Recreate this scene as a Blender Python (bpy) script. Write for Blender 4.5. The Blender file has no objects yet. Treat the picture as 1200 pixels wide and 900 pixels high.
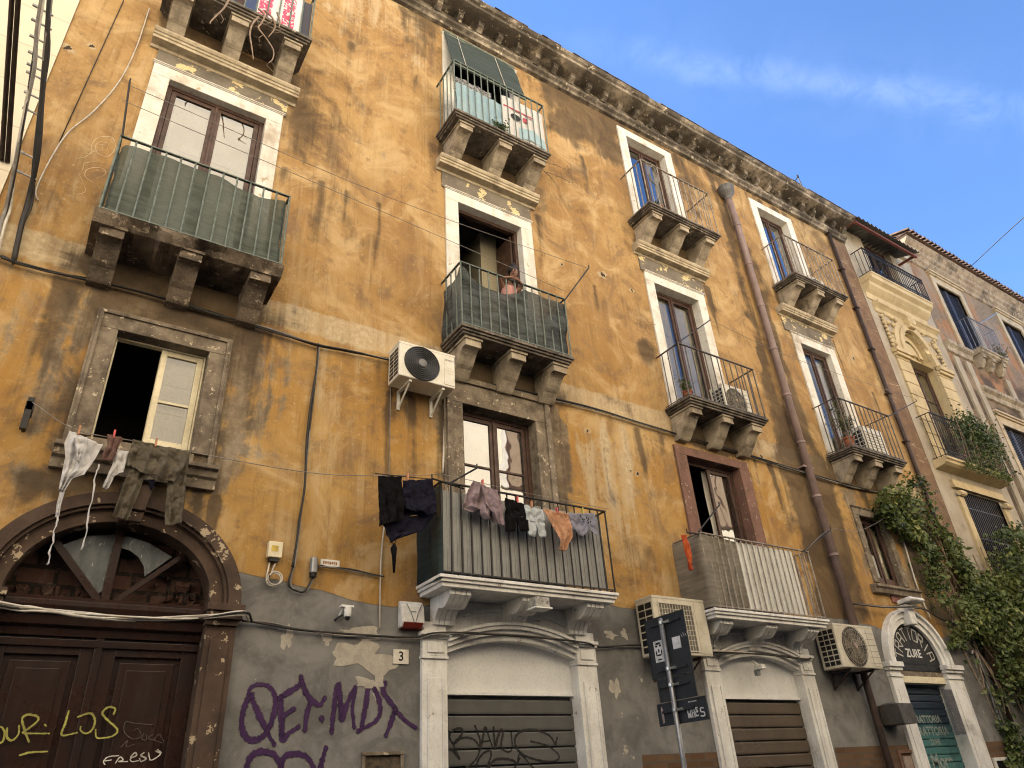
import bpy, bmesh, math, random
import numpy as np
from mathutils import Vector, Matrix
random.seed(7); np.random.seed(7)
S = bpy.context.scene
COL = S.collection
R = math.radians
PI = math.pi

# ------------------------------------------------------------------ mesh helpers
ORG = {}
def vn(x,z,s,seed):
    rs=_VT.setdefault(seed,np.random.RandomState(seed).rand(256,256)); T=rs
    X=x*s+100;Z=z*s+100; i=np.floor(X).astype(int);j=np.floor(Z).astype(int); fx=X-i;fz=Z-j; fx=fx*fx*(3-2*fx);fz=fz*fz*(3-2*fz)
    g=lambda a,b:T[a%256,b%256]
    return (g(i,j)*(1-fx)+g(i+1,j)*fx)*(1-fz)+(g(i,j+1)*(1-fx)+g(i+1,j+1)*fx)*fz
_VT={}
class MB:
    """collects shapes given in world coordinates and links them as one mesh object"""
    def __init__(s): s.v=[]; s.f=[]; s.m=[]
    def add(s, vs, fs, m=0):
        b=len(s.v); s.v+= [tuple(p) for p in vs]
        for f in fs: s.f.append([b+i for i in f]); s.m.append(m)
        return s
    def box(s,x0,x1,y0,y1,z0,z1,m=0):
        vs=[(x,y,z) for x in (x0,x1) for y in (y0,y1) for z in (z0,z1)]
        return s.add(vs,[(0,1,3,2),(4,6,7,5),(0,4,5,1),(2,3,7,6),(0,2,6,4),(1,5,7,3)],m)
    def prism(s,poly,x0,x1,m=0):            # poly of (y,z) extruded along x
        n=len(poly); vs=[(x0,a,b) for a,b in poly]+[(x1,a,b) for a,b in poly]
        fs=[tuple(range(n)),tuple(range(2*n-1,n-1,-1))]+[(i,i+n,(i+1)%n+n,(i+1)%n) for i in range(n)]
        return s.add(vs,fs,m)
    def slab(s,poly,y0,y1,m=0):             # poly of (x,z) extruded along y
        n=len(poly); vs=[(a,y0,b) for a,b in poly]+[(a,y1,b) for a,b in poly]
        fs=[tuple(range(n)),tuple(range(2*n-1,n-1,-1))]+[(i,i+n,(i+1)%n+n,(i+1)%n) for i in range(n)]
        return s.add(vs,fs,m)
    def quad(s,a,b,c,d,m=0): return s.add([a,b,c,d],[(0,1,2,3)],m)
    def tube(s,pts,r,n=6,m=0,cap=True):
        pts=[Vector(p) for p in pts]; rs=r if isinstance(r,(list,tuple)) else [r]*len(pts)
        vs=[]; up=None
        for i,p in enumerate(pts):
            t=(pts[min(i+1,len(pts)-1)]-pts[max(i-1,0)])
            if t.length<1e-9: t=Vector((0,0,1))
            t.normalize()
            if up is None: up=t.orthogonal().normalized()
            else:
                up=up-t*up.dot(t)
                up=t.orthogonal().normalized() if up.length<1e-6 else up.normalized()
            w=t.cross(up)
            for k in range(n):
                a=2*PI*k/n; vs.append(p+(up*math.cos(a)+w*math.sin(a))*rs[i])
        fs=[]
        for i in range(len(pts)-1):
            for k in range(n):
                a=i*n+k; b=i*n+(k+1)%n; fs.append((a,b,b+n,a+n))
        if cap: fs+= [tuple(range(n-1,-1,-1)), tuple(range((len(pts)-1)*n,len(pts)*n))]
        return s.add(vs,fs,m)
    def lathe(s,c,axis,prof,n=20,m=0):      # prof of (r,h) along axis from centre c
        ax=Vector(axis).normalized(); u=ax.orthogonal().normalized(); w=ax.cross(u); c=Vector(c)
        vs=[c+ax*h+(u*math.cos(2*PI*k/n)+w*math.sin(2*PI*k/n))*r for r,h in prof for k in range(n)]
        fs=[(i*n+k,i*n+(k+1)%n,(i+1)*n+(k+1)%n,(i+1)*n+k) for i in range(len(prof)-1) for k in range(n)]
        fs+= [tuple(range(n-1,-1,-1)), tuple(range((len(prof)-1)*n,len(prof)*n))]
        return s.add(vs,fs,m)
    def ring(s,cx,cz,ai,bi,ao,bo,y0,y1,n=36,a0=0,a1=PI,m=0):   # half-ellipse band
        vs=[]
        for k in range(n+1):
            t=a0+(a1-a0)*k/n; c,q=math.cos(t),math.sin(t)
            vs+=[(cx+ai*c,y0,cz+bi*q),(cx+ao*c,y0,cz+bo*q),(cx+ao*c,y1,cz+bo*q),(cx+ai*c,y1,cz+bi*q)]
        fs=[(0,1,2,3),(4*n,4*n+3,4*n+2,4*n+1)]
        for k in range(n):
            b=4*k
            for j in range(4): fs.append((b+j,b+4+j,b+4+(j+1)%4,b+(j+1)%4))
        return s.add(vs,fs,m)
    def band(s,lo,hi,y0,y1,m=0):            # strip between two (x,z) polylines with thickness in y
        n=len(lo); vs=[]
        for (a,b) in zip(lo,hi): vs+=[(a[0],y0,a[1]),(b[0],y0,b[1]),(b[0],y1,b[1]),(a[0],y1,a[1])]
        fs=[(0,1,2,3),(4*n-4,4*n-1,4*n-2,4*n-3)]
        for k in range(n-1):
            q=4*k
            for j in range(4): fs.append((q+j,q+4+j,q+4+(j+1)%4,q+(j+1)%4))
        return s.add(vs,fs,m)
    def build(s,name,mats,parent=None,bevel=0,smooth=False,solid=0,recalc=True,label=None):
        if not isinstance(mats,(list,tuple)): mats=[mats]
        o0=ORG.get(parent,Vector((0,0,0))) if parent else Vector((0,0,0))
        base=Vector((0,0,0))
        if parent is None:                  # own origin at the bottom centre
            a=np.array(s.v,dtype=float); lo,hi=a.min(0),a.max(0)
            base=Vector(((lo[0]+hi[0])/2,(lo[1]+hi[1])/2,lo[2]))
        me=bpy.data.meshes.new(name)
        off=o0+base
        me.from_pydata([(p[0]-off.x,p[1]-off.y,p[2]-off.z) for p in s.v],[],s.f)
        for mt in mats: me.materials.append(mt)
        me.polygons.foreach_set('material_index',s.m)
        if recalc:
            bm=bmesh.new(); bm.from_mesh(me); bmesh.ops.recalc_face_normals(bm,faces=bm.faces); bm.to_mesh(me); bm.free()
        if smooth: me.polygons.foreach_set('use_smooth',[True]*len(me.polygons))
        if getattr(s,'edge',None):
            ev=np.zeros((len(s.v),4),np.float32); ev[:,3]=1
            for k_,v_ in s.edge.items(): ev[k_,:3]=v_
            at=me.color_attributes.new('edge','FLOAT_COLOR','POINT'); at.data.foreach_set('color',ev.ravel())
        me.update()
        o=bpy.data.objects.new(name,me); COL.objects.link(o)
        if parent: o.parent=parent; ORG[o]=o0.copy()
        else: o.location=base; ORG[o]=base
        if solid:
            md=o.modifiers.new('thick','SOLIDIFY'); md.thickness=solid; md.offset=0
        if bevel:
            md=o.modifiers.new('soft','BEVEL'); md.width=bevel; md.segments=2; md.limit_method='ANGLE'; md.angle_limit=R(35)
        if label: o['label']=label
        return o

def tag(o,label,cat,group=None,kind=None):
    if label: o['label']=label
    if cat: o['category']=cat
    if group: o['group']=group
    if kind: o['kind']=kind
    return o
def thing(name,label,cat,loc,group=None):
    o=bpy.data.objects.new(name,None); COL.objects.link(o); o.location=loc; o.empty_display_size=.2
    ORG[o]=Vector(loc); return tag(o,label,cat,group)
def partempty(name,parent,label=None):
    o=bpy.data.objects.new(name,None); COL.objects.link(o); o.parent=parent; ORG[o]=ORG[parent].copy()
    if label: o['label']=label
    return o
def structure(name,mb,mats,**k):
    o=mb.build(name,mats,None,**k); o['kind']='structure'; return o

def catmull(pts,k=6):
    pts=[np.array(p,float) for p in pts]
    if len(pts)<3: return [tuple(p) for p in pts]
    P=[2*pts[0]-pts[1]]+pts+[2*pts[-1]-pts[-2]]; out=[]
    for i in range(1,len(P)-2):
        for j in range(k):
            t=j/k; a,b,c,d=P[i-1],P[i],P[i+1],P[i+2]
            out.append(tuple(.5*((2*b)+(-a+c)*t+(2*a-5*b+4*c-d)*t*t+(-a+3*b-3*c+d)*t**3)))
    out.append(tuple(pts[-1])); return out
_lift=[0]
def stroke(mb,pts,w,y,taper=.25,m=0,yf=None):
    """a painted brush line lying on the plane y (facing the street)"""
    p=[np.array(q) for q in catmull(pts,7)]
    n=len(p); L=[];Rr=[]; _lift[0]=(_lift[0]+1)%7; base=_lift[0]*.00035
    for i in range(n):
        t=p[min(i+1,n-1)]-p[max(i-1,0)]; l=np.linalg.norm(t); t=t/l if l>1e-9 else np.array([0,1.])
        nn=np.array([-t[1],t[0]]); s=i/(n-1)
        ww=w*(1-taper+taper*math.sin(PI*min(1,.15+s)))*.5*(1+.12*math.sin(i*1.7))
        ww*=1.45; L.append(p[i]+nn*ww); Rr.append(p[i]-nn*ww)
    b=[]; 
    for i,(a,c) in enumerate(zip(L,Rr)):
        yy=y-base-i*1.3e-5
        b+=[(a[0],yy,a[1]),(p[i][0],yy,p[i][1]),(c[0],yy,c[1])]
    fs=[(3*i+k,3*i+k+1,3*i+4+k,3*i+3+k) for i in range(n-1) for k in (0,1)]
    if not hasattr(mb,'edge'): mb.edge={}
    v0=len(mb.v)
    for i in range(n): mb.edge[v0+3*i+1]=1.0
    mb.add(b,fs,m)
    for e in (p[0],p[-1]):
        k=10; c=[(e[0]+w*.62*math.cos(2*PI*j/k),y-base-.0022-(.0002 if e is p[0] else 0),e[1]+w*.62*math.sin(2*PI*j/k)) for j in range(k)]
        mb.edge[len(mb.v)+k]=1.0; mb.add(c+[(e[0],c[0][1],e[1])],[(j,(j+1)%k,k) for j in range(k)],m)
def text(name,body,size,loc,mat,parent,rot=(PI/2,0,0),shear=0,bold=0):
    cu=bpy.data.curves.new(name,'FONT'); cu.body=body; cu.size=size; cu.align_x='CENTER'; cu.align_y='CENTER'; cu.extrude=.0008; cu.shear=shear; cu.offset=bold
    tmp=bpy.data.objects.new('tmp_text',cu); COL.objects.link(tmp)
    me=bpy.data.meshes.new_from_object(tmp.evaluated_get(bpy.context.evaluated_depsgraph_get()))
    bpy.data.objects.remove(tmp); bpy.data.curves.remove(cu)
    me.name=name; me.materials.clear(); me.materials.append(mat)
    o=bpy.data.objects.new(name,me); COL.objects.link(o)
    if parent: o.parent=parent; o.location=Vector(loc)-ORG[parent]
    else: o.location=loc
    o.rotation_euler=rot; return o
def resample(p,n):
    p=np.array(p,float); d=np.r_[0,np.cumsum(np.linalg.norm(np.diff(p,axis=0),axis=1))]; t=np.linspace(0,d[-1],n)
    return np.c_[np.interp(t,d,p[:,0]),np.interp(t,d,p[:,1])]
def cloth(L,Rt,Y,nu=16,nv=22,amp=.02,folds=3,seed=0,topflat=True,bulge=.0,hem=0,mb=None,crease=None):
    if crease is None: crease=0 if not topflat else .016
    """a hanging garment piece between a left and a right outline (x,z), wrinkled in depth"""
    rnd=random.Random(seed); ph=[rnd.random()*6.28 for _ in range(8)]
    if crease: nu=int(nu*1.8); nv=int(nv*1.8)
    A=resample(L,nv);B=resample(Rt,nv); vs=[]
    for j in range(nv):
        v=j/(nv-1)
        for i in range(nu):
            u=i/(nu-1); q=A[j]*(1-u)+B[j]*u
            g=(.25+.75*v) if topflat else 1
            y=amp*g*(math.sin(folds*PI*2*u+ph[0]+1.2*v)+.5*math.sin(folds*4.1*PI*u+ph[1]-2*v)+.45*math.sin(5*v+ph[2]+3*u)+.4*math.sin(11*v+ph[3]+5*u)+.3*math.sin(17*u+13*v+ph[4]))
            if crease:
                X_,Z_=np.array([q[0]*1.0]),np.array([q[1]*.8]); a1=vn(X_+.35*Z_,Z_-.3*X_,11,seed+3)[0]; a2=vn(X_-.5*Z_,Z_+.3*X_,26,seed+8)[0]; a3=vn(X_+.2*Z_,Z_*.6,52,seed+5)[0]
                y+=crease*(1.3*(1-abs(2*a1-1))**2+.7*(1-abs(2*a2-1))**2+.3*a3-.9)
            y-=bulge*math.sin(PI*u)*math.sin(PI*min(1,v*1.05))
            dz=hem*v*(math.sin(folds*5*u+ph[5])+.5*math.sin(11*u+ph[6])); dx=.5*hem*math.sin(7*v+ph[7])*(u-.5)
            vs.append((q[0]+dx,Y+y,q[1]+dz))
    fs=[(j*nu+i,j*nu+i+1,(j+1)*nu+i+1,(j+1)*nu+i) for j in range(nv-1) for i in range(nu-1)]
    mb=mb or MB(); mb.add(vs,fs); return mb

# ------------------------------------------------------------------ materials
class M:
    def __init__(s,name):
        s.mat=bpy.data.materials.new(name); s.mat.use_nodes=True; s.t=s.mat.node_tree; s.n=s.t.nodes; s.n.clear()
        s.out=s.n.new('ShaderNodeOutputMaterial'); s._p=None
    def lk(s,a,b): s.t.links.new(a,b)
    def setin(s,sock,v):
        if isinstance(v,bpy.types.NodeSocket): s.lk(v,sock)
        elif isinstance(v,(tuple,list)) and len(v)==3 and sock.type=='RGBA': sock.default_value=(*v,1)
        else: sock.default_value=v
    def pos(s):
        if s._p is None: s._p=s.n.new('ShaderNodeNewGeometry').outputs['Position']
        return s._p
    def vmul(s,v,k):
        n=s.n.new('ShaderNodeVectorMath'); n.operation='MULTIPLY'; s.setin(n.inputs[0],v); n.inputs[1].default_value=k; return n.outputs[0]
    def noise(s,sc=(1,1,1),detail=5,rough=.6,off=0,dist=0):
        if not isinstance(sc,tuple): sc=(sc,sc,sc)
        v=s.vmul(s.pos(),sc)
        if off:
            a=s.n.new('ShaderNodeVectorMath'); a.operation='ADD'; s.lk(v,a.inputs[0]); a.inputs[1].default_value=(off,off*1.7,off*.6); v=a.outputs[0]
        n=s.n.new('ShaderNodeTexNoise'); n.inputs['Scale'].default_value=1; n.inputs['Detail'].default_value=detail; n.inputs['Roughness'].default_value=rough; n.inputs['Distortion'].default_value=dist
        s.lk(v,n.inputs['Vector']); return n.outputs[0]
    def op(s,o,a,b=0,c=0,clamp=False):
        n=s.n.new('ShaderNodeMath'); n.operation=o; n.use_clamp=clamp
        for i,x in enumerate((a,b,c)):
            if i<len(n.inputs): s.setin(n.inputs[i],x)
        return n.outputs[0]
    def sm(s,v,a,b,lo=0,hi=1,lin=False):
        n=s.n.new('ShaderNodeMapRange'); n.interpolation_type='LINEAR' if lin else 'SMOOTHSTEP'
        s.setin(n.inputs[0],v); n.inputs[1].default_value=a; n.inputs[2].default_value=b; n.inputs[3].default_value=lo; n.inputs[4].default_value=hi; return n.outputs[0]
    def mix(s,f,a,b):
        n=s.n.new('ShaderNodeMix'); n.data_type='RGBA'; s.setin(n.inputs[0],f); s.setin(n.inputs[6],a); s.setin(n.inputs[7],b); return n.outputs[2]
    def attr(s,name):
        n=s.n.new('ShaderNodeAttribute'); n.attribute_name=name
        q=s.n.new('ShaderNodeSeparateColor'); s.lk(n.outputs['Color'],q.inputs[0]); return q.outputs[0],q.outputs[1],q.outputs[2],n.outputs['Alpha']
    def sep(s):
        q=s.n.new('ShaderNodeSeparateXYZ'); s.lk(s.pos(),q.inputs[0]); return q.outputs
    def brick(s,c1,c2,mortar,w,h,ms=.012,off=.5,rotz=False):
        x,y,z=s.sep(); c=s.n.new('ShaderNodeCombineXYZ'); s.lk(x,c.inputs[0]); s.lk(z,c.inputs[1])
        b=s.n.new('ShaderNodeTexBrick'); s.lk(c.outputs[0],b.inputs['Vector']); b.offset=off
        for k,v in (('Color1',c1),('Color2',c2),('Mortar',mortar)): s.setin(b.inputs[k],v)
        b.inputs['Scale'].default_value=1; b.inputs['Mortar Size'].default_value=ms; b.inputs['Brick Width'].default_value=w; b.inputs['Row Height'].default_value=h
        return b.outputs['Color'],b.outputs['Fac']
    def bump(s,h,strength=.3,dist=.01):
        b=s.n.new('ShaderNodeBump'); b.inputs['Strength'].default_value=strength; b.inputs['Distance'].default_value=dist; s.lk(h,b.inputs['Height']); return b.outputs[0]
    def bsdf(s,col,rough=.85,normal=None,metal=0,spec=.3,alpha=1,trans=0,finish=True):
        p=s.n.new('ShaderNodeBsdfPrincipled'); s.setin(p.inputs['Base Color'],col); s.setin(p.inputs['Roughness'],rough); p.inputs['Metallic'].default_value=metal
        p.inputs['Specular IOR Level'].default_value=spec; s.setin(p.inputs['Alpha'],alpha)
        if normal is not None: s.lk(normal,p.inputs['Normal'])
        if finish: s.lk(p.outputs[0],s.out.inputs[0])
        return p.outputs[0]

def spray(name,col,col2,soft=.5,sc=60):
    m=M(name); e=m.attr('edge')[0]; n=m.noise(sc,3,.7); n2=m.noise(7,4,.6,3); c=m.mix(m.sm(n2,.35,.65),col,col2)
    a=m.sm(m.op('ADD',m.op('ADD',e,m.op('MULTIPLY',m.op('SUBTRACT',n,.5),.9)),m.op('MULTIPLY',m.op('SUBTRACT',n2,.5),.55)),.30-.12*soft,.34+.3*soft)
    m.bsdf(c,.7,alpha=a); return m.mat
def gen(name,col,col2=None,rough=.8,sc=5,bump=.25,bd=.008,dirt=.0,dirtcol=(.05,.04,.03),chip=0,chipcol=(.5,.42,.3),metal=0,spec=.3,streak=.0,fine=40):
    m=M(name); col2=col2 or tuple(c*.62 for c in col)
    n1=m.noise(sc,6,.65); n2=m.noise(fine,3,.6,3.1)
    c=m.mix(m.sm(n1,.36,.66),col,col2)
    c=m.mix(m.sm(n2,.45,.75,0,.35),c,tuple(x*.55 for x in col))
    if streak:
        st=m.noise((sc*2.2,sc*2.2,sc*.22),5,.6,7.7); c=m.mix(m.sm(st,.5,.72,0,streak),c,dirtcol)
    if dirt:
        d=m.noise(sc*.55,7,.7,11.3); c=m.mix(m.sm(d,.62-.25*dirt,.80-.25*dirt,0,min(1,.35+dirt*.6)),c,dirtcol)
    if chip:
        k=m.noise(sc*2.3,4,.7,5.5); c=m.mix(m.sm(k,.66-.12*chip,.68-.12*chip,0,.95),c,chipcol)
    h=m.op('ADD',m.op('MULTIPLY',n1,.7),m.op('MULTIPLY',n2,.5))
    m.bsdf(c,m.sm(n1,.3,.7,max(.05,rough-.1),min(1,rough+.08)),m.bump(h,bump,bd) if bump else None,metal,spec); return m.mat
CLOUD=9.0
SH={
'purple':[[(1.85,2.546),(1.809,2.472),(1.789,2.354),(1.809,2.251),(1.865,2.186),(1.922,2.179),(1.989,2.21),(2.043,2.301),(2.068,2.434),(2.054,2.542),(1.995,2.61),(1.898,2.628),(1.83,2.593),(1.819,2.512)],[(1.845,2.526),(1.925,2.393),(2.004,2.262),(2.089,2.144)],[(2.116,2.515),(2.129,2.38),(2.15,2.247),(2.162,2.175),(2.218,2.233),(2.295,2.279)],[(2.1,2.522),(2.171,2.564),(2.271,2.629),(2.28,2.7)],[(2.146,2.367),(2.236,2.428)],[(2.281,2.692),(2.328,2.587),(2.406,2.497),(2.478,2.463),(2.521,2.52)],[(2.392,2.476),(2.362,2.38),(2.357,2.252)],[(2.502,2.355),(2.511,2.339)],[(2.609,2.236),(2.616,2.408),(2.641,2.643),(2.673,2.521),(2.701,2.331),(2.741,2.465),(2.823,2.624),(2.799,2.451),(2.825,2.275)],[(2.899,2.26),(2.931,2.451),(2.964,2.656),(3.054,2.54),(3.084,2.409),(3.029,2.316),(2.867,2.24)],[(3.128,2.667),(3.113,2.585),(3.212,2.468),(3.319,2.351),(3.461,2.262)],[(3.239,2.424),(3.199,2.308),(3.15,2.201)],[(1.854,1.889),(1.872,1.966),(1.908,2.059),(2.003,2.088),(2.105,2.054),(2.165,1.957),(2.181,1.876)],[(2.181,1.876),(2.175,1.956),(2.193,2.039),(2.278,2.063),(2.383,2.041),(2.465,1.947),(2.488,1.851)],[(2.517,1.863),(2.526,1.945),(2.542,2.03),(2.564,2.102)]],
'tag':[[(4.013,1.985),(3.951,2.104),(3.903,2.185),(3.94,2.241),(4.021,2.264),(4.057,2.246),(4.026,2.183),(3.952,2.121),(4.011,2.16),(4.099,2.176),(4.187,2.157),(4.245,2.099),(4.25,2.041),(4.194,1.963),(4.09,1.899)],[(4.208,2.286),(4.235,2.227),(4.262,2.156),(4.251,2.064)],[(4.266,2.064),(4.301,2.179),(4.332,2.273),(4.37,2.19),(4.404,2.101)],[(4.284,2.133),(4.383,2.143)],[(4.436,2.272),(4.438,2.165),(4.448,2.065),(4.477,2.165),(4.529,2.247),(4.55,2.211),(4.519,2.093),(4.562,2.045),(4.632,2.038),(4.66,2.09),(4.653,2.216)],[(5.234,2.092),(5.259,2.159)],[(5.226,2.098),(5.159,2.179),(5.013,2.23),(4.848,2.238),(4.748,2.209),(4.695,2.137),(4.735,2.042),(4.827,1.986),(4.985,1.946),(5.148,1.924),(5.251,1.945),(5.257,1.993),(5.163,2.062),(5.05,2.101),(4.904,2.128)],[(3.872,2.072),(3.936,2.06),(3.992,2.002),(4.013,1.985)],[(4.204,1.851),(4.223,1.951),(4.301,2.028),(4.378,2.05),(4.391,2.003),(4.357,1.936),(4.33,1.846)],[(4.338,1.868),(4.418,1.957),(4.542,1.97),(4.665,1.95),(4.71,1.925),(4.756,2.006),(4.913,1.872)],[(4.745,1.971),(4.675,1.88)]],
'yellow':[[(0.05,2.186),(0.066,2.196),(0.08,2.216),(0.077,2.267),(0.043,2.308),(0.024,2.288)],[(0.084,2.298),(0.099,2.236),(0.138,2.215),(0.167,2.255),(0.158,2.313)],[(0.247,2.203),(0.205,2.276),(0.166,2.36),(0.193,2.391),(0.255,2.381),(0.272,2.349),(0.225,2.296),(0.193,2.265),(0.283,2.259),(0.368,2.258)],[(0.327,2.319),(0.335,2.312)],[(0.466,2.418),(0.463,2.337),(0.457,2.246),(0.557,2.261)],[(0.538,2.375),(0.622,2.402),(0.666,2.347),(0.658,2.281),(0.621,2.255),(0.58,2.277),(0.574,2.304)],[(0.791,2.396),(0.794,2.436),(0.743,2.447),(0.708,2.402),(0.763,2.346),(0.841,2.28),(0.817,2.236),(0.745,2.221),(0.701,2.227),(0.684,2.281)],[(0.211,2.112),(0.274,2.13),(0.382,2.133)]],
'greytag':[[(1.104,2.316),(0.965,2.329),(0.896,2.34),(0.889,2.29),(0.914,2.246),(0.976,2.212),(1.028,2.233),(0.995,2.289),(0.964,2.273)],[(1.046,2.255),(1.037,2.211),(1.072,2.205),(1.065,2.244)],[(1.117,2.243),(1.086,2.221),(1.124,2.204),(1.163,2.243),(1.208,2.18),(1.124,2.204)],[(0.893,2.153),(0.933,2.202),(0.931,2.158),(0.989,2.173)]],
'fresh':[[(0.804,2.033),(0.789,2.055),(0.815,2.086),(0.888,2.094)],[(0.799,2.059),(0.841,2.064)],[(0.877,2.041),(0.901,2.083),(0.927,2.061),(0.897,2.051),(0.962,2.049)],[(0.978,2.081),(1.005,2.113),(1.02,2.091),(0.98,2.07),(0.995,2.048),(1.039,2.053)],[(1.072,2.111),(1.054,2.09),(1.097,2.067),(1.062,2.047),(1.047,2.069)],[(1.106,2.11),(1.127,2.055)],[(1.161,2.12),(1.199,2.097),(1.139,2.055),(1.11,2.089)],[(1.171,2.131),(1.203,2.108)]],
'shirtL':[(-0.042,4.625),(-0.056,4.497),(-0.021,4.381),(-0.014,4.244),(-0.004,4.078)],
'shirtR':[(0.234,4.548),(0.204,4.407),(0.15,4.236),(0.073,4.192),(0.039,4.065)],
'twistL':[(0.008,4.066),(0.011,3.949),(0.025,3.846)],
'twistR':[(0.043,4.069),(0.041,3.953),(0.051,3.85)],
'strap1':[(0.037,3.852),(0.048,3.699),(0.053,3.561),(0.06,3.448)],
'strap2':[(0.236,4.36),(0.243,4.17),(0.262,3.856),(0.273,3.594)],
'brownL':[(0.245,4.642),(0.271,4.546),(0.244,4.46),(0.25,4.395)],
'brownR':[(0.381,4.634),(0.353,4.545),(0.352,4.472),(0.333,4.4)],
'sleeveL':[(0.333,4.532),(0.345,4.399),(0.326,4.271),(0.309,4.156)],
'sleeveR':[(0.449,4.532),(0.442,4.319),(0.382,4.281),(0.356,4.151)],
'trL':[(0.456,4.641),(0.446,4.491),(0.455,4.366)],
'trR':[(0.964,4.622),(0.927,4.472),(0.869,4.286)],
'legaL':[(0.483,4.389),(0.462,4.173),(0.432,3.916)],
'legaR':[(0.622,4.36),(0.606,4.197),(0.556,3.894)],
'legbL':[(0.815,4.323),(0.832,4.11),(0.858,3.885)],
'legbR':[(0.96,4.573),(0.975,4.241),(0.993,3.924)],
'pegsA':[(0.027,4.637),(0.3,4.654),(0.65,4.644)],
'navyrag':[(0.656,4.303),(0.708,4.313),(0.71,4.214),(0.68,4.209)],
'mauveL':[(3.836,4.699),(3.747,4.52),(3.697,4.384)],
'mauveB':[(3.697,4.384),(3.8,4.357),(3.915,4.306),(4.057,4.288),(4.123,4.187),(4.185,4.217)],
'mauveR':[(4.136,4.617),(4.175,4.457),(4.185,4.217)],
'shortsL':[(4.256,4.558),(4.248,4.359),(4.242,4.161)],
'shortsR':[(4.506,4.519),(4.544,4.358),(4.561,4.207)],
'whiteL':[(4.506,4.512),(4.527,4.312),(4.538,4.146)],
'whiteR':[(4.764,4.491),(4.776,4.346),(4.8,4.155)],
'peachL':[(4.765,4.498),(4.83,4.365),(4.933,4.212),(4.937,4.016)],
'peachR':[(5.147,4.49),(5.152,4.353),(5.154,4.196),(5.022,4.021)],
'greyL':[(5.163,4.504),(5.155,4.376),(5.168,4.26)],
'greyR':[(5.564,4.567),(5.56,4.432),(5.564,4.323)],
'pegsB':[(3.956,4.675),(4.414,4.55),(4.61,4.524),(4.971,4.499),(5.361,4.556)],
'blackL':[(2.729,4.574),(2.76,4.31),(2.776,4.045)],
'blackR':[(2.999,4.615),(3.019,4.351),(3.037,4.152)],
'navyL':[(3.003,4.574),(3.018,4.409),(3.043,4.26)],
'navyR':[(3.364,4.649),(3.392,4.44),(3.403,4.24)],
'hoodL':[(2.796,4.134),(2.857,4.03),(2.919,3.9)],
'hoodR':[(3.425,4.282),(3.275,4.079),(2.983,3.949)],
'umb':[(2.924,3.927),(2.933,3.873),(2.934,3.805),(2.939,3.593)],
'pegC':[(3.061,4.611)],
'ivy':[(12.955,5.853),(13.398,6.408),(14.558,6.867),(15.026,6.343),(15.228,5.913),(16.158,5.578),(17.132,5.694),(19.458,6.599),(22.952,7.329),(18.385,1.415),(14.52,1.291),(14.738,2.195),(14.57,2.817),(14.341,3.387),(13.872,3.882),(13.736,4.328),(13.809,5.131),(13.458,5.503)],
'head':[(4.666,8.093),(4.691,8.041)],
'arms':[(4.447,7.905),(4.792,7.948)],
'lines':[(-0.387,8.727),(-0.291,7.956),(6.099,8.669),(5.567,7.866),(3.795,7.883)],
'netBtop':[(3.906,7.936),(4.073,7.751),(4.341,7.692),(4.625,7.754),(4.851,7.884),(5.217,7.837),(5.447,7.843)],
'cab1':[(-0.987,6.374),(-0.842,6.348),(-0.56,6.355),(-0.269,6.381),(0.078,6.392),(0.528,6.389),(0.963,6.383),(1.236,6.372),(1.616,6.346),(2.135,6.332),(2.587,6.36),(3.203,6.393),(4.057,6.39),(5.001,6.442),(5.434,6.444),(6.366,6.477),(7.732,6.427),(9.084,6.408),(11.059,6.34),(12.578,6.32),(13.73,6.37)],
'cabdown':[(2.161,6.351),(2.155,6.032),(2.142,5.579),(2.128,5.049),(2.134,4.557),(2.131,4.184),(2.111,3.914),(2.106,3.698)],
'cab3':[(1.671,3.163),(1.96,3.15),(2.206,3.118),(2.631,3.094),(2.989,3.097),(3.365,3.125),(3.562,3.153),(4.185,3.177),(4.863,3.186),(5.601,3.185),(6.403,3.154),(6.69,3.156)],
'doorcab':[(-0.175,3.13),(0.057,3.113),(0.421,3.097),(0.804,3.094),(1.207,3.127),(1.664,3.156)],
'loop':[(2.106,3.698),(2.088,3.53),(2.178,3.463),(2.259,3.503),(2.318,3.635),(2.345,3.732),(2.459,3.744),(2.687,3.732),(2.97,3.707),(3.066,3.716)],
'tratcab':[(11.197,3.652),(11.309,3.97),(11.467,4.051),(12.11,4.028),(13.14,4.014),(13.934,3.948),(14.727,3.813),(14.789,3.482),(14.954,2.898),(14.928,1.925)],
'whitewire':[(3.071,4.368),(3.041,4.028),(3.034,3.662),(3.042,3.162)],
'leftcab':[(-1.424,10.217),(-1.216,8.938),(-1.122,8.289),(-1.048,7.677),(-0.957,7.295),(-0.894,7.089),(-0.861,6.706),(-0.877,6.481),(-0.855,6.331)],
'leftcab2':[(-1.475,10.173),(-1.318,9.166),(-1.213,8.508),(-1.141,7.879),(-1.088,7.347),(-1.075,6.944),(-1.106,6.706)],
'wirecurve':[(-0.459,10.806),(-0.463,10.001),(-0.521,9.306),(-0.664,8.683),(-0.821,8.235),(-0.885,7.8),(-0.911,7.408),(-0.898,7.257),(-0.86,7.192)],
'wirestraight':[(-0.751,10.75),(-0.867,8.073)],
'acpipe':[(3.828,6.029),(3.822,5.639),(3.79,5.005)],
'thinwire':[(3.092,6.064),(3.103,4.832),(3.075,4.372)],
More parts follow.
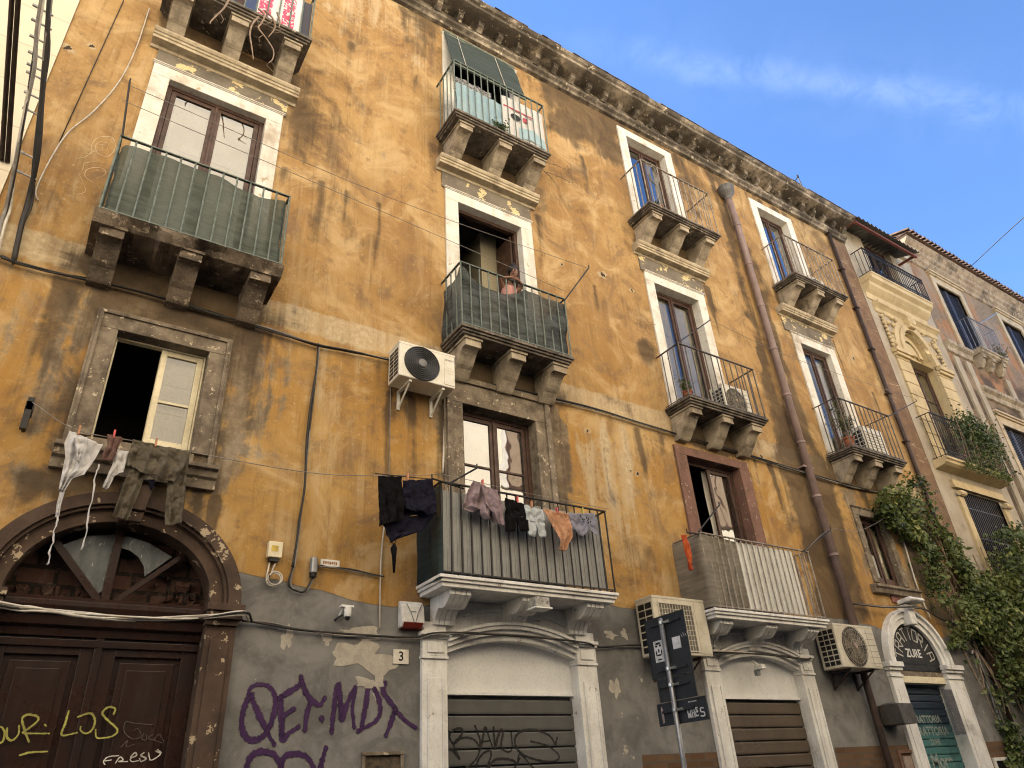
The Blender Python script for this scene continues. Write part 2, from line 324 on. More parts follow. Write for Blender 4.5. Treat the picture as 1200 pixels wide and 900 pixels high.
'twigs':[[(0.384,10.859),(0.349,10.644),(0.249,10.311),(0.24,10.233)],[(0.757,10.978),(0.845,10.897),(0.823,10.692),(0.802,10.583),(0.917,10.452),(1.024,10.298),(1.041,10.133),(1.0,10.0)],[(0.777,10.804),(0.721,10.612),(0.715,10.389),(0.765,10.159),(0.813,9.935)],[(0.833,11.002),(0.958,10.912),(1.0,10.737),(0.936,10.485)],[(0.998,11.079),(1.049,10.927),(1.051,10.795)]],
'weed':[[(5.88,11.328),(6.168,11.377),(6.362,11.394),(6.515,11.675)],[(5.852,11.059),(6.136,11.103),(6.383,11.105),(6.442,11.114)],[(5.818,11.083),(5.989,10.964),(6.102,10.815)]],
'sheet':[(7.299,4.517),(8.219,4.584),(8.168,3.643),(7.102,3.597)],
}
# ------------------------------------------------------------------ palette
WHITE_STONE=gen('white_stone',(.73,.70,.63),(.62,.57,.48),.75,3,.25,.005,dirt=.42,dirtcol=(.26,.19,.12),streak=.30,chip=.16,chipcol=(.40,.31,.2))
SLAB_STONE=gen('dark_slab_stone',(.17,.14,.11),(.065,.054,.043),.9,5,.7,.016,dirt=.6,dirtcol=(.035,.029,.023),streak=.4,chip=.3,chipcol=(.36,.30,.22))  # whole slab toned darker than its brackets
BAL_STONE=gen('balcony_stone',(.44,.37,.27),(.27,.22,.16),.9,4,.6,.014,dirt=.5,dirtcol=(.055,.044,.034),streak=.45,chip=.12)
DARK_STONE=gen('sooty_stone',(.20,.155,.11),(.085,.065,.047),.9,3.5,.9,.025,dirt=.6,dirtcol=(.03,.024,.018),chip=.55,chipcol=(.36,.29,.21))
GREY_STONE=gen('weathered_stone',(.24,.195,.14),(.13,.10,.072),.9,6,.5,.01,dirt=.5,chip=.35,streak=.3)
CORNICE=gen('cornice_stone',(.40,.33,.245),(.17,.14,.105),.9,3.2,.9,.025,dirt=.95,dirtcol=(.06,.048,.035),chip=.25,streak=.4)
HOOD=gen('hood_stone',(.50,.42,.29),(.34,.27,.18),.9,5,.5,.01,dirt=.45,dirtcol=(.08,.065,.05),streak=.3)
FRIEZE=gen('peeling_frieze',(.20,.17,.13),(.13,.11,.085),.9,1.7,.4,.008,dirt=.2,chip=.82,chipcol=(.62,.50,.27),streak=.2)
WHITE_PAINT=gen('old_white_paint',(.78,.765,.72),(.64,.615,.57),.55,3,.2,.005,dirt=.36,dirtcol=(.18,.155,.13),streak=.32,chip=.1,chipcol=(.3,.27,.23))
LUNETTE=gen('glossy_white_panel',(.82,.815,.79),(.76,.75,.72),.28,2,.05,.002,dirt=.12,dirtcol=(.3,.27,.24),streak=.12,spec=.6)
CREAM_PAINT=gen('cream_paint',(.74,.66,.46),(.62,.54,.36),.5,5,.1,.003,dirt=.15,dirtcol=(.3,.24,.15))
BROWN_FRAME=gen('brown_frame',(.085,.045,.032),(.05,.028,.02),.5,9,.1,.002)
BROWN_STONE=gen('brown_surround',(.20,.105,.075),(.15,.085,.06),.85,5,.2,.004,dirt=.3,chip=.25,chipcol=(.4,.33,.26))
DOOR_WOOD=gen('door_wood',(.032,.0155,.011),(.019,.010,.0075),.33,4,.3,.004,streak=.3,dirtcol=(.05,.034,.026),fine=30)
PORTAL=gen('portal_brown',(.085,.052,.034),(.048,.030,.021),.75,2.6,.35,.006,dirt=.3,chip=.5,chipcol=(.42,.33,.22))
IRON_GREEN=gen('green_iron',(.16,.19,.16),(.10,.12,.10),.5,12,.1,.001)
IRON_BLACK=gen('black_iron',(.016,.015,.015),(.026,.021,.019),.5,14,.1,.001)
IRON_GREY=gen('grey_iron',(.12,.108,.095),(.07,.058,.048),.5,14,.1,.001)
IRON_RUST=gen('pale_rusty_iron',(.34,.30,.25),(.18,.14,.11),.6,12,.15,.001)
STEEL=gen('galvanised_steel',(.30,.30,.30),(.22,.22,.22),.4,9,.05,.001,metal=.6)
SHUTTER=gen('shutter_metal',(.115,.112,.105),(.09,.088,.082),.45,2.2,.1,.002,dirt=.25,dirtcol=(.07,.06,.05),streak=.35)
SHUTTER2=gen('brown_shutter_metal',(.105,.078,.055),(.08,.06,.043),.5,2.2,.1,.002,dirt=.25,dirtcol=(.05,.04,.03),streak=.3)
PANEL_GREY=gen('grey_panel',(.30,.30,.285),(.24,.24,.23),.55,3,.03,.001,streak=.12,dirtcol=(.13,.12,.10))
PANEL_WHITE=gen('white_panel',(.68,.67,.63),(.58,.57,.52),.55,3,.04,.001,streak=.2,dirtcol=(.25,.22,.18))
AC_WHITE=gen('ac_casing',(.70,.66,.56),(.62,.58,.48),.45,4,.03,.001,dirt=.12,dirtcol=(.3,.26,.2))
AC_OLD=gen('old_ac_casing',(.58,.53,.42),(.48,.43,.33),.5,4,.04,.001,dirt=.3,dirtcol=(.22,.18,.13))
PLASTIC_DARK=gen('dark_plastic',(.014,.014,.015),None,.4,8,0)
GREY_PLASTIC=gen('grey_plastic',(.17,.16,.16),None,.4,8,0)
CABLE_BLACK=gen('black_cable',(.022,.02,.018),(.04,.034,.028),.6,9,0)
CABLE_WHITE=gen('white_cable',(.60,.56,.48),(.42,.37,.30),.6,9,0)
CABLE_GREY=gen('grey_cable',(.26,.24,.21),(.16,.14,.12),.6,9,0)
PIPE=gen('mauve_downpipe',(.27,.195,.175),(.21,.15,.135),.5,4,.1,.002,dirt=.15)
PIPE_DARK=gen('dark_downpipe',(.06,.038,.028),(.035,.024,.02),.6,6,.2,.002)
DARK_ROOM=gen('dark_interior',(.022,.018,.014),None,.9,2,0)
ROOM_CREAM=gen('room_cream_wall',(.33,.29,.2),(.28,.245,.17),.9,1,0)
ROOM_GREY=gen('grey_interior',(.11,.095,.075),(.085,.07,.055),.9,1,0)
CURTAIN=gen('cream_curtain',(.70,.62,.44),(.60,.52,.36),.9,(7,7,.5),.3,.02)
CURTAIN_WHITE=gen('white_curtain',(.72,.68,.58),(.60,.56,.48),.9,(9,9,.4),.3,.02)
INNER_SHUTTER=gen('inner_shutter',(.64,.55,.38),(.55,.47,.32),.6,(2,2,1),.1,.003)
TILE=gen('roof_tile',(.15,.085,.055),(.06,.045,.038),.9,5,.4,.01,dirt=.5)
SHEET_METAL=gen('grey_corrugated',(.15,.145,.14),(.09,.085,.08),.55,3,.1,.003,dirt=.4)
RUST_PAINT=gen('red_oxide_steel',(.17,.05,.035),(.11,.04,.03),.6,6,.1,.002)
ASPHALT=gen('asphalt',(.055,.053,.05),(.04,.038,.037),.9,2,.5,.01,fine=60)
PAVING=gen('lava_paving',(.075,.07,.066),(.05,.047,.045),.8,2,.4,.01,fine=50)
TERRACOTTA=gen('terracotta',(.30,.11,.055),(.22,.08,.04),.8,8,.1,.002)
SKIN=gen('skin',(.25,.13,.085),(.21,.11,.072),.55,9,0); HAIR=gen('dark_hair',(.014,.010,.008),None,.5,30,.3,.004)
PINK_TOP=gen('pink_top',(.52,.27,.24),(.44,.22,.2),.9,9,.2,.004)
SIGN_BACK=gen('dark_sign_metal',(.030,.034,.040),(.024,.027,.031),.45,5,.05,.001)
PAPER=gen('white_sticker',(.72,.71,.68),None,.6,8,0)
INK=gen('black_ink',(.012,.012,.013),None,.6,8,0)
PURPLE=spray('purple_spray',(.030,.008,.046),(.048,.016,.068),.55)
YELLOW_SPRAY=spray('yellow_spray',(.40,.38,.09),(.24,.22,.06),.6)
WHITE_SPRAY=spray('white_spray',(.62,.58,.52),(.4,.36,.32),.4,90)
FAINT_SPRAY=spray('faint_spray',(.12,.095,.085),(.08,.06,.05),.4,90)
SHUT_SPRAY=spray('black_spray',(.010,.009,.009),(.022,.02,.018),.7)
WOODBRANCH=gen('dry_branch',(.30,.22,.16),(.20,.14,.10),.9,14,.3,.004)

def glass_mat(name,tint=(.9,.92,.9),ior=1.9,rough=.012,wav=.06):
    m=M(name)
    g=m.n.new('ShaderNodeBsdfGlossy'); g.inputs['Roughness'].default_value=rough; g.inputs['Color'].default_value=(1,1,1,1)
    t=m.n.new('ShaderNodeBsdfTransparent'); t.inputs['Color'].default_value=(*tint,1)
    b=m.bump(m.noise(2.2,2,.5),wav,.02); m.lk(b,g.inputs['Normal'])
    f=m.n.new('ShaderNodeFresnel'); f.inputs['IOR'].default_value=ior
    x=m.n.new('ShaderNodeMixShader'); m.lk(f.outputs[0],x.inputs[0]); m.lk(t.outputs[0],x.inputs[1]); m.lk(g.outputs[0],x.inputs[2]); m.lk(x.outputs[0],m.out.inputs[0])
    return m.mat
GLASS=glass_mat('window_glass',ior=3.0,wav=.14)
GLASS_SOFT=glass_mat('soft_glass',(.8,.78,.72),ior=2.3,wav=.18)
GLASS_DULL=glass_mat('dull_glass',ior=1.5,wav=.12)
GLASS_LOW=glass_mat('plain_glass',ior=1.9,wav=.12)
GLASS_TOP=glass_mat('upper_window_glass',(.55,.6,.65),5.0)
def dusty_glass():
    m=M('dusty_glass'); n=m.noise((9,9,3),5,.7); k=m.noise((40,40,9),3,.7,4)
    c=m.mix(m.sm(n,.35,.65),(.075,.085,.085),(.13,.14,.14)); c=m.mix(m.sm(k,.63,.68,0,.7),c,(.5,.49,.46))
    m.bsdf(c,.25,None,spec=.6); return m.mat
DUSTY=dusty_glass()

def net_mat(name,c1,c2,alpha=.93,wv=170):
    m=M(name); n=m.noise((3,3,14),5,.65); n2=m.noise(2.2,3,.6,8)
    x,y,z=m.sep(); w=m.op('SINE',m.op('MULTIPLY',z,wv)); 
    c=m.mix(m.sm(n,.32,.7),c1,c2); c=m.mix(m.sm(w,-1,1,0,.22,True),c,tuple(a*.5 for a in c1)); c=m.mix(m.sm(n2,.5,.75,0,.35),c,tuple(a*.45 for a in c1))
    a=m.sm(n,.3,.6,alpha-.1,alpha)
    p=m.bsdf(c,.7,m.bump(n,.3,.01),alpha=a,finish=False)
    tr=m.n.new('ShaderNodeBsdfTranslucent'); m.lk(c,tr.inputs['Color'])
    mx=m.n.new('ShaderNodeMixShader'); mx.inputs[0].default_value=.2; m.lk(p,mx.inputs[1]); m.lk(tr.outputs[0],mx.inputs[2]); m.lk(mx.outputs[0],m.out.inputs[0]); return m.mat
NET_GREEN=net_mat('green_shade_net',(.060,.078,.060),(.115,.130,.105))
NET_DARK=net_mat('dark_green_net',(.030,.037,.035),(.105,.118,.112))
SHEET_GREEN=net_mat('green_black_sheet',(.016,.028,.026),(.03,.045,.045),.99)
GAUZE=net_mat('beige_gauze',(.20,.175,.135),(.27,.235,.18),.97,90)

def fabric(name,c1,c2=None,sc=18,rough=.95):
    c2=c2 or tuple(a*.8 for a in c1); m=M(name); n=m.noise(sc,4,.6); w=m.noise(240,1,.5)
    c=m.mix(m.sm(n,.35,.65),c1,c2)
    p=m.bsdf(c,rough,m.bump(m.op('ADD',n,m.op('MULTIPLY',w,.4)),.35,.006),spec=.1,finish=False)
    tr=m.n.new('ShaderNodeBsdfTranslucent'); m.lk(c,tr.inputs['Color'])
    mx=m.n.new('ShaderNodeMixShader'); mx.inputs[0].default_value=.3; m.lk(p,mx.inputs[1]); m.lk(tr.outputs[0],mx.inputs[2]); m.lk(mx.outputs[0],m.out.inputs[0]); return m.mat

# ------------------------------------------------------------------ the big ochre wall material
def stucco_main():
    m=M('ochre_stucco')
    dark,grey,pale,dado=m.attr('stain')
    big=m.noise(.55,5,.6); mid=m.noise(2.1,7,.68,2.3,.6); fine=m.noise(16,6,.7,4.1); grit=m.noise(70,3,.6,1.1)
    st=m.noise((5.5,5.5,.42),6,.66,6.2,.3); st2=m.noise((17,17,.8),5,.7,9.7)
    zz=m.sep()[2]; up_=m.sm(m.op('ADD',zz,m.op('MULTIPLY',m.op('SUBTRACT',big,.5),4)),5.6,8.2)
    c=m.mix(up_,m.mix(m.sm(big,.36,.64),(.345,.185,.050),(.41,.25,.085)),m.mix(m.sm(big,.36,.64),(.31,.18,.070),(.40,.255,.108)))
    c=m.mix(m.sm(mid,.44,.66,0,.75),c,(.22,.125,.055)); cl=m.noise(1.25,7,.66,17.7,.9); c=m.mix(m.sm(cl,.49,.66,0,.7),c,(.52,.37,.19)); c=m.mix(m.sm(cl,.48,.34,0,.8),c,(.20,.125,.07)); c=m.mix(m.sm(m.noise(3.4,6,.72,27),.56,.70,0,.6),c,(.17,.11,.065))
    c=m.mix(m.sm(m.op('ADD',m.op('MULTIPLY',st,.6),m.op('MULTIPLY',mid,.4)),.50,.66,0,.55),c,(.48,.34,.17))
    c=m.mix(m.sm(st2,.52,.74,0,.55),c,(.21,.12,.050))
    c=m.mix(m.sm(fine,.56,.72,0,.5),c,(.60,.45,.24))
    # pale lime wash
    k=m.op('ADD',m.op('ADD',pale,m.op('MULTIPLY',m.op('SUBTRACT',fine,.5),.9)),m.op('MULTIPLY',m.op('SUBTRACT',st,.5),1.1))
    c=m.mix(m.sm(k,.38,.72,0,.85),c,m.mix(m.sm(fine,.4,.6),(.54,.44,.29),(.42,.32,.19)))
    # grey render laid bare
    k=m.op('ADD',m.op('ADD',m.op('MULTIPLY',grey,.8),m.op('MULTIPLY',m.op('SUBTRACT',mid,.5),1.7)),m.op('MULTIPLY',m.op('SUBTRACT',st,.5),1.7))
    gcol=m.mix(m.sm(fine,.38,.66),(.175,.135,.09),(.265,.215,.15)); gcol=m.mix(m.sm(m.noise((9,9,.5),5,.7,33),.48,.66,0,.8),gcol,(.10,.078,.055)); gcol=m.mix(m.sm(cl,.52,.66,0,.6),gcol,(.33,.29,.23))
    c=m.mix(m.sm(k,.36,.70,0,.9),c,gcol)
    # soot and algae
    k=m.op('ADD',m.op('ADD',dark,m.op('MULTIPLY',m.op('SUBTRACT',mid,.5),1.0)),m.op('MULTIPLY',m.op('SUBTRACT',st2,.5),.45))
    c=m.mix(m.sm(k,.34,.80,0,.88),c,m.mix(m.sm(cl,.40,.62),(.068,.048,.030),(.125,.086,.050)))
    # cement dado
    k=m.op('ADD',dado,m.op('MULTIPLY',m.op('SUBTRACT',mid,.5),.25))
    dm=m.sm(k,.44,.52)
    dc=m.mix(m.sm(mid,.36,.66),(.225,.218,.205),(.128,.123,.115)); dc=m.mix(m.sm(big,.45,.7,0,.5),dc,(.095,.09,.08)); dc=m.mix(m.sm(fine,.55,.74,0,.4),dc,(.32,.30,.26))
    vor=m.noise(3.1,5,.62,15.3); dc=m.mix(m.sm(vor,.66,.675,0,.8),dc,(.46,.41,.33))
    dc=m.mix(m.sm(k,.50,.60,.55,0),dc,(.12,.105,.088))
    c=m.mix(dm,c,dc)
    # brick skirting
    _,_,z=m.sep(); bc,bf=m.brick((.105,.058,.032),(.15,.09,.05),(.10,.08,.06),.26,.085)
    sk=m.attr('zone')[0]
    c=m.mix(m.sm(sk,.45,.55),c,bc)
    pier=m.attr('zone')[1]; pc=m.mix(m.sm(mid,.38,.62),(.215,.135,.082),(.15,.095,.062)); pc=m.mix(m.sm(m.noise((2,2,9),5,.7,21,1.5),.60,.66,0,.8),pc,(.45,.36,.25))
    c=m.mix(m.sm(pier,.45,.55),c,pc)
    c=m.mix(m.sm(grit,.62,.74,0,.3),c,(.16,.10,.05))
    h=m.op('ADD',m.op('ADD',m.op('MULTIPLY',mid,.8),m.op('MULTIPLY',fine,.35)),m.op('MULTIPLY',grit,.12))
    h=m.op('ADD',h,m.op('MULTIPLY',dm,-.3))
    m.bsdf(c,.92,m.bump(h,.55,.02),spec=.15); return m.mat
STUCCO=stucco_main()

# ------------------------------------------------------------------ building shells
def fbm(x,z,s,seed,o=4): return sum(vn(x,z,s*2**k,seed+k)*.5**(k+1) for k in range(o))/(1-.5**o)

def wall_sheet(name,x0,x1,z0,z1,holes,mat,parent,cell=.06,y=0,masks=(),field=None,arch=()):
    """a plastered wall face with its openings left out; holes (x0,x1,z0,z1), arch (cx,cz,a,b) half ellipses"""
    xs=set(np.arange(x0,x1,cell).round(4))|{x1}; zs=set(np.arange(z0,z1,cell).round(4))|{z1}
    for a,b,c,d in holes: xs|={a,b}; zs|={c,d}
    def clean(v,keep):
        v=sorted(v); o=[v[0]]
        for q in v[1:]:
            if q-o[-1]<cell*.3:
                if q in keep: o[-1]=q if o[-1] not in keep else o[-1]; 
                if q in keep and o[-1]!=q: o.append(q)
                continue
            o.append(q)
        return np.array(o)
    kx={x0,x1}|{q for h in holes for q in h[:2]}; kz={z0,z1}|{q for h in holes for q in h[2:]}
    xs=clean(xs,kx); zs=clean(zs,kz)
    cx=(xs[1:]+xs[:-1])/2; cz=(zs[1:]+zs[:-1])/2
    CX,CZ=np.meshgrid(cx,cz,indexing='ij'); keep=np.ones_like(CX,bool)
    for a,b,c,d in holes: keep&=~((CX>a)&(CX<b)&(CZ>c)&(CZ<d))
    for ax,az,ra,rb in arch: keep&=~((((CX-ax)/ra)**2+((CZ-az)/rb)**2<1)&(CZ>=az-.001))
    nz=len(zs); I,J=np.nonzero(keep); 
    X,Z=np.meshgrid(xs,zs,indexing='ij'); V=np.stack([X.ravel(),np.full(X.size,y),Z.ravel()],1)
    F=np.stack([I*nz+J,(I+1)*nz+J,(I+1)*nz+J+1,I*nz+J+1],1)
    used=np.unique(F); rm=np.full(len(V),-1); rm[used]=np.arange(len(used)); V=V[used]; F=rm[F]
    o0=ORG[parent]; me=bpy.data.meshes.new(name)
    W=V.copy(); W[:,0]-=o0.x; W[:,1]-=o0.y; W[:,2]-=o0.z
    me.from_pydata(W.tolist(),[],F.tolist()); me.materials.append(mat)
    if field:
        for an,arr in field(V[:,0],V[:,2]).items():
            at=me.color_attributes.new(an,'FLOAT_COLOR','POINT'); at.data.foreach_set('color',arr.astype(np.float32).ravel())
    o=bpy.data.objects.new(name,me); COL.objects.link(o); o.parent=parent; ORG[o]=o0.copy(); return o

cols=dict(A=.585,B=4.70,C=8.80,D=12.92)
FL_MID,FL_TOP,FL_LOW=6.87,10.87,3.64
holes=[(-.02,1.18,FL_MID,9.67),(.0,1.17,FL_TOP,13.46),(.13,1.0,4.72,5.90),
       (4.12,5.28,FL_MID,9.58),(4.12,5.28,FL_TOP,13.46),(4.08,5.22,FL_LOW,6.03),
       (8.20,9.33,FL_MID,9.56),(8.25,9.36,FL_TOP,13.48),(8.13,9.35,FL_LOW,6.10),
       (12.38,13.40,FL_MID,9.54),(12.35,13.45,FL_TOP,13.41),(12.51,13.28,4.50,5.75),
       (-.21,1.38,0,3.28),(3.78,5.54,0,2.98),(7.90,9.66,0,2.98),(12.22,13.62,0,3.15)]
arches=[(.585,3.28,.92,.78),(4.66,2.98,.89,.2),(8.78,2.98,.89,.2),(12.92,3.15,.8,.75)]

def main_field(x,z):
    n=fbm(x,z,1.1,3); n2=fbm(x,z,3.3,9); 
    def box(x0,x1,z0,z1,sx=.25,sz=.25):
        xx=x+(n2-.5)*.7*sx*2; zz=z+(n-.5)*1.2*sz*2
        f=lambda v,a,b,s:np.clip((v-a)/s+.5,0,1)*np.clip((b-v)/s+.5,0,1)
        return f(xx,x0,x1,sx)*f(zz,z0,z1,sz)
    def bl(cx,cz,rx,rz,p=1.0): return np.clip(1.35-np.sqrt(((x-cx)/rx)**2+((z-cz)/rz)**2),0,1)*p
    dark=np.full_like(x,.14); grey=np.zeros_like(x); pale=np.zeros_like(x)+.12
    # along the big downpipe
    wob=(n-.5)*.6+(n2-.5)*.25; wl=.20+.22*np.clip((8-z)/4,0,1)
    dark+=.70*(.55+.9*n2)*np.exp(-((x-10.95+wob*.6)/wl)**2*1.1)*np.clip((13.6-z)/1.5,0,1)
    dark+=.62*(.5+n2)*np.exp(-((x-11.58+wob)/.22)**2)*np.clip((13.2-z)/1.5,0,1)*(.6+.8*n)
    dark+=.35*np.exp(-((x-10.7+wob)/.5)**2)*np.clip((8.5-z)/3,0,1)
    # brown staining under the cornice
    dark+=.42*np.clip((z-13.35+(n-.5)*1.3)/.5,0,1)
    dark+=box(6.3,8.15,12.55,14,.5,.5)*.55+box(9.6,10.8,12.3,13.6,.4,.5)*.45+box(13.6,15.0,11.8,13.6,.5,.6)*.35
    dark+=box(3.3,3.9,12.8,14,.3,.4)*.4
    # string course: pale lime band with soot at its underside and on it
    bnd=np.clip((z-6.44)/.05,0,1)*np.clip((6.86-z)/.06,0,1)
    pale+=bnd*.55; dark+=bnd*(.38*n2+.55*np.clip(n-.5,0,1)*2)*.8; grey+=bnd*.12
    # darker and greyer bands below the balconies
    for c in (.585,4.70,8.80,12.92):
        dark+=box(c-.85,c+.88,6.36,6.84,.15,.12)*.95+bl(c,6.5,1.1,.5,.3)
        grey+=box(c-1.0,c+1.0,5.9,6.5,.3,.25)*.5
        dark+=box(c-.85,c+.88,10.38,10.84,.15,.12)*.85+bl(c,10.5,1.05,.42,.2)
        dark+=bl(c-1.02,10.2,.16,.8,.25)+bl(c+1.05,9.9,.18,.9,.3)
    # bare grey render by the lowest windows
    grey+=box(-.35,1.55,4.05,6.5,.5,.35)*.85; dark+=box(-.25,1.45,4.0,6.5,.4,.3)*.34*(.4+n2)
    grey+=box(-1.2,-.6,4.9,6.3,.6,.5)*.25+box(1.35,2.0,4.6,6.5,.3,.5)*.4
    grey+=box(3.72,4.1,4.2,6.5,.15,.3)*.9+box(5.2,5.78,4.0,6.5,.2,.3)*1.0; dark+=box(5.45,5.8,4.6,6.4,.15,.3)*.45
    pale+=box(5.9,6.9,4.6,6.2,.5,.5)*.42; grey+=box(6.2,7.5,4.9,6.3,.6,.4)*.3; dark+=box(6.3,7.6,5.7,6.4,.5,.3)*.3
    pale+=box(2.2,3.0,4.3,6.2,.4,.6)*.25
    dark+=box(2.6,3.6,4.8,6.3,.4,.5)*.22
    grey+=box(13.3,15.3,3.4,6.5,.4,.4)*.8; dark+=box(13.5,15.3,3.6,6.4,.4,.4)*.25; grey+=box(12.2,12.5,4.2,6.2,.15,.3)*.7
    dark+=box(11.3,12.0,3.6,6.4,.3,.4)*.35
    dark+=box(6.0,7.2,3.9,4.8,.4,.3)*.3
    # drips starting below sills, hoods, brackets and the cornice
    rd=np.random.RandomState(21)
    tops=[(6.42,BX0,15.2,46),(13.82,BX0,15.2,40),(10.1,-.4,1.6,7),(10.1,3.7,5.7,7),(10.1,7.8,9.8,7),(10.1,11.9,13.9,7),(4.35,-.2,1.3,8),(6.0,3.0,3.8,4),(9.0,BX0,15,14),(12.2,BX0,15,12)]
    for zt,xa,xb,nn in tops:
        for q in range(nn):
            cx_=rd.uniform(xa,xb); w_=rd.uniform(.025,.09); ln=rd.uniform(.4,2.4); s_=rd.uniform(.25,.75)
            xc=cx_+.03*np.sin(z*3+q); d_=np.clip((zt-z)/.05,0,1)*np.clip(1-(zt-z)/ln,0,1)
            g_=s_*d_*np.exp(-((x-xc)/w_)**2)
            if rd.rand()<.62: dark+=g_
            else: pale+=g_*.8
    # broad grime
    dark+=.5*np.clip(fbm(x,z,.45,55,5)-.50,0,1)*2.2
    dark+=box(-1.2,-.3,6.9,9.6,.5,.6)*.16+box(1.5,2.4,8,11,.4,.6)*.14
    # upper fields
    pale+=box(1.6,3.6,12.3,14,.8,.7)*.4+box(-1.1,.0,8.8,11,.5,.6)*.22+box(-1.1,0,6.9,7.6,.5,.25)*.3
    pale+=box(2.9,3.7,8.6,10.2,.4,.4)*.15
    grey+=bl(-.02,10.0,.35,.35,.6)+bl(1.55,9.6,.2,.7,.4)
    dark+=box(5.5,6.2,6.9,9,.3,.6)*.1+bl(7.7,7.9,.25,.25,.6)
    grey+=np.clip(n-.68,0,1)*1.2
    # cement dado below, its upper edge wavering
    edge=3.52+.10*np.sin(x*1.3)+(n-.5)*.25+np.where(x>10,.12,0)-np.where(x<3.3,.0,0)
    dado=np.clip((edge-z)/.12+.5,0,1)
    dado=np.maximum(dado,0)
    zone_b=np.where((z<1.94)&(((x>10.02)&(x<14.9))|((x>6.35)&(x<7.75))),1.,0.)
    pier=np.clip((x-15.30)/.06+.5,0,1)*np.clip((z-2.5)/.5,0,1)
    dark=np.where(pier>.5,.15,dark); 
    k=1-dado*.6
    st=np.stack([np.clip(dark*k,0,1.2),np.clip(grey,0,1.2),np.clip(pale,0,1.2),dado],1)
    zn=np.stack([zone_b,pier,np.zeros_like(x),np.ones_like(x)],1)
    return {'stain':st,'zone':zn}

BX0,BX1,BTOP=-1.17,16.05,14.20
house=thing('apartment_building','long ochre apartment house with peeling plaster, four storeys of balconies and grey ground floor','building',(7.4,0,0))
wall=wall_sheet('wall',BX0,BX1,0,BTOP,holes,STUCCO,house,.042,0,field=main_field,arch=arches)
def shell(parent,x0,x1,h,depth,mat,roofmat,y0=.6,party=False):
    b=MB(); b.box(x0,x1,depth-.3,depth,0,h); b.box(x0,x0+.02,.004,depth-.31,0,h-.01); b.box(x1-.02,x1,.004,depth-.31,0,h-.01); b.build('rear_wall',mat,parent)
    b=MB(); b.box(x0,x1,.0,depth,h+.003,h+.12); b.build('roof',roofmat,parent)
shell(house,BX0,BX1,BTOP,9,gen('rear_plaster',(.4,.25,.1)),TILE)

# ------------------------------------------------------------------ cornice
def cornice():
    p=[(-.002,13.84),(-.07,13.85),(-.09,13.90),(-.14,13.93),(-.15,13.985),(-.09,14.0),(-.08,14.19),(-.30,14.20),(-.40,14.215),(-.45,14.23),(-.46,14.29),(-.50,14.31),(-.53,14.36),(-.53,14.385),(.0,14.44)]
    b=MB(); 
    xs=np.linspace(BX0,16.02,130); vs=[];n=len(p)
    for i,x in enumerate(xs):
        for (y,z) in p: 
            w=.008*(vn(np.array([x]),np.array([z*3]),3,5)[0]-.5)*2
            vs.append((x,y+w if y<-.05 else y,z+w*.8))
    fs=[(i*n+k,i*n+k+1,(i+1)*n+k+1,(i+1)*n+k) for i in range(len(xs)-1) for k in range(n-1)]
    fs+= [tuple(range(n)),tuple(range((len(xs)-1)*n+n-1,(len(xs)-1)*n-1,-1))]
    b.add(vs,fs); c=b.build('cornice',CORNICE,house,recalc=True)
    mb=MB(); mb.prism([(-.081,14.04),(-.15,14.03),(-.19,14.06),(-.25,14.09),(-.255,14.19),(-.081,14.19)],-.052,.052); mb.box(-.065,.065,-.265,-.081,14.17,14.198)
    x=-1.0; first=None; 
    while x<15.9:
        if first is None:
            me=bpy.data.meshes.new('modillion'); me.from_pydata(mb.v,[],mb.f); me.materials.append(CORNICE)
            bm=bmesh.new(); bm.from_mesh(me); bmesh.ops.recalc_face_normals(bm,faces=bm.faces); bm.to_mesh(me); bm.free()
            first=me
        o=bpy.data.objects.new('modillion',first); COL.objects.link(o); o.parent=c; ORG[o]=ORG[house]
        o.location=Vector((x,0,0))-ORG[house]; x+=.432
        if random.random()<.08: o.scale=(1,.8,1)
    # low course of tiles on the top edge
    t=MB(); x=BX0
    while x<15.95:
        z=14.388+random.uniform(-.004,.006); w=.15+random.uniform(-.02,.03)
        if random.random()<.93: t.prism([(-.545+random.uniform(-.012,.015),z),(-.54,z+.018),(.3,z+.12),(.3,z+.09)],x,x+w-.006)
        x+=w
    t.build('eaves_tiles',TILE,house)
cornice()

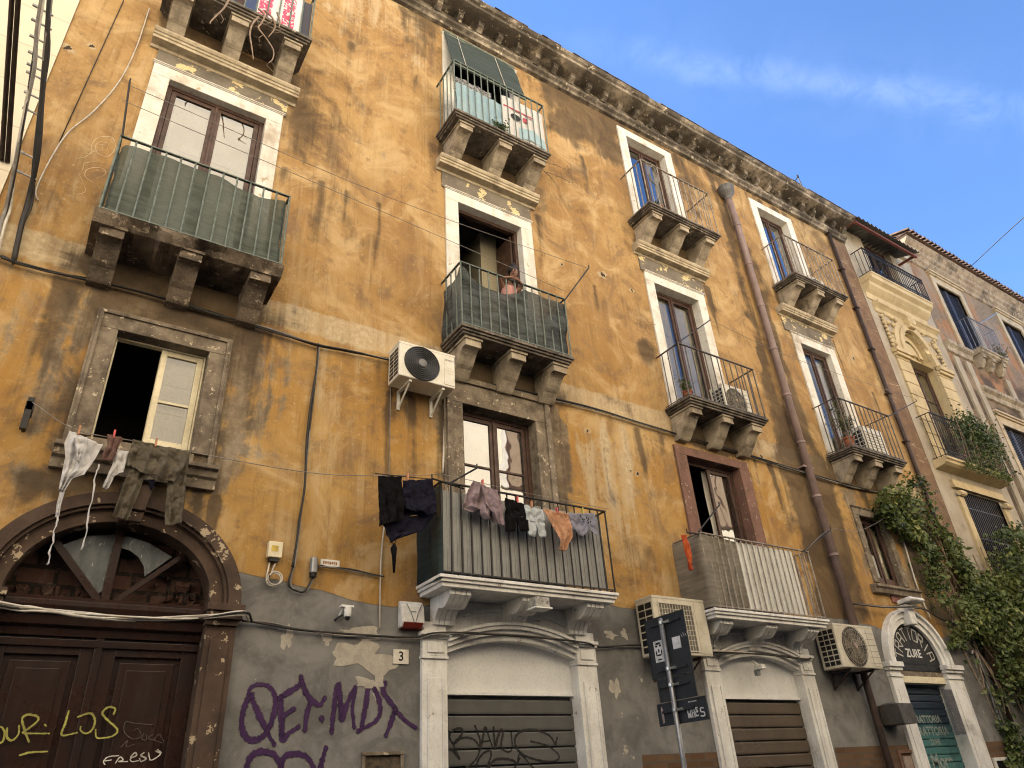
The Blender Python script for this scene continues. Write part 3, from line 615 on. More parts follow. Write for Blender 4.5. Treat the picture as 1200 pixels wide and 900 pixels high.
# ------------------------------------------------------------------ windows
def window(bld,x0,x1,z0,z1,frame=BROWN_FRAME,y=.14,glass=GLASS,curtain=None,open_left=False,style='white',inner=None,rail_at=None,room=DARK_ROOM,fw=.055,reveal=None,name='window',lab=None,depth=1.3,glow=0):
    w=partempty(name,bld,lab)
    rv={'white':WHITE_STONE,'grey':GREY_STONE,'brown':BROWN_STONE}.get(style,WHITE_STONE) if reveal is None else reveal
    b=MB(); yy=y+.02
    b.quad((x0,0,z0),(x0,yy,z0),(x0,yy,z1),(x0,0,z1)); b.quad((x1,0,z1),(x1,yy,z1),(x1,yy,z0),(x1,0,z0))
    b.quad((x0,0,z1),(x0,yy,z1),(x1,yy,z1),(x1,0,z1)); b.quad((x0,0,z0),(x1,0,z0),(x1,yy,z0),(x0,yy,z0)); b.build('reveal',rv,w,recalc=False)
    b=MB(); d=depth; e=.5; a0,a1,c0,c1=x0-e,x1+e,z0,z1+.25
    b.quad((a0,yy,c0),(a0,d,c0),(a0,d,c1),(a0,yy,c1)); b.quad((a1,yy,c0),(a1,yy,c1),(a1,d,c1),(a1,d,c0)); b.quad((a0,yy,c1),(a0,d,c1),(a1,d,c1),(a1,yy,c1),1)
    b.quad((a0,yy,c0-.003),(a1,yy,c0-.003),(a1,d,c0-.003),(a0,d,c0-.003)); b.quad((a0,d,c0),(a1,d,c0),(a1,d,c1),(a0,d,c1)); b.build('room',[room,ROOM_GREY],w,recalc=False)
    # fixed frame
    f=MB(); g=.002
    f.box(x0+g,x0+fw,y,y+.07,z0,z1-g); f.box(x1-fw,x1-g,y,y+.07,z0,z1-g); f.box(x0+fw,x1-fw,y+.002,y+.068,z1-fw,z1-g); f.build('frame',frame,w,bevel=.004)
    xm=(x0+x1)/2; leaf=[(x0+fw+.004,xm-.004),(xm+.004,x1-fw-.004)]
    for i,(a,c) in enumerate(leaf):
        if open_left=='both' or (open_left and i==0): continue
        s=.058; L=MB(); ya,yb=y+.012,y+.052; zt=z1-fw-.004; zb=z0+.01
        L.box(a,a+s,ya,yb,zb,zt); L.box(c-s,c,ya,yb,zb,zt); L.box(a+s,c-s,ya+.001,yb-.001,zt-s,zt); L.box(a+s,c-s,ya+.001,yb-.001,zb,zb+s*2.2)
        if rail_at: 
            for q in rail_at: L.box(a+s,c-s,ya+.003,yb-.003,q-.014,q+.014)
        if i==0: L.box(c-.012,c+.02,ya-.018,ya-.001,zb,zt)
        lf=L.build('sash',frame,w,bevel=.004)
        P=MB(); P.quad((a+s,ya+.02,zb+s),(c-s,ya+.02,zb+s),(c-s,ya+.02,zt-s),(a+s,ya+.02,zt-s)); P.build('pane',glass,w,recalc=False)
        if curtain and not (isinstance(curtain,tuple) and curtain[i] is None):
            cm=curtain[i] if isinstance(curtain,tuple) else curtain
            cloth([(a-.0,zt+.02),(a-.0,zb)],[(c,zt+.02),(c,zb)],y+.13,18,12,.014,4,seed=int(x0*10)+i,topflat=False).build('curtain',cm,w,smooth=True)
        if inner:
            Q=MB(); yi=y+.10; q0,q1=a,c; Q.box(q0,q1,yi,yi+.03,zb,zt)
            hts=np.linspace(zb+.1,zt-.08,4)
            for k in range(3): Q.box(q0+.07,q1-.07,yi-.012,yi-.001,hts[k]+.04,hts[k+1]-.04)
            Q.build('inner_shutter',inner,w,bevel=.006)
    if open_left=='both':
        for (a,c),e in zip(leaf,(0,1)):
            q=a if e==0 else c-.035; L=MB(); L.box(q,q+.035,y+.075,y+.07+(c-a)*.8,z0+.01,z1-fw-.01); L.build('sash',frame,w,bevel=.004)
    return w
def surround(w,x0,x1,z0,z1,jw=.2,lw=.22,mat=WHITE_STONE,pr=.032,cap=True,sill=False,capz=None):
    b=MB(); b.box(x0-jw,x0-.001,-pr,.004,z0,z1); b.box(x1+.001,x1+jw,-pr,.004,z0,z1); b.box(x0-jw,x1+jw,-pr-.001,.004,z1+.001,z1+lw)
    if cap: b.box(x0-jw-.012,x1+jw+.012,-pr-.012,.003,z1+lw+.001,z1+lw+.016); b.box(x0-jw-.022,x1+jw+.022,-pr-.024,.002,z1+lw+.017,z1+lw+.034)
    return b.build('surround',mat,w,bevel=.006)
def entablature(w,cx,hw,z,fr0,mat=None):
    mat=mat or HOOD
    if fr0 is not None:
        b=MB(); b.box(cx-hw+.1,cx+hw-.1,-.022,.003,fr0,z+.01); b.build('frieze',FRIEZE,w)
    z+=.06; p=[(.003,z-.05),(-.03,z-.05),(-.035,z-.005),(-.15,z),(-.15,z+.045),(-.165,z+.05),(-.17,z+.085),(-.185,z+.09),(-.2,z+.12),(-.2,z+.155),(.003,z+.175)]
    b=MB(); b.prism(p,cx-hw,cx+hw); return b.build('hood',mat,w,bevel=.004)

# ------------------------------------------------------------------ balconies
def bracket_profile(zt,D=.5,h=.42,front=.13):
    p=[(.003,zt),(-D,zt),(-D,zt-front)]
    for k in range(9):
        t=k/8; y=-D+.015+(D-.2)*t; z=zt-front-(h-front-.09)*(t**1.5)+.025*math.sin(PI*2*t); p.append((y,z))
    zb=zt-h+.07
    for k in range(7):
        a=PI*.5-k*PI*.9/6; p.append((-.17-.045*math.cos(a-PI/2)*1.0,zb-.02+.05*math.sin(a)))
    p+=[(-.1,zt-h-.02),(.003,zt-h-.02)]
    return p
def railing(b,x0,x1,yf,z0,z1,sp=.145,r=.0105,yw=-.01,top=.016,postr=.012):
    b.box(x0-.01,x1+.01,yf-.016,yf+.016,z1-.014,z1); 
    for x in (x0,x1): b.box(x-.015,x+.015,yf+.017,yw,z1-.013,z1-.001)
    zb=z0+.035
    b.box(x0+.01,x1-.01,yf-.007,yf+.007,zb-.007,zb+.007)
    for x in (x0,x1): b.box(x-.006,x+.006,yf+.012,yw,zb-.006,zb+.006)
    n=max(2,round((x1-x0)/sp))
    for i in range(n+1):
        x=x0+(x1-x0)*i/n; rr=postr if i in (0,n) else r; j=0 if i in (0,n) else random.uniform(-.004,.004)
        b.tube([(x+j,yf,z0),(x,yf,z1-.005)],rr,6)
    m=max(2,round((yw-yf)/sp))
    for x in (x0,x1):
        for i in range(1,m): b.tube([(x,yf+(yw-yf)*i/m,z0),(x,yf+(yw-yf)*i/m,z1-.005)],r,6)
def balcony(bld,cx,hw,zt,yf,rz,rail,stone=BAL_STONE,brs=(-.72,0,.72),bw=.115,lab=None,slab_t=.11,label_slab=None,sp=.145,rough_edge=False,D=None):
    w=partempty('balcony',bld,lab)
    b=MB(); h=slab_t
    if rough_edge:
        n=40; xs=np.linspace(cx-hw,cx+hw,n); 
        prof=[(.0,zt),(yf,zt),(yf-.002,zt-.05),(yf+.05,zt-h-.05),(0,zt-h-.06)]; vs=[];k=len(prof)
        for i,x in enumerate(xs):
            bite=max(0,fbm(np.array([x]),np.array([1.3]),2.6,31)[0]-.42)*.7
            for q,(y,z) in enumerate(prof):
                j=random.uniform(-.012,.012)
                vs.append((x,y+(bite*.5+j if q in(2,3) else 0),z+((bite*.35+j) if q in(3,) else (bite*.1 if q==2 else 0))))
        b.add(vs,[(i*k+q,i*k+(q+1)%k,(i+1)*k+(q+1)%k,(i+1)*k+q) for i in range(n-1) for q in range(k)]+[tuple(range(k)),tuple(range((n-1)*k+k-1,(n-1)*k-1,-1))])
        b.build('slab',stone,w)
    else:
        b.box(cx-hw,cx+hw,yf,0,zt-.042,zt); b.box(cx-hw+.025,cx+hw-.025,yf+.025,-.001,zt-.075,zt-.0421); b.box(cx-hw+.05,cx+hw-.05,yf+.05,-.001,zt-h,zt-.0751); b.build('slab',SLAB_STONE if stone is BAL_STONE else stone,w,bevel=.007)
    D=D or (-yf-.1)
    for dx in brs:
        q=MB(); q.prism(bracket_profile(zt-h-.001,D),cx+dx-bw,cx+dx+bw); q.box(cx+dx-bw-.02,cx+dx+bw+.02,-D-.02,-.001,zt-h-.035,zt-h-.0005); q.build('bracket',stone,w,bevel=.006)
    b=MB(); railing(b,cx-hw+.03,cx+hw-.03,yf+.035,zt,rz,sp); b.build('railing',rail,w)
    return w
# ------------------------------------------------------------------ column A
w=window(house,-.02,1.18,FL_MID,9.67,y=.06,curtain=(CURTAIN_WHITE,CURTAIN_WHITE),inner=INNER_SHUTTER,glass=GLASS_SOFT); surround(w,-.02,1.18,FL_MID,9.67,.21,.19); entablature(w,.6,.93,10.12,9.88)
w=window(house,0,1.17,FL_TOP,13.46,curtain=CURTAIN); surround(w,0,1.17,FL_TOP,13.46)
w=window(house,.13,1.0,4.72,5.90,frame=CREAM_PAINT,y=.10,style='grey',open_left=True,inner=INNER_SHUTTER,rail_at=[5.28],fw=.02,glass=GLASS_LOW,lab='low window with its left half open and one cream shutter leaf')
surround(w,.13,1.0,4.72,5.90,.17,.17,GREY_STONE,.03,cap=False)
b=MB(); 
for k,(o,p) in enumerate(((.19,.05),(.215,.035))):
    b.box(.13-o,.13-o+.03,-p,.003,4.6,5.9+o); b.box(1.0+o-.03,1.0+o,-p,.003,4.6,5.9+o); b.box(.13-o,1.0+o,-p-.001,.003,5.9+o-.001-.03,5.9+o)
b.build('moulding',GREY_STONE,w,bevel=.004)
b=MB(); b.prism([(.003,4.36),(-.06,4.36),(-.07,4.45),(-.10,4.47),(-.11,4.53),(-.15,4.545),(-.15,4.585),(.003,4.60)],-.13,1.26); b.box(.1,1.03,-.02,.09,4.60,4.719); b.build('sill',GREY_STONE,w,bevel=.004)
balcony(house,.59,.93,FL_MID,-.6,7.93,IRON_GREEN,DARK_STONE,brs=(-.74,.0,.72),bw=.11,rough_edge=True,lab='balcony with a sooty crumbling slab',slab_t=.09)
balcony(house,.585,.93,FL_TOP+.05,-.6,12.0,IRON_GREEN,BAL_STONE,bw=.11,brs=(-.69,0,.7))
# ------------------------------------------------------------------ column B
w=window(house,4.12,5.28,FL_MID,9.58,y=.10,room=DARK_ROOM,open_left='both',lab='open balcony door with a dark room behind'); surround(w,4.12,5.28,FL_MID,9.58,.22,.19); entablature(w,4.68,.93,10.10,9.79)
b=MB(); b.box(4.90,5.22,.62,1.25,FL_MID+.4,9.82); b.build('inner_wall',ROOM_CREAM,w)
w=window(house,4.12,5.28,FL_TOP,13.46,y=.16,curtain=(None,None)); surround(w,4.12,5.28,FL_TOP,13.46,.22,.16)
w=window(house,4.08,5.22,FL_LOW,6.03,style='grey',curtain=(CURTAIN,CURTAIN),inner=INNER_SHUTTER,rail_at=[5.28],y=.13); surround(w,4.08,5.22,FL_LOW,6.03,.27,.3,GREY_STONE,.05,cap=False)
b=MB(); b.box(3.84,3.92,-.08,.003,3.8,6.33); b.box(5.38,5.46,-.08,.003,3.8,6.33); b.box(3.8,5.5,-.085,.003,6.331,6.41); b.build('moulding',GREY_STONE,w,bevel=.005)
balcony(house,4.695,.905,FL_MID,-.58,7.90,IRON_GREEN,bw=.115,brs=(-.68,0.02,.71),lab='balcony with dark green railing in front of the open door')
balcony(house,4.67,.92,FL_TOP,-.64,12.08,IRON_GREEN,brs=(-.66,.07,.74),sp=.13)
# ------------------------------------------------------------------ column C
w=window(house,8.20,9.33,FL_MID,9.56,curtain=(CURTAIN_WHITE,CURTAIN_WHITE),inner=INNER_SHUTTER,glass=GLASS_LOW); surround(w,8.20,9.33,FL_MID,9.56,.21,.19); entablature(w,8.76,.93,10.10,9.77)
w=window(house,8.25,9.36,FL_TOP,13.48,curtain=(None,CURTAIN_WHITE),glass=GLASS_TOP); surround(w,8.25,9.36,FL_TOP,13.48,.22,.2,cap=False)
w=window(house,8.13,9.35,FL_LOW,6.10,style='brown',curtain=(None,CURTAIN_WHITE),open_left=True,rail_at=None,y=.13,lab='door with the left leaf open and a white curtain on the right'); surround(w,8.13,9.35,FL_LOW,6.10,.24,.15,BROWN_STONE,.04,cap=False)
balcony(house,8.80,.935,FL_MID,-.56,7.86,IRON_GREY,brs=(-.72,.0,.70))
balcony(house,8.78,.95,FL_TOP+.04,-.62,12.03,IRON_RUST,brs=(-.70,.0,.70))
# ------------------------------------------------------------------ column D
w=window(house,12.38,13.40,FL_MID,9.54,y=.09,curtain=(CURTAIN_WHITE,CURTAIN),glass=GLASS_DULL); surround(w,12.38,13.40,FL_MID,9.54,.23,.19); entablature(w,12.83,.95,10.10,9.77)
w=window(house,12.35,13.45,FL_TOP,13.41,glass=GLASS_TOP); surround(w,12.35,13.45,FL_TOP,13.41,.23,.2,cap=False)
w=window(house,12.51,13.28,4.50,5.75,style='grey',inner=INNER_SHUTTER,fw=.03,glass=GLASS_DULL,y=.07); surround(w,12.51,13.28,4.50,5.75,.16,.14,GREY_STONE,.03)
b=MB(); b.prism([(.003,4.30),(-.08,4.31),(-.10,4.38),(-.14,4.40),(-.14,4.44),(.003,4.46)],12.2,13.6); b.build('sill',GREY_STONE,w,bevel=.004)
balcony(house,12.96,.90,FL_MID,-.58,7.90,IRON_GREY,brs=(-.66,.0,.68))
balcony(house,12.93,.93,FL_TOP+.03,-.62,11.97,IRON_RUST,brs=(-.68,.0,.68))


# rods standing out from the railings, kept as parts of the house
def rods(pts_list,mat=IRON_BLACK,name='clothes_rod',r=.011):
    for p in pts_list:
        b=MB(); b.tube(p,r,6); e=Vector(p[-1]); b.tube([e,e+Vector((0,0,.05))],r*.8,5); b.build(name,mat,house)
rods([[(5.56,-.56,7.86),(6.10,-.6,8.66)],[(-.30,-.58,7.9),(-.385,-.6,8.72)],[(3.60,-.5,4.66),(3.95,-.55,4.9)],[(3.80,-.50,4.64),(3.36,-.57,4.66)],
      [(7.86,-.52,7.83),(8.77,-.6,8.56)],[(13.84,-.55,7.88),(15.2,-.6,8.55)],[(7.45,-.56,4.60),(7.95,-.6,5.05)],[(7.62,-.5,4.60),(7.22,-.56,4.56)],[(9.72,-.56,4.6),(10.5,-.62,5.02)]])
b=MB(); b.box(-.415,-.355,-.22,-.05,4.78,4.86); b.box(-.41,-.36,-.22,-.17,4.60,4.90); b.box(-.40,-.37,-.06,.003,4.66,4.80); b.build('line_hook',IRON_BLACK,house)

# ------------------------------------------------------------------ portal
pt=partempty('portal',house,'dark brown arched portal with chipped paint and double wooden door')
b=MB(); cx=.585
b.ring(cx,3.285,.93,.80,1.045,.91,-.13,.003); b.ring(cx,3.285,.90,.77,.9295,.7995,-.10,.003); b.build('archivolt',PORTAL,pt,bevel=.004)
b=MB(); b.ring(cx,3.286,.79,.655,.8995,.7695,-.055,.20); b.build('inner_arch',PORTAL,pt,bevel=.004)
b=MB()
for s in (-1,1):
    b=MB(); a,c=(cx+.785,cx+1.045) if s>0 else (cx-1.045,cx-.785)
    b.box(a,c,-.06,.2,0,3.10); b.box(a+.05,c-.05,-.075,-.0601,.6,2.98); b.box(a-.01,c+.01,-.09,.2,3.101,3.15); b.box(a-.02,c+.03,-.12,.2,3.151,3.22); b.box(a-.03,c+.04,-.145,.2,3.221,3.284); b.build('pilaster',PORTAL,pt,bevel=.005)
b=MB(); b.slab([(cx-.1,4.02),(cx+.1,4.02),(cx+.13,4.26),(cx-.13,4.26)],-.2,.0); b.slab([(cx-.09,3.92),(cx+.09,3.92),(cx+.1,4.019),(cx-.1,4.019)],-.17,.0); b.build('keystone',PORTAL,pt,bevel=.01)
b=MB(); b.prism([(.16,2.98),(.10,2.98),(.09,3.04),(.05,3.06),(.04,3.13),(.0,3.15),(-.02,3.20),(-.02,3.24),(.02,3.28),(.16,3.285)],cx-.784,cx+.784); b.build('transom',DOOR_WOOD,pt,bevel=.003)
for s in (0,1):
    a=cx-.784 if s==0 else cx+.004; c=cx-.004 if s==0 else cx+.784
    L=MB(); L.box(a,c,.16,.20,0,2.979)
    L.box(a,a+.13,.125,.159,0,2.979); L.box(c-.13,c,.125,.159,0,2.979); L.box(a+.13,c-.13,.126,.159,2.84,2.979); L.box(a+.13,c-.13,.126,.159,0,.25); L.box(a+.13,c-.13,.126,.159,1.05,1.2)
    for z0,z1 in ((.25,1.05),(1.2,2.84)):
        q=[(a+.13,z0),(c-.13,z0),(c-.13,z1),(a+.13,z1)]; i=.045
        L.box(a+.13+i,c-.13-i,.138,.159,z0+i,z1-i); L.box(a+.13+i*2.3,c-.13-i*2.3,.128,.1379,z0+i*2.3,z1-i*2.3)
    if s==0: L.box(c-.03,c+.03,.105,.124,0,2.979)
    L.box(a,c,.10,.1249,2.90,2.96)
    d=L.build('door',DOOR_WOOD,pt,bevel=.006)
fan=partempty('fanlight',pt)
b=MB(); b.quad((cx-.8,.24,3.28),(cx+.8,.24,3.28),(cx+.8,.24,4.0),(cx-.8,.24,4.0))
mb=M('rubble_brick'); bc,bf=mb.brick((.075,.04,.03),(.05,.03,.024),(.022,.017,.014),.30,.155,.018); n=mb.noise(9,5,.7); cc=mb.mix(mb.sm(n,.5,.7,0,.6),bc,(.10,.075,.06))
mb.bsdf(cc,.95,mb.bump(mb.op('SUBTRACT',mb.op('MULTIPLY',n,.6),bf),.8,.03),spec=.1); b.build('brick_infill',mb.mat,fan,recalc=False)
b=MB()
rr=random.Random(3)
def rubble(b,x,y,z,s):
    bm=bmesh.new(); bmesh.ops.create_icosphere(bm,subdivisions=2,radius=s); k=[rr.uniform(.6,1.2) for _ in range(3)]
    for v in bm.verts:
        d=v.co.normalized(); f=1+.22*math.sin(d.x*4+x*9)+.18*math.sin(d.z*5+z*11); m_=max(abs(d.x),abs(d.y),abs(d.z)); v.co=Vector((d.x*k[0],d.y*.8,d.z*k[2]))*s*f/(m_**.55)
    bm.verts.index_update(); b.add([(v.co.x+x,v.co.y+y,v.co.z+z) for v in bm.verts],[tuple(v.index for v in f.verts) for f in bm.faces]); bm.free()
for q in range(34):
    x=cx+rr.uniform(-.70,.72)
    if .0<x-cx<.28: continue
    hmax=.10 if x<cx else .34; hmax=min(hmax,.62*math.sqrt(max(0,1-((x-cx)/.8)**2))); rubble(b,x,.21,3.29+rr.uniform(0,1)**1.5*hmax,rr.uniform(.02,.055))
b.build('loose_bricks',mb.mat,fan)
b=MB(); b.slab([(.09,3.71),(.30,3.84),(.535,3.885),(.525,3.38),(.45,3.33)],.13,.137); b.slab([(.585,3.885),(.80,3.84),(1.02,3.73),(.82,3.53),(.80,3.62),(.74,3.70),(.66,3.75),(.585,3.765)],.13,.137); b.build('pane',DUSTY,fan)
b=MB()
for ex,ez,wd in ((.05,3.78,.03),(.555,3.93,.034),(1.11,3.75,.022)):
    p=Vector((ex,ez));c0=Vector((.50 if ex<.5 else .545 if ex<.6 else .62,3.285)); t=(p-c0).normalized(); n2=Vector((-t.y,t.x))*wd
    b.slab([tuple(c0+n2),tuple(c0-n2),tuple(p-n2),tuple(p+n2)],.10,.155)
b.build('glazing_bar',DOOR_WOOD,fan)

def graffito(strokes,width,y,mat,label,taper=.3):
    g=MB()
    for s in strokes: stroke(g,s,width,y,taper)
    o=g.build('graffiti',mat,house,recalc=False,label=label); return o
graffito(SH['purple'],.056,-.004,PURPLE,'purple spray writing QET.MDX on the grey wall',.35)
graffito(SH['yellow'],.017,.0985,YELLOW_SPRAY,'yellow writing OUR: LJS on the brown door',.3)
graffito(SH['greytag'],.006,.122,FAINT_SPRAY,'faint scratched tag on the brown door')
graffito(SH['fresh'],.011,.122,WHITE_SPRAY,'white tag FRESH on the brown door')

CHALK=spray('pale_scratch',(.56,.44,.28),(.40,.28,.14),.5,90)
graffito([[(-0.562,8.064),(-0.579,8.213),(-0.534,8.343),(-0.416,8.4),(-0.361,8.268),(-0.401,8.107),(-0.499,8.099),(-0.545,8.186),(-0.519,8.27),(-0.438,8.293),(-0.43,8.182)],[(-0.513,8.239),(-0.451,8.251)],[(-0.481,8.257),(-0.475,8.157)],[(-0.664,7.929),(-0.601,7.986),(-0.553,8.091),(-0.469,8.161)],[(-0.459,7.668),(-0.543,7.711),(-0.555,7.801),(-0.495,7.877),(-0.403,7.904),(-0.38,7.828),(-0.44,7.743)],[(-0.586,7.785),(-0.582,7.897),(-0.476,7.987)],[(-0.565,7.435),(-0.504,7.528),(-0.598,7.714)]],.009,-.003,CHALK,'pale scratched scribble on the ochre wall beside the upper left balcony',.5)
HOLE_RIM=gen('broken_plaster',(.46,.36,.22),(.33,.23,.13),.95,20,.5,.01); HOLE_IN=gen('dark_hole',(.035,.024,.016),(.07,.05,.03),.95,20,.5,.01)
rr2=random.Random(12)
def blob(b,x,y,z,rx,rz,n=22):
    ph=[rr2.uniform(0,6) for _ in range(4)]; pts=[]
    for k in range(n):
        a=2*PI*k/n; f=1+.25*math.sin(2*a+ph[0])+.2*math.sin(3*a+ph[1])+.18*math.sin(5*a+ph[2])+.1*math.sin(9*a+ph[3]); pts.append((x+rx*f*math.cos(a),y,z+rz*f*math.sin(a)))
    b.add(pts+[(x,y,z)],[(k,(k+1)%n,n) for k in range(n)])
for (x,z,r) in ((-1.112,9.53,.07),(-.902,9.717,.05),(6.962,9.279,.09),(6.07,9.146,.045),(7.606,9.186,.05),(10.073,6.472,.06),(14.388,9.754,.07),(6.167,6.11,.04),(5.645,5.823,.03),(7.03,5.6,.05),(6.9,5.62,.025),(10.15,7.02,.09)):
    b=MB(); blob(b,x,-.002,z,r*1.1,r*.9); b.build('plaster_hole',HOLE_RIM,house); b=MB(); blob(b,x+.005,-.0035,z,r*.45,r*.55); b.build('plaster_hole',HOLE_IN,house)
PALE_PLASTER=gen('bare_lime_plaster',(.43,.39,.32),(.33,.30,.25),.95,9,.5,.01)
for (x,z,rx,rz) in ((2.12,3.04,.05,.10),(2.50,3.06,.05,.06),(2.85,3.12,.28,.05),(2.90,2.90,.30,.14),(3.05,2.68,.05,.14),(6.09,2.67,.07,.11),(6.12,3.28,.10,.04),(6.35,3.3,.06,.05),(2.95,2.66,.12,.05)):
    PPY=globals().get('PPY',.0022)+.0004; b=MB(); blob(b,x,-PPY,z,rx,rz,34); b.build('plaster_patch',PALE_PLASTER,house)

# ------------------------------------------------------------------ shop fronts
def arch_pts(cx,hw,z0,rise,n=20):
    return [(cx-hw+2*hw*k/n, z0+rise*(1-(2*k/n-1)**2)) for k in range(n+1)]
def shopfront(cx,hw,mat_shutter,ys,lab,zs=2.58):
    s=partempty('shopfront',house,lab)
    b=MB()
    lo=arch_pts(cx,hw,2.965,.165); hi=[(x,3.52) for x,_ in lo]
    b.band(lo,hi,-.025,.17); b.build('spandrel',WHITE_PAINT,s)
    b=MB(); lo=arch_pts(cx,hw,3.02,.17); hi=[(x,z+.05) for x,z in lo]; b.band(lo,hi,-.07,-.026); lo=[(x,z+.051) for x,z in lo]; hi=[(x,z+.04) for x,z in lo]; b.band(lo,hi,-.11,-.026)
    lo=[(x,z+.041) for x,z in lo]; hi=[(x,z+.035) for x,z in lo]; b.band(lo,hi,-.13,-.026)
    lo=arch_pts(cx,hw-.05,3.30,.14); hi=[(x,z+.03) for x,z in lo]; b.band(lo,hi,-.045,-.026); b.build('hood_mould',WHITE_PAINT,s,bevel=.004)
    b=MB(); lo=[(x,zs) for x,_ in arch_pts(cx,hw,2.965,.165)]; b.band(lo,arch_pts(cx,hw,2.965,.165),.10,.165); b.box(cx-hw+.001,cx+hw-.001,.075,.0995,zs,zs+.03); b.build('lunette_panel',LUNETTE,s)
    b=MB()
    for sgn in (-1,1):
        b=MB(); a,c=(cx+hw,cx+hw+.29) if sgn>0 else (cx-hw-.29,cx-hw)
        b.box(a,c,-.05,.17,0,2.90); b.box(a+.07,c-.07,-.062,-.0501,.5,2.72); b.box(a+.055,a+.07,-.07,-.0501,.5,2.72); b.box(c-.07,c-.055,-.07,-.0501,.5,2.72)
        b.box(a-.01,c+.01,-.07,.17,2.901,2.93); b.box(a-.0,c+.0,-.06,.17,2.931,3.10); b.box(a+.05,c-.05,-.075,-.0601,2.96,3.07)
        b.box(a-.015,c+.015,-.08,.17,3.101,3.13); b.box(a-.025,c+.025,-.10,.17,3.131,3.17); b.box(a+.01,c-.01,-.06,.17,3.171,3.27)
        b.build('pilaster',WHITE_PAINT,s,bevel=.006)
    # roller shutter: every slat a shallow folded profile
    b=MB(); z=0; prof=[]
    while z<zs-.02: prof+=[(ys,z),(ys-.004,z+.02),(ys-.004,z+.128),(ys,z+.14),(ys+.035,z+.142),(ys+.035,z+.158)]; z+=.16
    prof=[p for p in prof if p[1]<zs-.005]
    vs=[(x,y,zz) for y,zz in prof for x in (cx-hw+.002,cx+hw-.002)]
    b.add(vs,[(2*i,2*i+1,2*i+3,2*i+2) for i in range(len(prof)-1)]); b.box(cx-hw+.002,cx+hw-.002,ys+.036,ys+.045,zs-.1,zs-.001)
    b.build('roller_shutter',mat_shutter,s,recalc=False)
    return s
def low_balcony(cx,hw,zt,rz,rail,lab,sp):
    w=partempty('balcony',house,lab); yf=-.56
    b=MB(); b.box(cx-hw,cx+hw,yf,0,zt-.035,zt); b.box(cx-hw+.02,cx+hw-.02,yf+.02,-.001,zt-.07,zt-.0351); b.box(cx-hw+.045,cx+hw-.045,yf+.045,-.001,zt-.115,zt-.0701); b.build('slab',WHITE_PAINT,w,bevel=.006)
    for dx in (-hw+.30,0,hw-.30):
        b=MB(); p=[(.003,zt-.116),(-.44,zt-.116),(-.445,zt-.17)]
        for k in range(11):
            t=k/10; p.append((-.44+.36*t**.8,zt-.17-.19*t-.045*math.sin(2*PI*t)))
        p+=[(-.08,zt-.40),(.003,zt-.40)]
        x=cx+dx
        for k in range(4): q=x-.13+.065*k; b.prism([(y-(.012 if y<-.05 else 0),z) for y,z in p],q+.006,q+.059)
        b.prism([(y,z+.0005) for y,z in p],x-.127,x+.127); b.build('console',WHITE_PAINT,w,bevel=.003)
    b=MB(); railing(b,cx-hw+.04,cx+hw-.03,yf+.035,zt,rz,sp,r=.010); b.build('railing',rail,w)
    return w
s1=shopfront(4.66,.86,SHUTTER,.12,'white shopfront with grey shutter tagged in black')
graffito(SH['tag'],.027,.1145,SHUT_SPRAY,'black spray tag BIANUS on the grey shutter',.35)
s2=shopfront(8.78,.86,SHUTTER2,.12,'white shopfront with brown shutter')
fa=[[(8.1,2.18),(8.2,2.23),(8.33,2.2),(8.38,2.12),(8.45,2.14)],[(8.06,2.06),(8.2,2.09),(8.3,2.0),(8.2,1.95),(8.08,1.98)],[(8.45,2.07),(8.5,2.0),(8.6,2.03),(8.66,1.95)],[(8.2,1.8),(8.33,1.86),(8.45,1.8),(8.38,1.72),(8.24,1.73),(8.2,1.8)],[(8.7,1.83),(8.8,1.76),(8.95,1.78)]]
graffito(fa,.007,.1145,spray('chalk_line',(.2,.165,.13),(.15,.12,.1),.4,90),'faint chalk scribble on the brown shutter')
lb1=low_balcony(4.655,1.20,3.64,4.67,IRON_BLACK,'wide balcony with grey screen panels above the tagged shop',.125)
b=MB()
x=3.53
while x<5.72:
    b.box(x,x+.118,-.495,-.485,3.68,4.585+random.uniform(-.004,.004)); b.prism([(-.4951,3.685),(-.503,3.685),(-.503,4.57),(-.4951,4.57)],x+.045,x+.073); x+=.1225
b.build('screen_panel',PANEL_GREY,lb1,bevel=.003)
lb2=low_balcony(8.68,1.21,3.59,4.615,IRON_RUST,'wide balcony with white corrugated panels and a beige sheet',.115)
b=MB(); n=180; xs=np.linspace(8.24,9.50,n); vs=[]
for x in xs:
    t=(x/.108)%1; y=-.49-.016*(1 if .25<t<.72 else 0)
    vs+=[(x,y,3.64),(x,y,4.575)]
b.add(vs,[(2*i,2*i+2,2*i+3,2*i+1) for i in range(n-1)]); b.build('screen_panel',PANEL_WHITE,lb2,recalc=False,solid=.004)

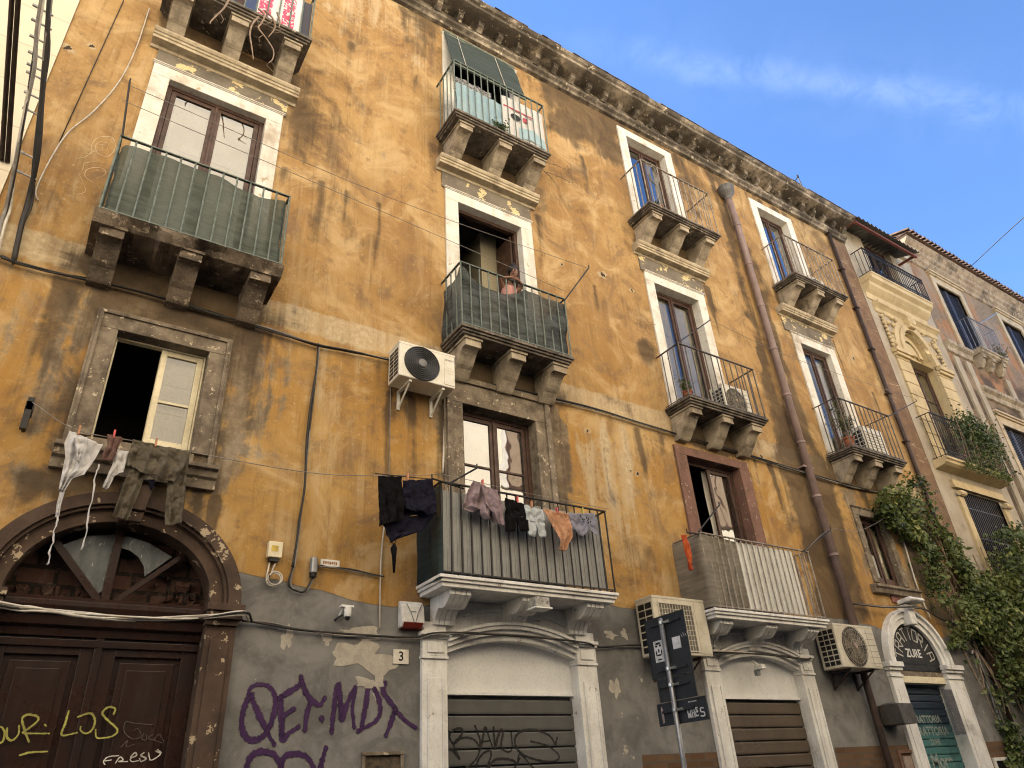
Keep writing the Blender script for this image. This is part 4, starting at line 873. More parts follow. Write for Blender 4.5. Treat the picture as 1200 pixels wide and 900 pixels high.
# ------------------------------------------------------------------ trattoria front
tr=partempty('restaurant_front',house,'white stone arch over a blue shutter with a black half round sign')
cx=12.92
b=MB(); b.ring(cx,3.16,.705,.665,.80,.76,-.05,.05); b.ring(cx,3.16,.8005,.7605,.90,.85,-.08,.003); b.ring(cx,3.16,.9005,.8505,.96,.90,-.12,.003); b.build('archivolt',WHITE_PAINT,tr,bevel=.004)
b=MB(); b.slab([(cx-.08,3.78),(cx+.08,3.78),(cx+.12,4.12),(cx-.12,4.12)],-.19,0); b.build('keystone',WHITE_PAINT,tr,bevel=.02)
b=MB()
for s in (-1,1):
    b=MB(); a,c=(cx+.70,cx+1.19) if s>0 else (cx-1.03,cx-.70)
    b.box(a,c,-.06,.2,0,2.93); b.box(a+.09,c-.09,-.07,-.0601,.4,2.75); b.box(a-.01,c+.01,-.08,.2,2.931,2.97); b.box(a,c,-.06,.2,2.971,3.03); b.box(a-.02,c+.02,-.10,.2,3.031,3.08); b.box(a-.035,c+.035,-.13,.2,3.081,3.159); b.build('pilaster',WHITE_PAINT,tr,bevel=.006)
b=MB(); n=30; b.slab([(cx+.704*math.cos(PI*k/n),3.16+.664*math.sin(PI*k/n)) for k in range(n+1)],.0,.06); sg=b.build('signboard',INK,tr)
GLYPH={'T':[[(0,1),(1,1)],[(.5,1),(.5,0)]],'R':[[(0,0),(0,1),(.9,1),(.9,.52),(0,.5)],[(.4,.5),(.95,0)]],'A':[[(0,0),(.05,.95),(.2,1),(.8,1),(.95,.9),(1,0)],[(.02,.45),(.98,.45)]],'O':[[(.1,0),(0,.15),(0,.85),(.1,1),(.9,1),(1,.85),(1,.15),(.9,0),(.1,0)]],'I':[[(.5,0),(.5,1)]]}
SIGN_LET=spray('sign_lettering',(.46,.44,.40),(.40,.38,.34),.0,90)
g=MB(); word='TRATTORIA'
for i,ch in enumerate(word):
    a=R(166-152*i/8); rx,rz=.50,.47; ox,oz=cx+rx*math.cos(a),3.19+rz*math.sin(a)
    t=math.atan2(math.cos(a)*rz,-math.sin(a)*rx); t=a-PI/2
    for gl in GLYPH[ch]:
        P=[]
        for u,v in gl:
            u=(u-.5)*.125*(.25+.75*(1 if ch!='I' else .3)); v=(v-.5)*.20
            P.append((ox+u*math.cos(t)-v*math.sin(t),oz+u*math.sin(t)+v*math.cos(t)))
        for k in range(len(P)-1): stroke(g,[P[k],P[k+1]],.021,-.004,0)
g.build('lettering',SIGN_LET,tr,recalc=False)
text('lettering','ZURE',.19,(cx-.03,-.003,3.33),PAPER,tr,bold=.004)
b=MB(); b.box(cx-.699,cx+.699,.0,.1,3.05,3.155); b.build('sign_rail',INK,tr)
b=MB(); b.box(cx-.699,cx+.699,.01,.2,2.965,3.049); b.build('lintel_band',GREY_STONE,tr); b=MB(); b.box(cx-.699,cx+.699,.0,.2,2.86,2.9645); b.build('lintel',CREAM_PAINT,tr,bevel=.004)
mm=M('painted_blue_shutter'); n=mm.noise(2.4,5,.65); x_,y_,z_=mm.sep(); f=mm.op('ADD',mm.sm(z_,2.6,1.9,lin=True),mm.op('MULTIPLY',mm.op('SUBTRACT',n,.5),1.2))
c=mm.mix(mm.sm(f,.25,.75),(.012,.025,.045),(.055,.16,.155)); c=mm.mix(mm.sm(mm.noise(5,4,.6,8),.55,.7,0,.7),c,(.02,.05,.075)); mm.bsdf(c,.5)
b=MB(); z=0; prof=[]; ys=.16
while z<2.84: prof+=[(ys,z),(ys-.004,z+.015),(ys-.004,z+.090),(ys,z+.098),(ys+.025,z+.1),(ys+.025,z+.112)]; z+=.113
b.add([(x,y,zz) for y,zz in prof for x in (cx-.699,cx+.699)],[(2*i,2*i+1,2*i+3,2*i+2) for i in range(len(prof)-1)]); b.box(cx-.69,cx+.69,.18,.2,0,2.86); b.build('roller_shutter',mm.mat,tr,recalc=False)
LETTER_W=gen('shutter_lettering',(.34,.36,.31),(.12,.19,.19),.6,20,0)
text('lettering','TRATTORIA',.155,(12.92,.153,2.32),LETTER_W,tr,bold=.004); text('lettering','TRATTORIA',.185,(12.96,.153,2.14),LETTER_W,tr,bold=.004); text('lettering','ZURE',.12,(12.96,.153,1.985),LETTER_W,tr,bold=.003)
text('lettering','More',.29,(12.99,.153,1.70),LETTER_W,tr,bold=.008)

# ------------------------------------------------------------------ downpipes
dp=partempty('downpipe',house,'mauve downpipe running from the cornice to the ground')
b=MB(); b.lathe((11.1,-.14,12.92),(0,0,1),[(.075,0),(.08,.08),(.17,.20),(.185,.32),(.19,.36),(.16,.365)],16); b.build('hopper_head',SHEET_METAL,dp,smooth=False)
b=MB(); b.tube([(11.1,-.14,12.95),(11.2,-.11,12.3),(11.2,-.11,3.45)],.07,14); b.tube([(11.2,-.11,3.45),(11.09,-.10,2.9),(11.09,-.10,0)],.055,12,1); b.build('pipe',[PIPE,PIPE_DARK],dp,smooth=True)
for z in (12.2,11.1,10.0,8.95,7.9,6.9,5.85,4.8): b=MB(); b.lathe((11.2,-.11,z),(0,0,1),[(.074,0),(.082,.005),(.082,.045),(.074,.05)],14); b.build('pipe_collar',PIPE,dp)
b=MB(); b.box(11.04,11.34,-.13,.0,6.42,6.455); b.build('pipe_collar',PIPE,dp)
dp=partempty('downpipe',house,'thin dark brown downpipe at the end of the ochre wall')
b=MB(); b.tube([(15.24,-.07,13.85),(15.24,-.07,2.0)],.045,10); b.build('pipe',PIPE_DARK,dp,smooth=True)
for z in np.arange(3,13.8,1.2): b=MB(); b.box(15.17,15.31,-.125,.0,z,z+.03); b.build('pipe_clip',PIPE_DARK,dp)
# antenna frame on the roof
b=MB(); b.tube([(13.44,-.40,14.25),(14.02,-.40,14.93),(14.12,-.40,14.2)],.018,6); b.tube([(14.02,-.4,14.92),(14.02,-.4,14.99)],.025,6); tag(b.build('antenna_frame',IRON_BLACK),'bent dark metal frame standing on the roof edge against the sky','antenna')
# ------------------------------------------------------------------ second house (pale yellow, carved)
YEL=gen('pale_yellow_render',(.56,.445,.255),(.46,.36,.205),.85,2.2,.25,.006,dirt=.25,dirtcol=(.2,.14,.08),streak=.2)
GREYCREAM=gen('grey_cream_render',(.42,.36,.27),(.34,.285,.21),.85,2.2,.2,.005,dirt=.2,streak=.2)
hb=thing('baroque_house','narrow pale yellow house with a carved arched window and two iron balconies','building',(17.85,0,0))
X0,X1=16.06,19.55
hl=[(17.02,18.30,7.60,10.55),(16.95,18.75,4.6,6.98),(17.1,18.5,12.72,14.6)]
wall_sheet('wall',X0,X1,0,14.6,hl,GREYCREAM,hb,.12,0,arch=[(17.66,10.5,.64,1.0)])
b=MB(); b.box(X0,X1,8.7,9,0,14.6); b.box(X0,X1,3,9,14.6,14.7); b.build('rear_wall',GREYCREAM,hb)
# rusticated field round the window
for a,c in ((16.42,17.0),(18.32,18.95)):
    b=MB()
    for z in np.arange(7.65,10.40,.34): b.box(a,c,-.05,.003,z,z+.325)
    b.build('rustication',YEL,hb,bevel=.012)
b=MB(); b.ring(17.66,10.62,.64,.90,.80,1.05,-.09,.003,30); b.ring(17.66,10.62,.8005,1.0505,.98,1.22,-.05,.003,30); b.build('archivolt',YEL,hb,bevel=.006)
b=MB(); b.box(16.38,16.98,-.12,.003,10.42,10.50); b.box(16.35,17.0,-.16,.003,10.501,10.62); b.build('impost',YEL,hb,bevel=.008); b=MB(); b.box(18.34,18.97,-.12,.003,10.42,10.50); b.box(18.32,19.0,-.16,.003,10.501,10.62); b.build('impost',YEL,hb,bevel=.008)
b=MB(); b.box(17.52,17.80,-.2,.003,11.55,11.86); b.lathe((17.66,-.18,11.72),(0,1,0),[(.10,-.06),(.14,0),(.10,.06)],12); b.build('keystone',YEL,hb,bevel=.03)
# carved spandrels: little scrolls and leaves
b=MB(); rr=random.Random(5)
for q in range(70):
    x=rr.uniform(16.42,18.95); z=rr.uniform(10.7,11.75); 
    if ((x-17.66)/1.0)**2+((z-10.62)/1.24)**2<1: continue
    r=rr.uniform(.03,.075); b.lathe((x,-.03,z),(0,1,0),[(.01,-.05),(r*.7,-.045),(r,-.01),(r,.03)],9)
for s in (-1,1):
    for k in range(9): b.lathe((17.66+s*1.22,-.05,10.72+k*.11),(0,1,0),[(.01,-.04),(.05,-.03),(.06,.02)],8)
b.build('carving',YEL,hb,smooth=True)
b=MB(); b.prism([(.003,11.72),(-.04,11.74),(-.05,11.85),(-.11,11.90),(-.16,11.93),(-.17,12.0),(.003,12.03)],16.3,19.2); b.prism([(.003,12.1),(-.03,12.1),(-.04,12.28),(-.12,12.34),(-.2,12.42),(-.22,12.5),(-.32,12.56),(-.34,12.68),(.003,12.7)],16.12,19.0); b.build('entablature',YEL,hb,bevel=.006)
b=MB(); b.ring(17.66,10.9,.0,.0,.28,.34,.12,.16,20,0,PI); b.ring(17.66,10.86,.36,.44,.5,.6,.10,.16,20); b.build('shell_ornament',YEL,hb)
b=MB(); pts=[(17.66+.64*math.cos(PI*k/20),10.5+.99*math.sin(PI*k/20)) for k in range(21)]
b.band([(x,10.55) for x,_ in pts],pts,.2,.23); b.build('niche_back',YEL,hb)
b=MB(); vs=[]; 
for x,z in pts: vs+=[(x,0,z),(x,.21,z)]
b.add(vs,[(2*i,2*i+1,2*i+3,2*i+2) for i in range(20)]); b.build('niche_reveal',YEL,hb,recalc=False)
window(hb,17.02,18.30,7.60,10.55,y=.2,reveal=YEL,curtain=(None,CURTAIN_WHITE),glass=GLASS_TOP,rail_at=[9.6])
w=window(hb,17.1,18.5,12.72,14.55,y=.15,reveal=GREYCREAM)
w=partempty('grille_window',hb)
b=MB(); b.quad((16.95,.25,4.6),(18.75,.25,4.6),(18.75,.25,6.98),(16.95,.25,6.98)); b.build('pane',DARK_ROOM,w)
b=MB()
for k in range(19): b.box(17.0+k*.094,17.025+k*.094,.03,.05,4.6,6.98)
for z in (5.2,5.9,6.6): b.box(16.95,18.75,.028,.052,z,z+.025)
b.build('grille',IRON_BLACK,w)
b=MB(); b.box(16.72,16.93,-.06,.003,4.4,6.8); b.box(18.77,18.98,-.06,.003,4.4,6.8); b.box(16.66,19.04,-.09,.003,7.0,7.06); b.box(16.7,19.0,-.06,.003,7.061,7.2)
for x in (16.82,18.88): b.lathe((x,-.1,6.86),(1,0,0),[(.06,-.12),(.07,0),(.06,.12)],12)
b.build('surround',YEL,w,bevel=.006)
def iron_balcony(par,x0,x1,zt,yf,rz,lab,lattice=True,slabmat=YEL,mat=IRON_BLACK):
    w=partempty('balcony',par,lab)
    b=MB(); b.prism([(0,zt),(yf,zt),(yf,zt-.05),(yf+.04,zt-.07),(yf+.05,zt-.12),(yf+.12,zt-.16),(0,zt-.2)],x0,x1); b.build('slab',slabmat,w,bevel=.005)
    b=MB(); railing(b,x0+.03,x1-.03,yf+.03,zt,rz,.11,r=.008)
    if lattice:
        b.box(x0+.04,x1-.04,yf+.022,yf+.038,rz-.16,rz-.147); b.box(x0+.04,x1-.04,yf+.022,yf+.038,zt+.16,zt+.173)
        x=x0+.1
        while x<x1-.05:
            for z in (rz-.08,zt+.1):
                c=[(x+.045*math.cos(2*PI*k/9),yf+.03,z+.05*math.sin(2*PI*k/9)) for k in range(10)]; b.tube(c,.006,4,cap=False)
            x+=.11
    b.build('railing',mat,w); return w
iron_balcony(hb,16.24,19.18,7.58,-.34,8.68,'black iron balcony below the carved arch')
iron_balcony(hb,16.10,19.0,12.72,-.36,13.52,'black iron balcony under the corrugated awning')
aw=partempty('awning',hb,'grey corrugated awning on a red steel frame')
b=MB(); vs=[]; xs=np.linspace(15.9,18.9,150)
for x in xs:
    w_=.035*math.sin(x*2*PI/.19); vs+=[(x,-.62,14.28+w_),(x,.9,14.86+w_)]
b.add(vs,[(2*i,2*i+1,2*i+3,2*i+2) for i in range(149)]); b.build('roof_sheet',SHEET_METAL,aw,recalc=False,smooth=True)
b=MB(); b.box(15.95,18.88,-.52,-.46,14.17,14.235); b.box(15.95,16.0,-.459,.5,14.2,14.26); b.box(18.8,18.85,-.459,.5,14.2,14.26); b.box(16.6,16.64,.02,.06,12.72,14.3); b.build('frame',RUST_PAINT,aw)

# ------------------------------------------------------------------ third house (orange and brick)
mo=M('orange_brick_render'); n=mo.noise(1.1,6,.68,2); bc,bf=mo.brick((.23,.155,.10),(.17,.115,.075),(.24,.20,.14),.24,.08); st=mo.noise((4,4,.4),5,.65,5); fi=mo.noise(14,4,.6,7)
c=mo.mix(mo.sm(n,.40,.58),(.34,.17,.075),(.27,.20,.14)); c=mo.mix(mo.sm(mo.noise(.9,5,.6,31),.47,.55),c,bc); c=mo.mix(mo.sm(st,.5,.7,0,.75),c,(.16,.09,.055)); c=mo.mix(mo.sm(fi,.58,.7,0,.5),c,(.45,.3,.18))
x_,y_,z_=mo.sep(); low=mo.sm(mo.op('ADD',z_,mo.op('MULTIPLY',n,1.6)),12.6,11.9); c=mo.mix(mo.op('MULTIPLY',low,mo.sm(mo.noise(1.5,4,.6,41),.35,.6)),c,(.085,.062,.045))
mo.bsdf(c,.92,mo.bump(mo.op('ADD',n,mo.op('MULTIPLY',fi,.3)),.5,.02)); ORANGE=mo.mat
BLIND_DARK=gen('dark_blind',(.050,.046,.055),(.036,.034,.042),.5,(1,1,30),.1,.003)
ho=thing('brick_house','orange and brick house with tiled eaves, cream window surrounds and dark shutters, far right','building',(32,0,0))
Y0,Y1=19.56,46
wins=[(20.78,22.20,11.95,14.32),(24.75,26.15,11.95,14.30),(28.7,30.1,11.95,14.3),(32.6,34,11.95,14.3),(20.95,22.25,7.4,9.55),(24.85,26.2,7.4,9.55),(28.8,30.1,7.4,9.55),(32.7,34,7.4,9.55),(21,22.6,3.9,5.8),(25,26.4,3.9,5.8),(29,30.4,3.9,5.8)]
wall_sheet('wall',Y0,Y1,0,15.0,wins,ORANGE,ho,.2,0)
b=MB(); b.box(Y0,Y1,8.7,9,0,15); b.box(Y0,Y0+.02,.004,8.69,0,15); b.box(Y0,Y1,.0,9,15.01,15.1); b.build('rear_wall',ORANGE,ho)
b=MB(); b.prism([(.003,14.70),(-.05,14.72),(-.06,14.84),(-.12,14.9),(-.14,15.0),(-.2,15.05),(-.22,15.16),(-.28,15.22),(-.34,15.3),(-.34,15.38),(.003,15.42)],Y0-.25,Y1); b.build('cornice',gen('pale_cornice',(.40,.31,.21),(.25,.18,.12),.9,4,.5,.01,dirt=.6,chip=.3),ho)
b=MB(); x=Y0-.35
while x<Y1:
    j=random.uniform(-.015,.02); pts=[(x,-.50+j,15.42),(x+.02,-.50+j,15.48),(x+.07,-.50+j,15.515),(x+.12,-.50+j,15.48),(x+.14,-.50+j,15.42)]
    up_=[(px,3.5,pz+1.15) for px,_,pz in pts]; b.add(pts+up_,[(0,1,6,5),(1,2,7,6),(2,3,8,7),(3,4,9,8),(0,4,3,2,1)])
    x+=.205
b.box(Y0-.3,Y1,-.42,3.4,15.39,15.415); b.build('roof_tiles',TILE,ho,recalc=False)
b=MB(); b.tube([(19.3,.3,14.6),(19.3,.3,15.75)],.13,12); b.box(18.95,19.5,-.1,1,14.6,15.2); b.build('chimney',GREYCREAM,ho)
for a,c,z0,z1 in wins:
    w=partempty('window',ho)
    b=MB(); b.box(a-.2,a,-.05,.003,z0,z1); b.box(c,c+.2,-.05,.003,z0,z1); b.box(a-.2,c+.2,-.051,.003,z1,z1+.3); b.box(a-.3,c+.3,-.14,.003,z1+.301,z1+.36); b.box(a-.26,c+.26,-.1,.003,z1+.24,z1+.30); b.build('surround',gen('x_surround',(.52,.42,.28),(.42,.33,.22),.85,3,.2,.004,dirt=.3,streak=.2) if 'XS' not in globals() else XS,w,bevel=.006)
    if 'XS' not in globals(): XS=bpy.data.materials['x_surround']; XS.name='cream_surround'
    b=MB(); m_=(a+c)/2
    z=z0+.02
    for p,q in ((a+.01,m_-.01),(m_+.01,c-.01)):
        b.box(p,p+.06,.05,.09,z0,z1); b.box(q-.06,q,.05,.09,z0,z1)
        zz=z0+.05
        while zz<z1-.05: b.prism([(.088,zz),(.055,zz-.01),(.055,zz+.005),(.088,zz+.05)],p+.06,q-.06); zz+=.055
    b.build('shutter',BLIND_DARK,w)
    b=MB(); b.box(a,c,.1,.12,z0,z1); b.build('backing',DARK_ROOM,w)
    if z0>10 or 6<z0<8:
        if a>22 or z0>10:
            iron_balcony(ho,a-.1+.35 if z0>10 else a-.25,c+.42 if z0>10 else c+.25,z0-.02,-.36,z0+1.02,None,False,BAL_STONE,STEEL)
            for q in (a+.4,(a+c)/2+.25,c+.15): b=MB(); b.prism(bracket_profile(z0-.2,.28,.34),q-.09,q+.09); b.build('bracket',BAL_STONE,ho,bevel=.005)
b=MB(); b.prism([(.003,11.5),(-.06,11.52),(-.08,11.66),(-.16,11.72),(-.17,11.82),(.003,11.86)],Y0,20.9); b.prism([(.003,10.3),(-.06,10.32),(-.08,10.46),(-.16,10.52),(-.17,10.62),(.003,10.66)],Y0+1.0,22.9); b.build('string_course',BAL_STONE,ho,bevel=.005)
for x in (19.72,20.35,22.6): b=MB(); b.box(x,x+.28,-.06,.003,6.4,11.4); b.build('pilaster',GREYCREAM,ho,bevel=.006)
b=MB(); b.tube([(21.75,-.33,12.95),(22.9,-.55,13.6)],.02,6); b.build('clothes_rod',STEEL,ho)

# ------------------------------------------------------------------ cream neighbour on the left
mc=M('cream_block_render'); bc,bf=mc.brick((.68,.60,.46),(.65,.57,.43),(.46,.38,.28),2.2,.62,.006); n=mc.noise(2,5,.6)
mc.bsdf(mc.mix(mc.sm(n,.4,.7,0,.25),bc,(.5,.42,.3)),.85,mc.bump(bf,-.3,.01)); CREAM=mc.mat
hn=thing('cream_house','cream block built house at the left edge next to the ochre wall','building',(-6,0,0))
wall_sheet('wall',-11,-1.171,0,16,[],CREAM,hn,.6,-.02)
b=MB(); b.box(-11,-1.2,8,8.3,0,16); b.box(-11,-1.19,0,8,16.01,16.1); b.box(-1.2,-1.175,-.018,8,0,16); b.build('rear_wall',CREAM,hn)
b=MB(); b.prism([(.0,10.52),(-.05,10.55),(-.06,10.66),(-.14,10.72),(-.14,10.78),(.0,10.8)],-11,-1.172); b.build('string_course',RUST_PAINT if False else GREY_STONE,hn)

# ------------------------------------------------------------------ opposite side of the street
OPP=gen('opposite_cream_render',(.74,.66,.52),(.68,.60,.47),.85,1.2,.2,.006,dirt=.1,dirtcol=(.35,.27,.17))
hp=thing('opposite_house','long cream house across the street with brown windows and white surrounds','building',(8,-9.2,0))
OH=13.5; b=MB(); b.box(14.001,50,-17,-9.2,4.2,OH); b.box(-22,14,-17,-9.2,4.2,23); b.build('wall',OPP,hp); b=MB(); b.box(-22,50,-17,-9.19,0,4.199); b.build('bounce_cut_base',gen('bounce_cut_dark',(.16,.145,.13),(.11,.10,.09),.85,2,.4,.01),hp)  # unseen: heights set for reflections, dark base added to cut bounce light
b=MB(); b.prism([(-9.199,OH-.5),(-9.1,OH-.48),(-9.0,OH-.3),(-8.8,OH-.2),(-8.8,OH-.05),(-9.199,OH)],-22,50); b.build('cornice',WHITE_STONE,hp)
first=None
for zf in (.6,4.6,8.6):
    for k in range(14):
        x=-19+k*4.4
        if first is None:
            fr=MB(); fr.box(-.85,.85,-.0,.06,2.7,2.95); fr.box(-.85,-.6,0,.06,.6,2.7); fr.box(.6,.85,0,.06,.6,2.7); 
            f2=MB(); f2.box(-.6,-.5,.0,.05,.6,2.7); f2.box(.5,.6,0,.05,.6,2.7); f2.box(-.04,.04,0,.05,.6,2.7); f2.box(-.5,.5,.0,.04,.6,.7)
            pn=MB(); pn.box(-.5,-.04,.015,.03,.7,2.7); pn.box(.04,.5,.015,.03,.7,2.7)
            ms=[]
            for nm,q,mt in (('surround',fr,WHITE_STONE),('frame',f2,BROWN_FRAME),('shutter',pn,gen('opposite_shutter',(.30,.22,.15),(.24,.17,.11),.7,4,0))):
                me=bpy.data.meshes.new(nm); me.from_pydata(q.v,[],q.f); me.materials.append(mt); ms.append((nm,me))
            dk=MB(); dk.quad((-.5,.005,.7),(.5,.005,.7),(.5,.005,2.7),(-.5,.005,2.7)); me=bpy.data.meshes.new('curtain'); me.from_pydata(dk.v,[],dk.f); me.materials.append(ROOM_GREY); ms.append(('curtain',me)); first=1
        we=bpy.data.objects.new('window',None); COL.objects.link(we); we.parent=hp; we.location=Vector((x,-9.2,zf+.4))-ORG[hp]
        for nm,me in ms:
            o=bpy.data.objects.new(nm,me); COL.objects.link(o); o.parent=we

# ------------------------------------------------------------------ street
b=MB(); b.add([(-300,-300,-.004),(300,-300,-.004),(300,300,-.004),(-300,300,-.004)],[(0,1,2,3)]); structure('ground',b,ASPHALT)
b=MB(); b.add([(-60,-7.9,0),(90,-7.9,0),(90,-1.5,0),(-60,-1.5,0)],[(0,1,2,3)]); structure('road',b,PAVING)
for nm,y0,y1 in (('pavement',-1.38,-.001),('pavement',-9.199,-8.02)):
    b=MB(); b.box(-60,90,y0,y1,-.05,.12); structure(nm,b,gen('pavement_stone',(.2,.185,.165),(.15,.14,.125),.85,2,.4,.008))
for y0,y1 in ((-1.5,-1.381),(-8.019,-7.9)):
    b=MB(); b.box(-60,90,y0,y1,-.05,.14); structure('kerb',b,PAVING,bevel=.01)

# ------------------------------------------------------------------ ivy hanging over the wall
def leaf_mat(name,c1,c2,c3):
    m=M(name); a=m.attr('tint')[0]; c=m.mix(m.sm(a,.0,.55),c1,c2); c=m.mix(m.sm(a,.6,1),c,c3)
    p=m.bsdf(c,.5,spec=.35,finish=False); t=m.n.new('ShaderNodeBsdfTranslucent'); m.lk(c,t.inputs['Color']); x=m.n.new('ShaderNodeMixShader'); x.inputs[0].default_value=.25; m.lk(p,x.inputs[1]); m.lk(t.outputs[0],x.inputs[2]); m.lk(x.outputs[0],m.out.inputs[0]); return m.mat
IVY=leaf_mat('ivy_leaf',(.034,.056,.015),(.125,.160,.042),(.36,.35,.12))
PLANT=leaf_mat('plant_leaf',(.035,.06,.02),(.085,.12,.035),(.2,.19,.08))
def leaves_mesh(name,pts,mat,parent,size=(.04,.075),nrm=(0,-1,.35),spread=.9,seed=1,folded=True):
    rs=np.random.RandomState(seed); n=len(pts); P=np.array(pts); s=size[0]+(size[1]-size[0])*rs.beta(1.3,2.2,n)
    N=np.array(nrm)[None]+rs.normal(0,spread,(n,3)); N/=np.linalg.norm(N,axis=1)[:,None]
    U=np.cross(N,rs.normal(0,1,(n,3))); U/=np.linalg.norm(U,axis=1)[:,None]; W=np.cross(N,U)
    # a leaf: five-point lobe with a fold along its rib
    t=s[:,None]; V=np.stack([P-U*t*.9, P-U*t*.15+W*t*.62+N*t*.14, P+U*t*1.0, P-U*t*.15-W*t*.62+N*t*.14],1).reshape(-1,3)
    F=np.arange(n*4).reshape(n,4); o0=ORG[parent]
    me=bpy.data.meshes.new(name); me.from_pydata((V-np.array(o0)[None]).tolist(),[],np.concatenate([F[:,[0,1,2]],F[:,[0,2,3]]]).tolist()); me.materials.append(mat)
    tint=np.repeat(np.clip(rs.beta(1.6,2.4,n)*.8+(fbm(P[:,0],P[:,2],1.8,44)-.38)*.9,0,1),4); ca=np.stack([tint,tint,tint,np.ones_like(tint)],1).astype(np.float32)
    at=me.color_attributes.new('tint','FLOAT_COLOR','POINT'); at.data.foreach_set('color',ca.ravel())
    o=bpy.data.objects.new(name,me); COL.objects.link(o); o.parent=parent; ORG[o]=o0.copy(); return o
def inpoly(x,z,poly):
    c=np.zeros(len(x),bool); n=len(poly)
    for i in range(n):
        (x1,z1),(x2,z2)=poly[i],poly[(i+1)%n]
        k=((z1>z)!=(z2>z))&(x<(x2-x1)*(z-z1)/(z2-z1+1e-12)+x1); c^=k
    return c
iv=thing('ivy_vine','dense dark green ivy spilling down over the right end of the wall','climbing plant',(16,-.1,0))
poly=SH['ivy']; rs=np.random.RandomState(4)
n=150000; x=rs.uniform(12.6,22.6,n); z=rs.uniform(1.2,7.3,n)
wx=x+(fbm(x,z,2.6,71,5)-.5)*.9; wz=z+(fbm(x,z,2.9,77,5)-.5)*.9
k=inpoly(wx,wz,poly); x=x[k]; z=z[k]
dens=fbm(x,z,1.5,81,5); dep=.10+1.0*np.clip(fbm(x,z,.9,91,4)-.30,0,1)+.12*np.clip(x-15,0,3)
k=rs.rand(len(x))<np.clip((dens-.45)*5,.02,1)*np.where(x>17,.6,.85); x=x[k];z=z[k];dep=dep[k]
y=-dep*np.sqrt(rs.rand(len(x)))-.03+rs.normal(0,.03,len(x))
print('ivy leaves',len(x))
leaves_mesh('leaves',np.stack([x,y,z],1),IVY,iv,(.020,.085),(-.1,-1,.5),.8,5)
b=MB(); rr=random.Random(8)
for q in range(26):
    xx=rr.uniform(14.6,19); zz=rr.uniform(2,3); pts=[]
    for k in range(10): pts.append((xx,-.08-.05*math.sin(k),zz)); xx+=rr.uniform(-.28,.1); zz+=rr.uniform(.2,.42)
    pts=[p for p in pts if p[2]<6.2]
    if len(pts)>3: b.tube(pts,.014,5)
b.build('stems',WOODBRANCH,iv)
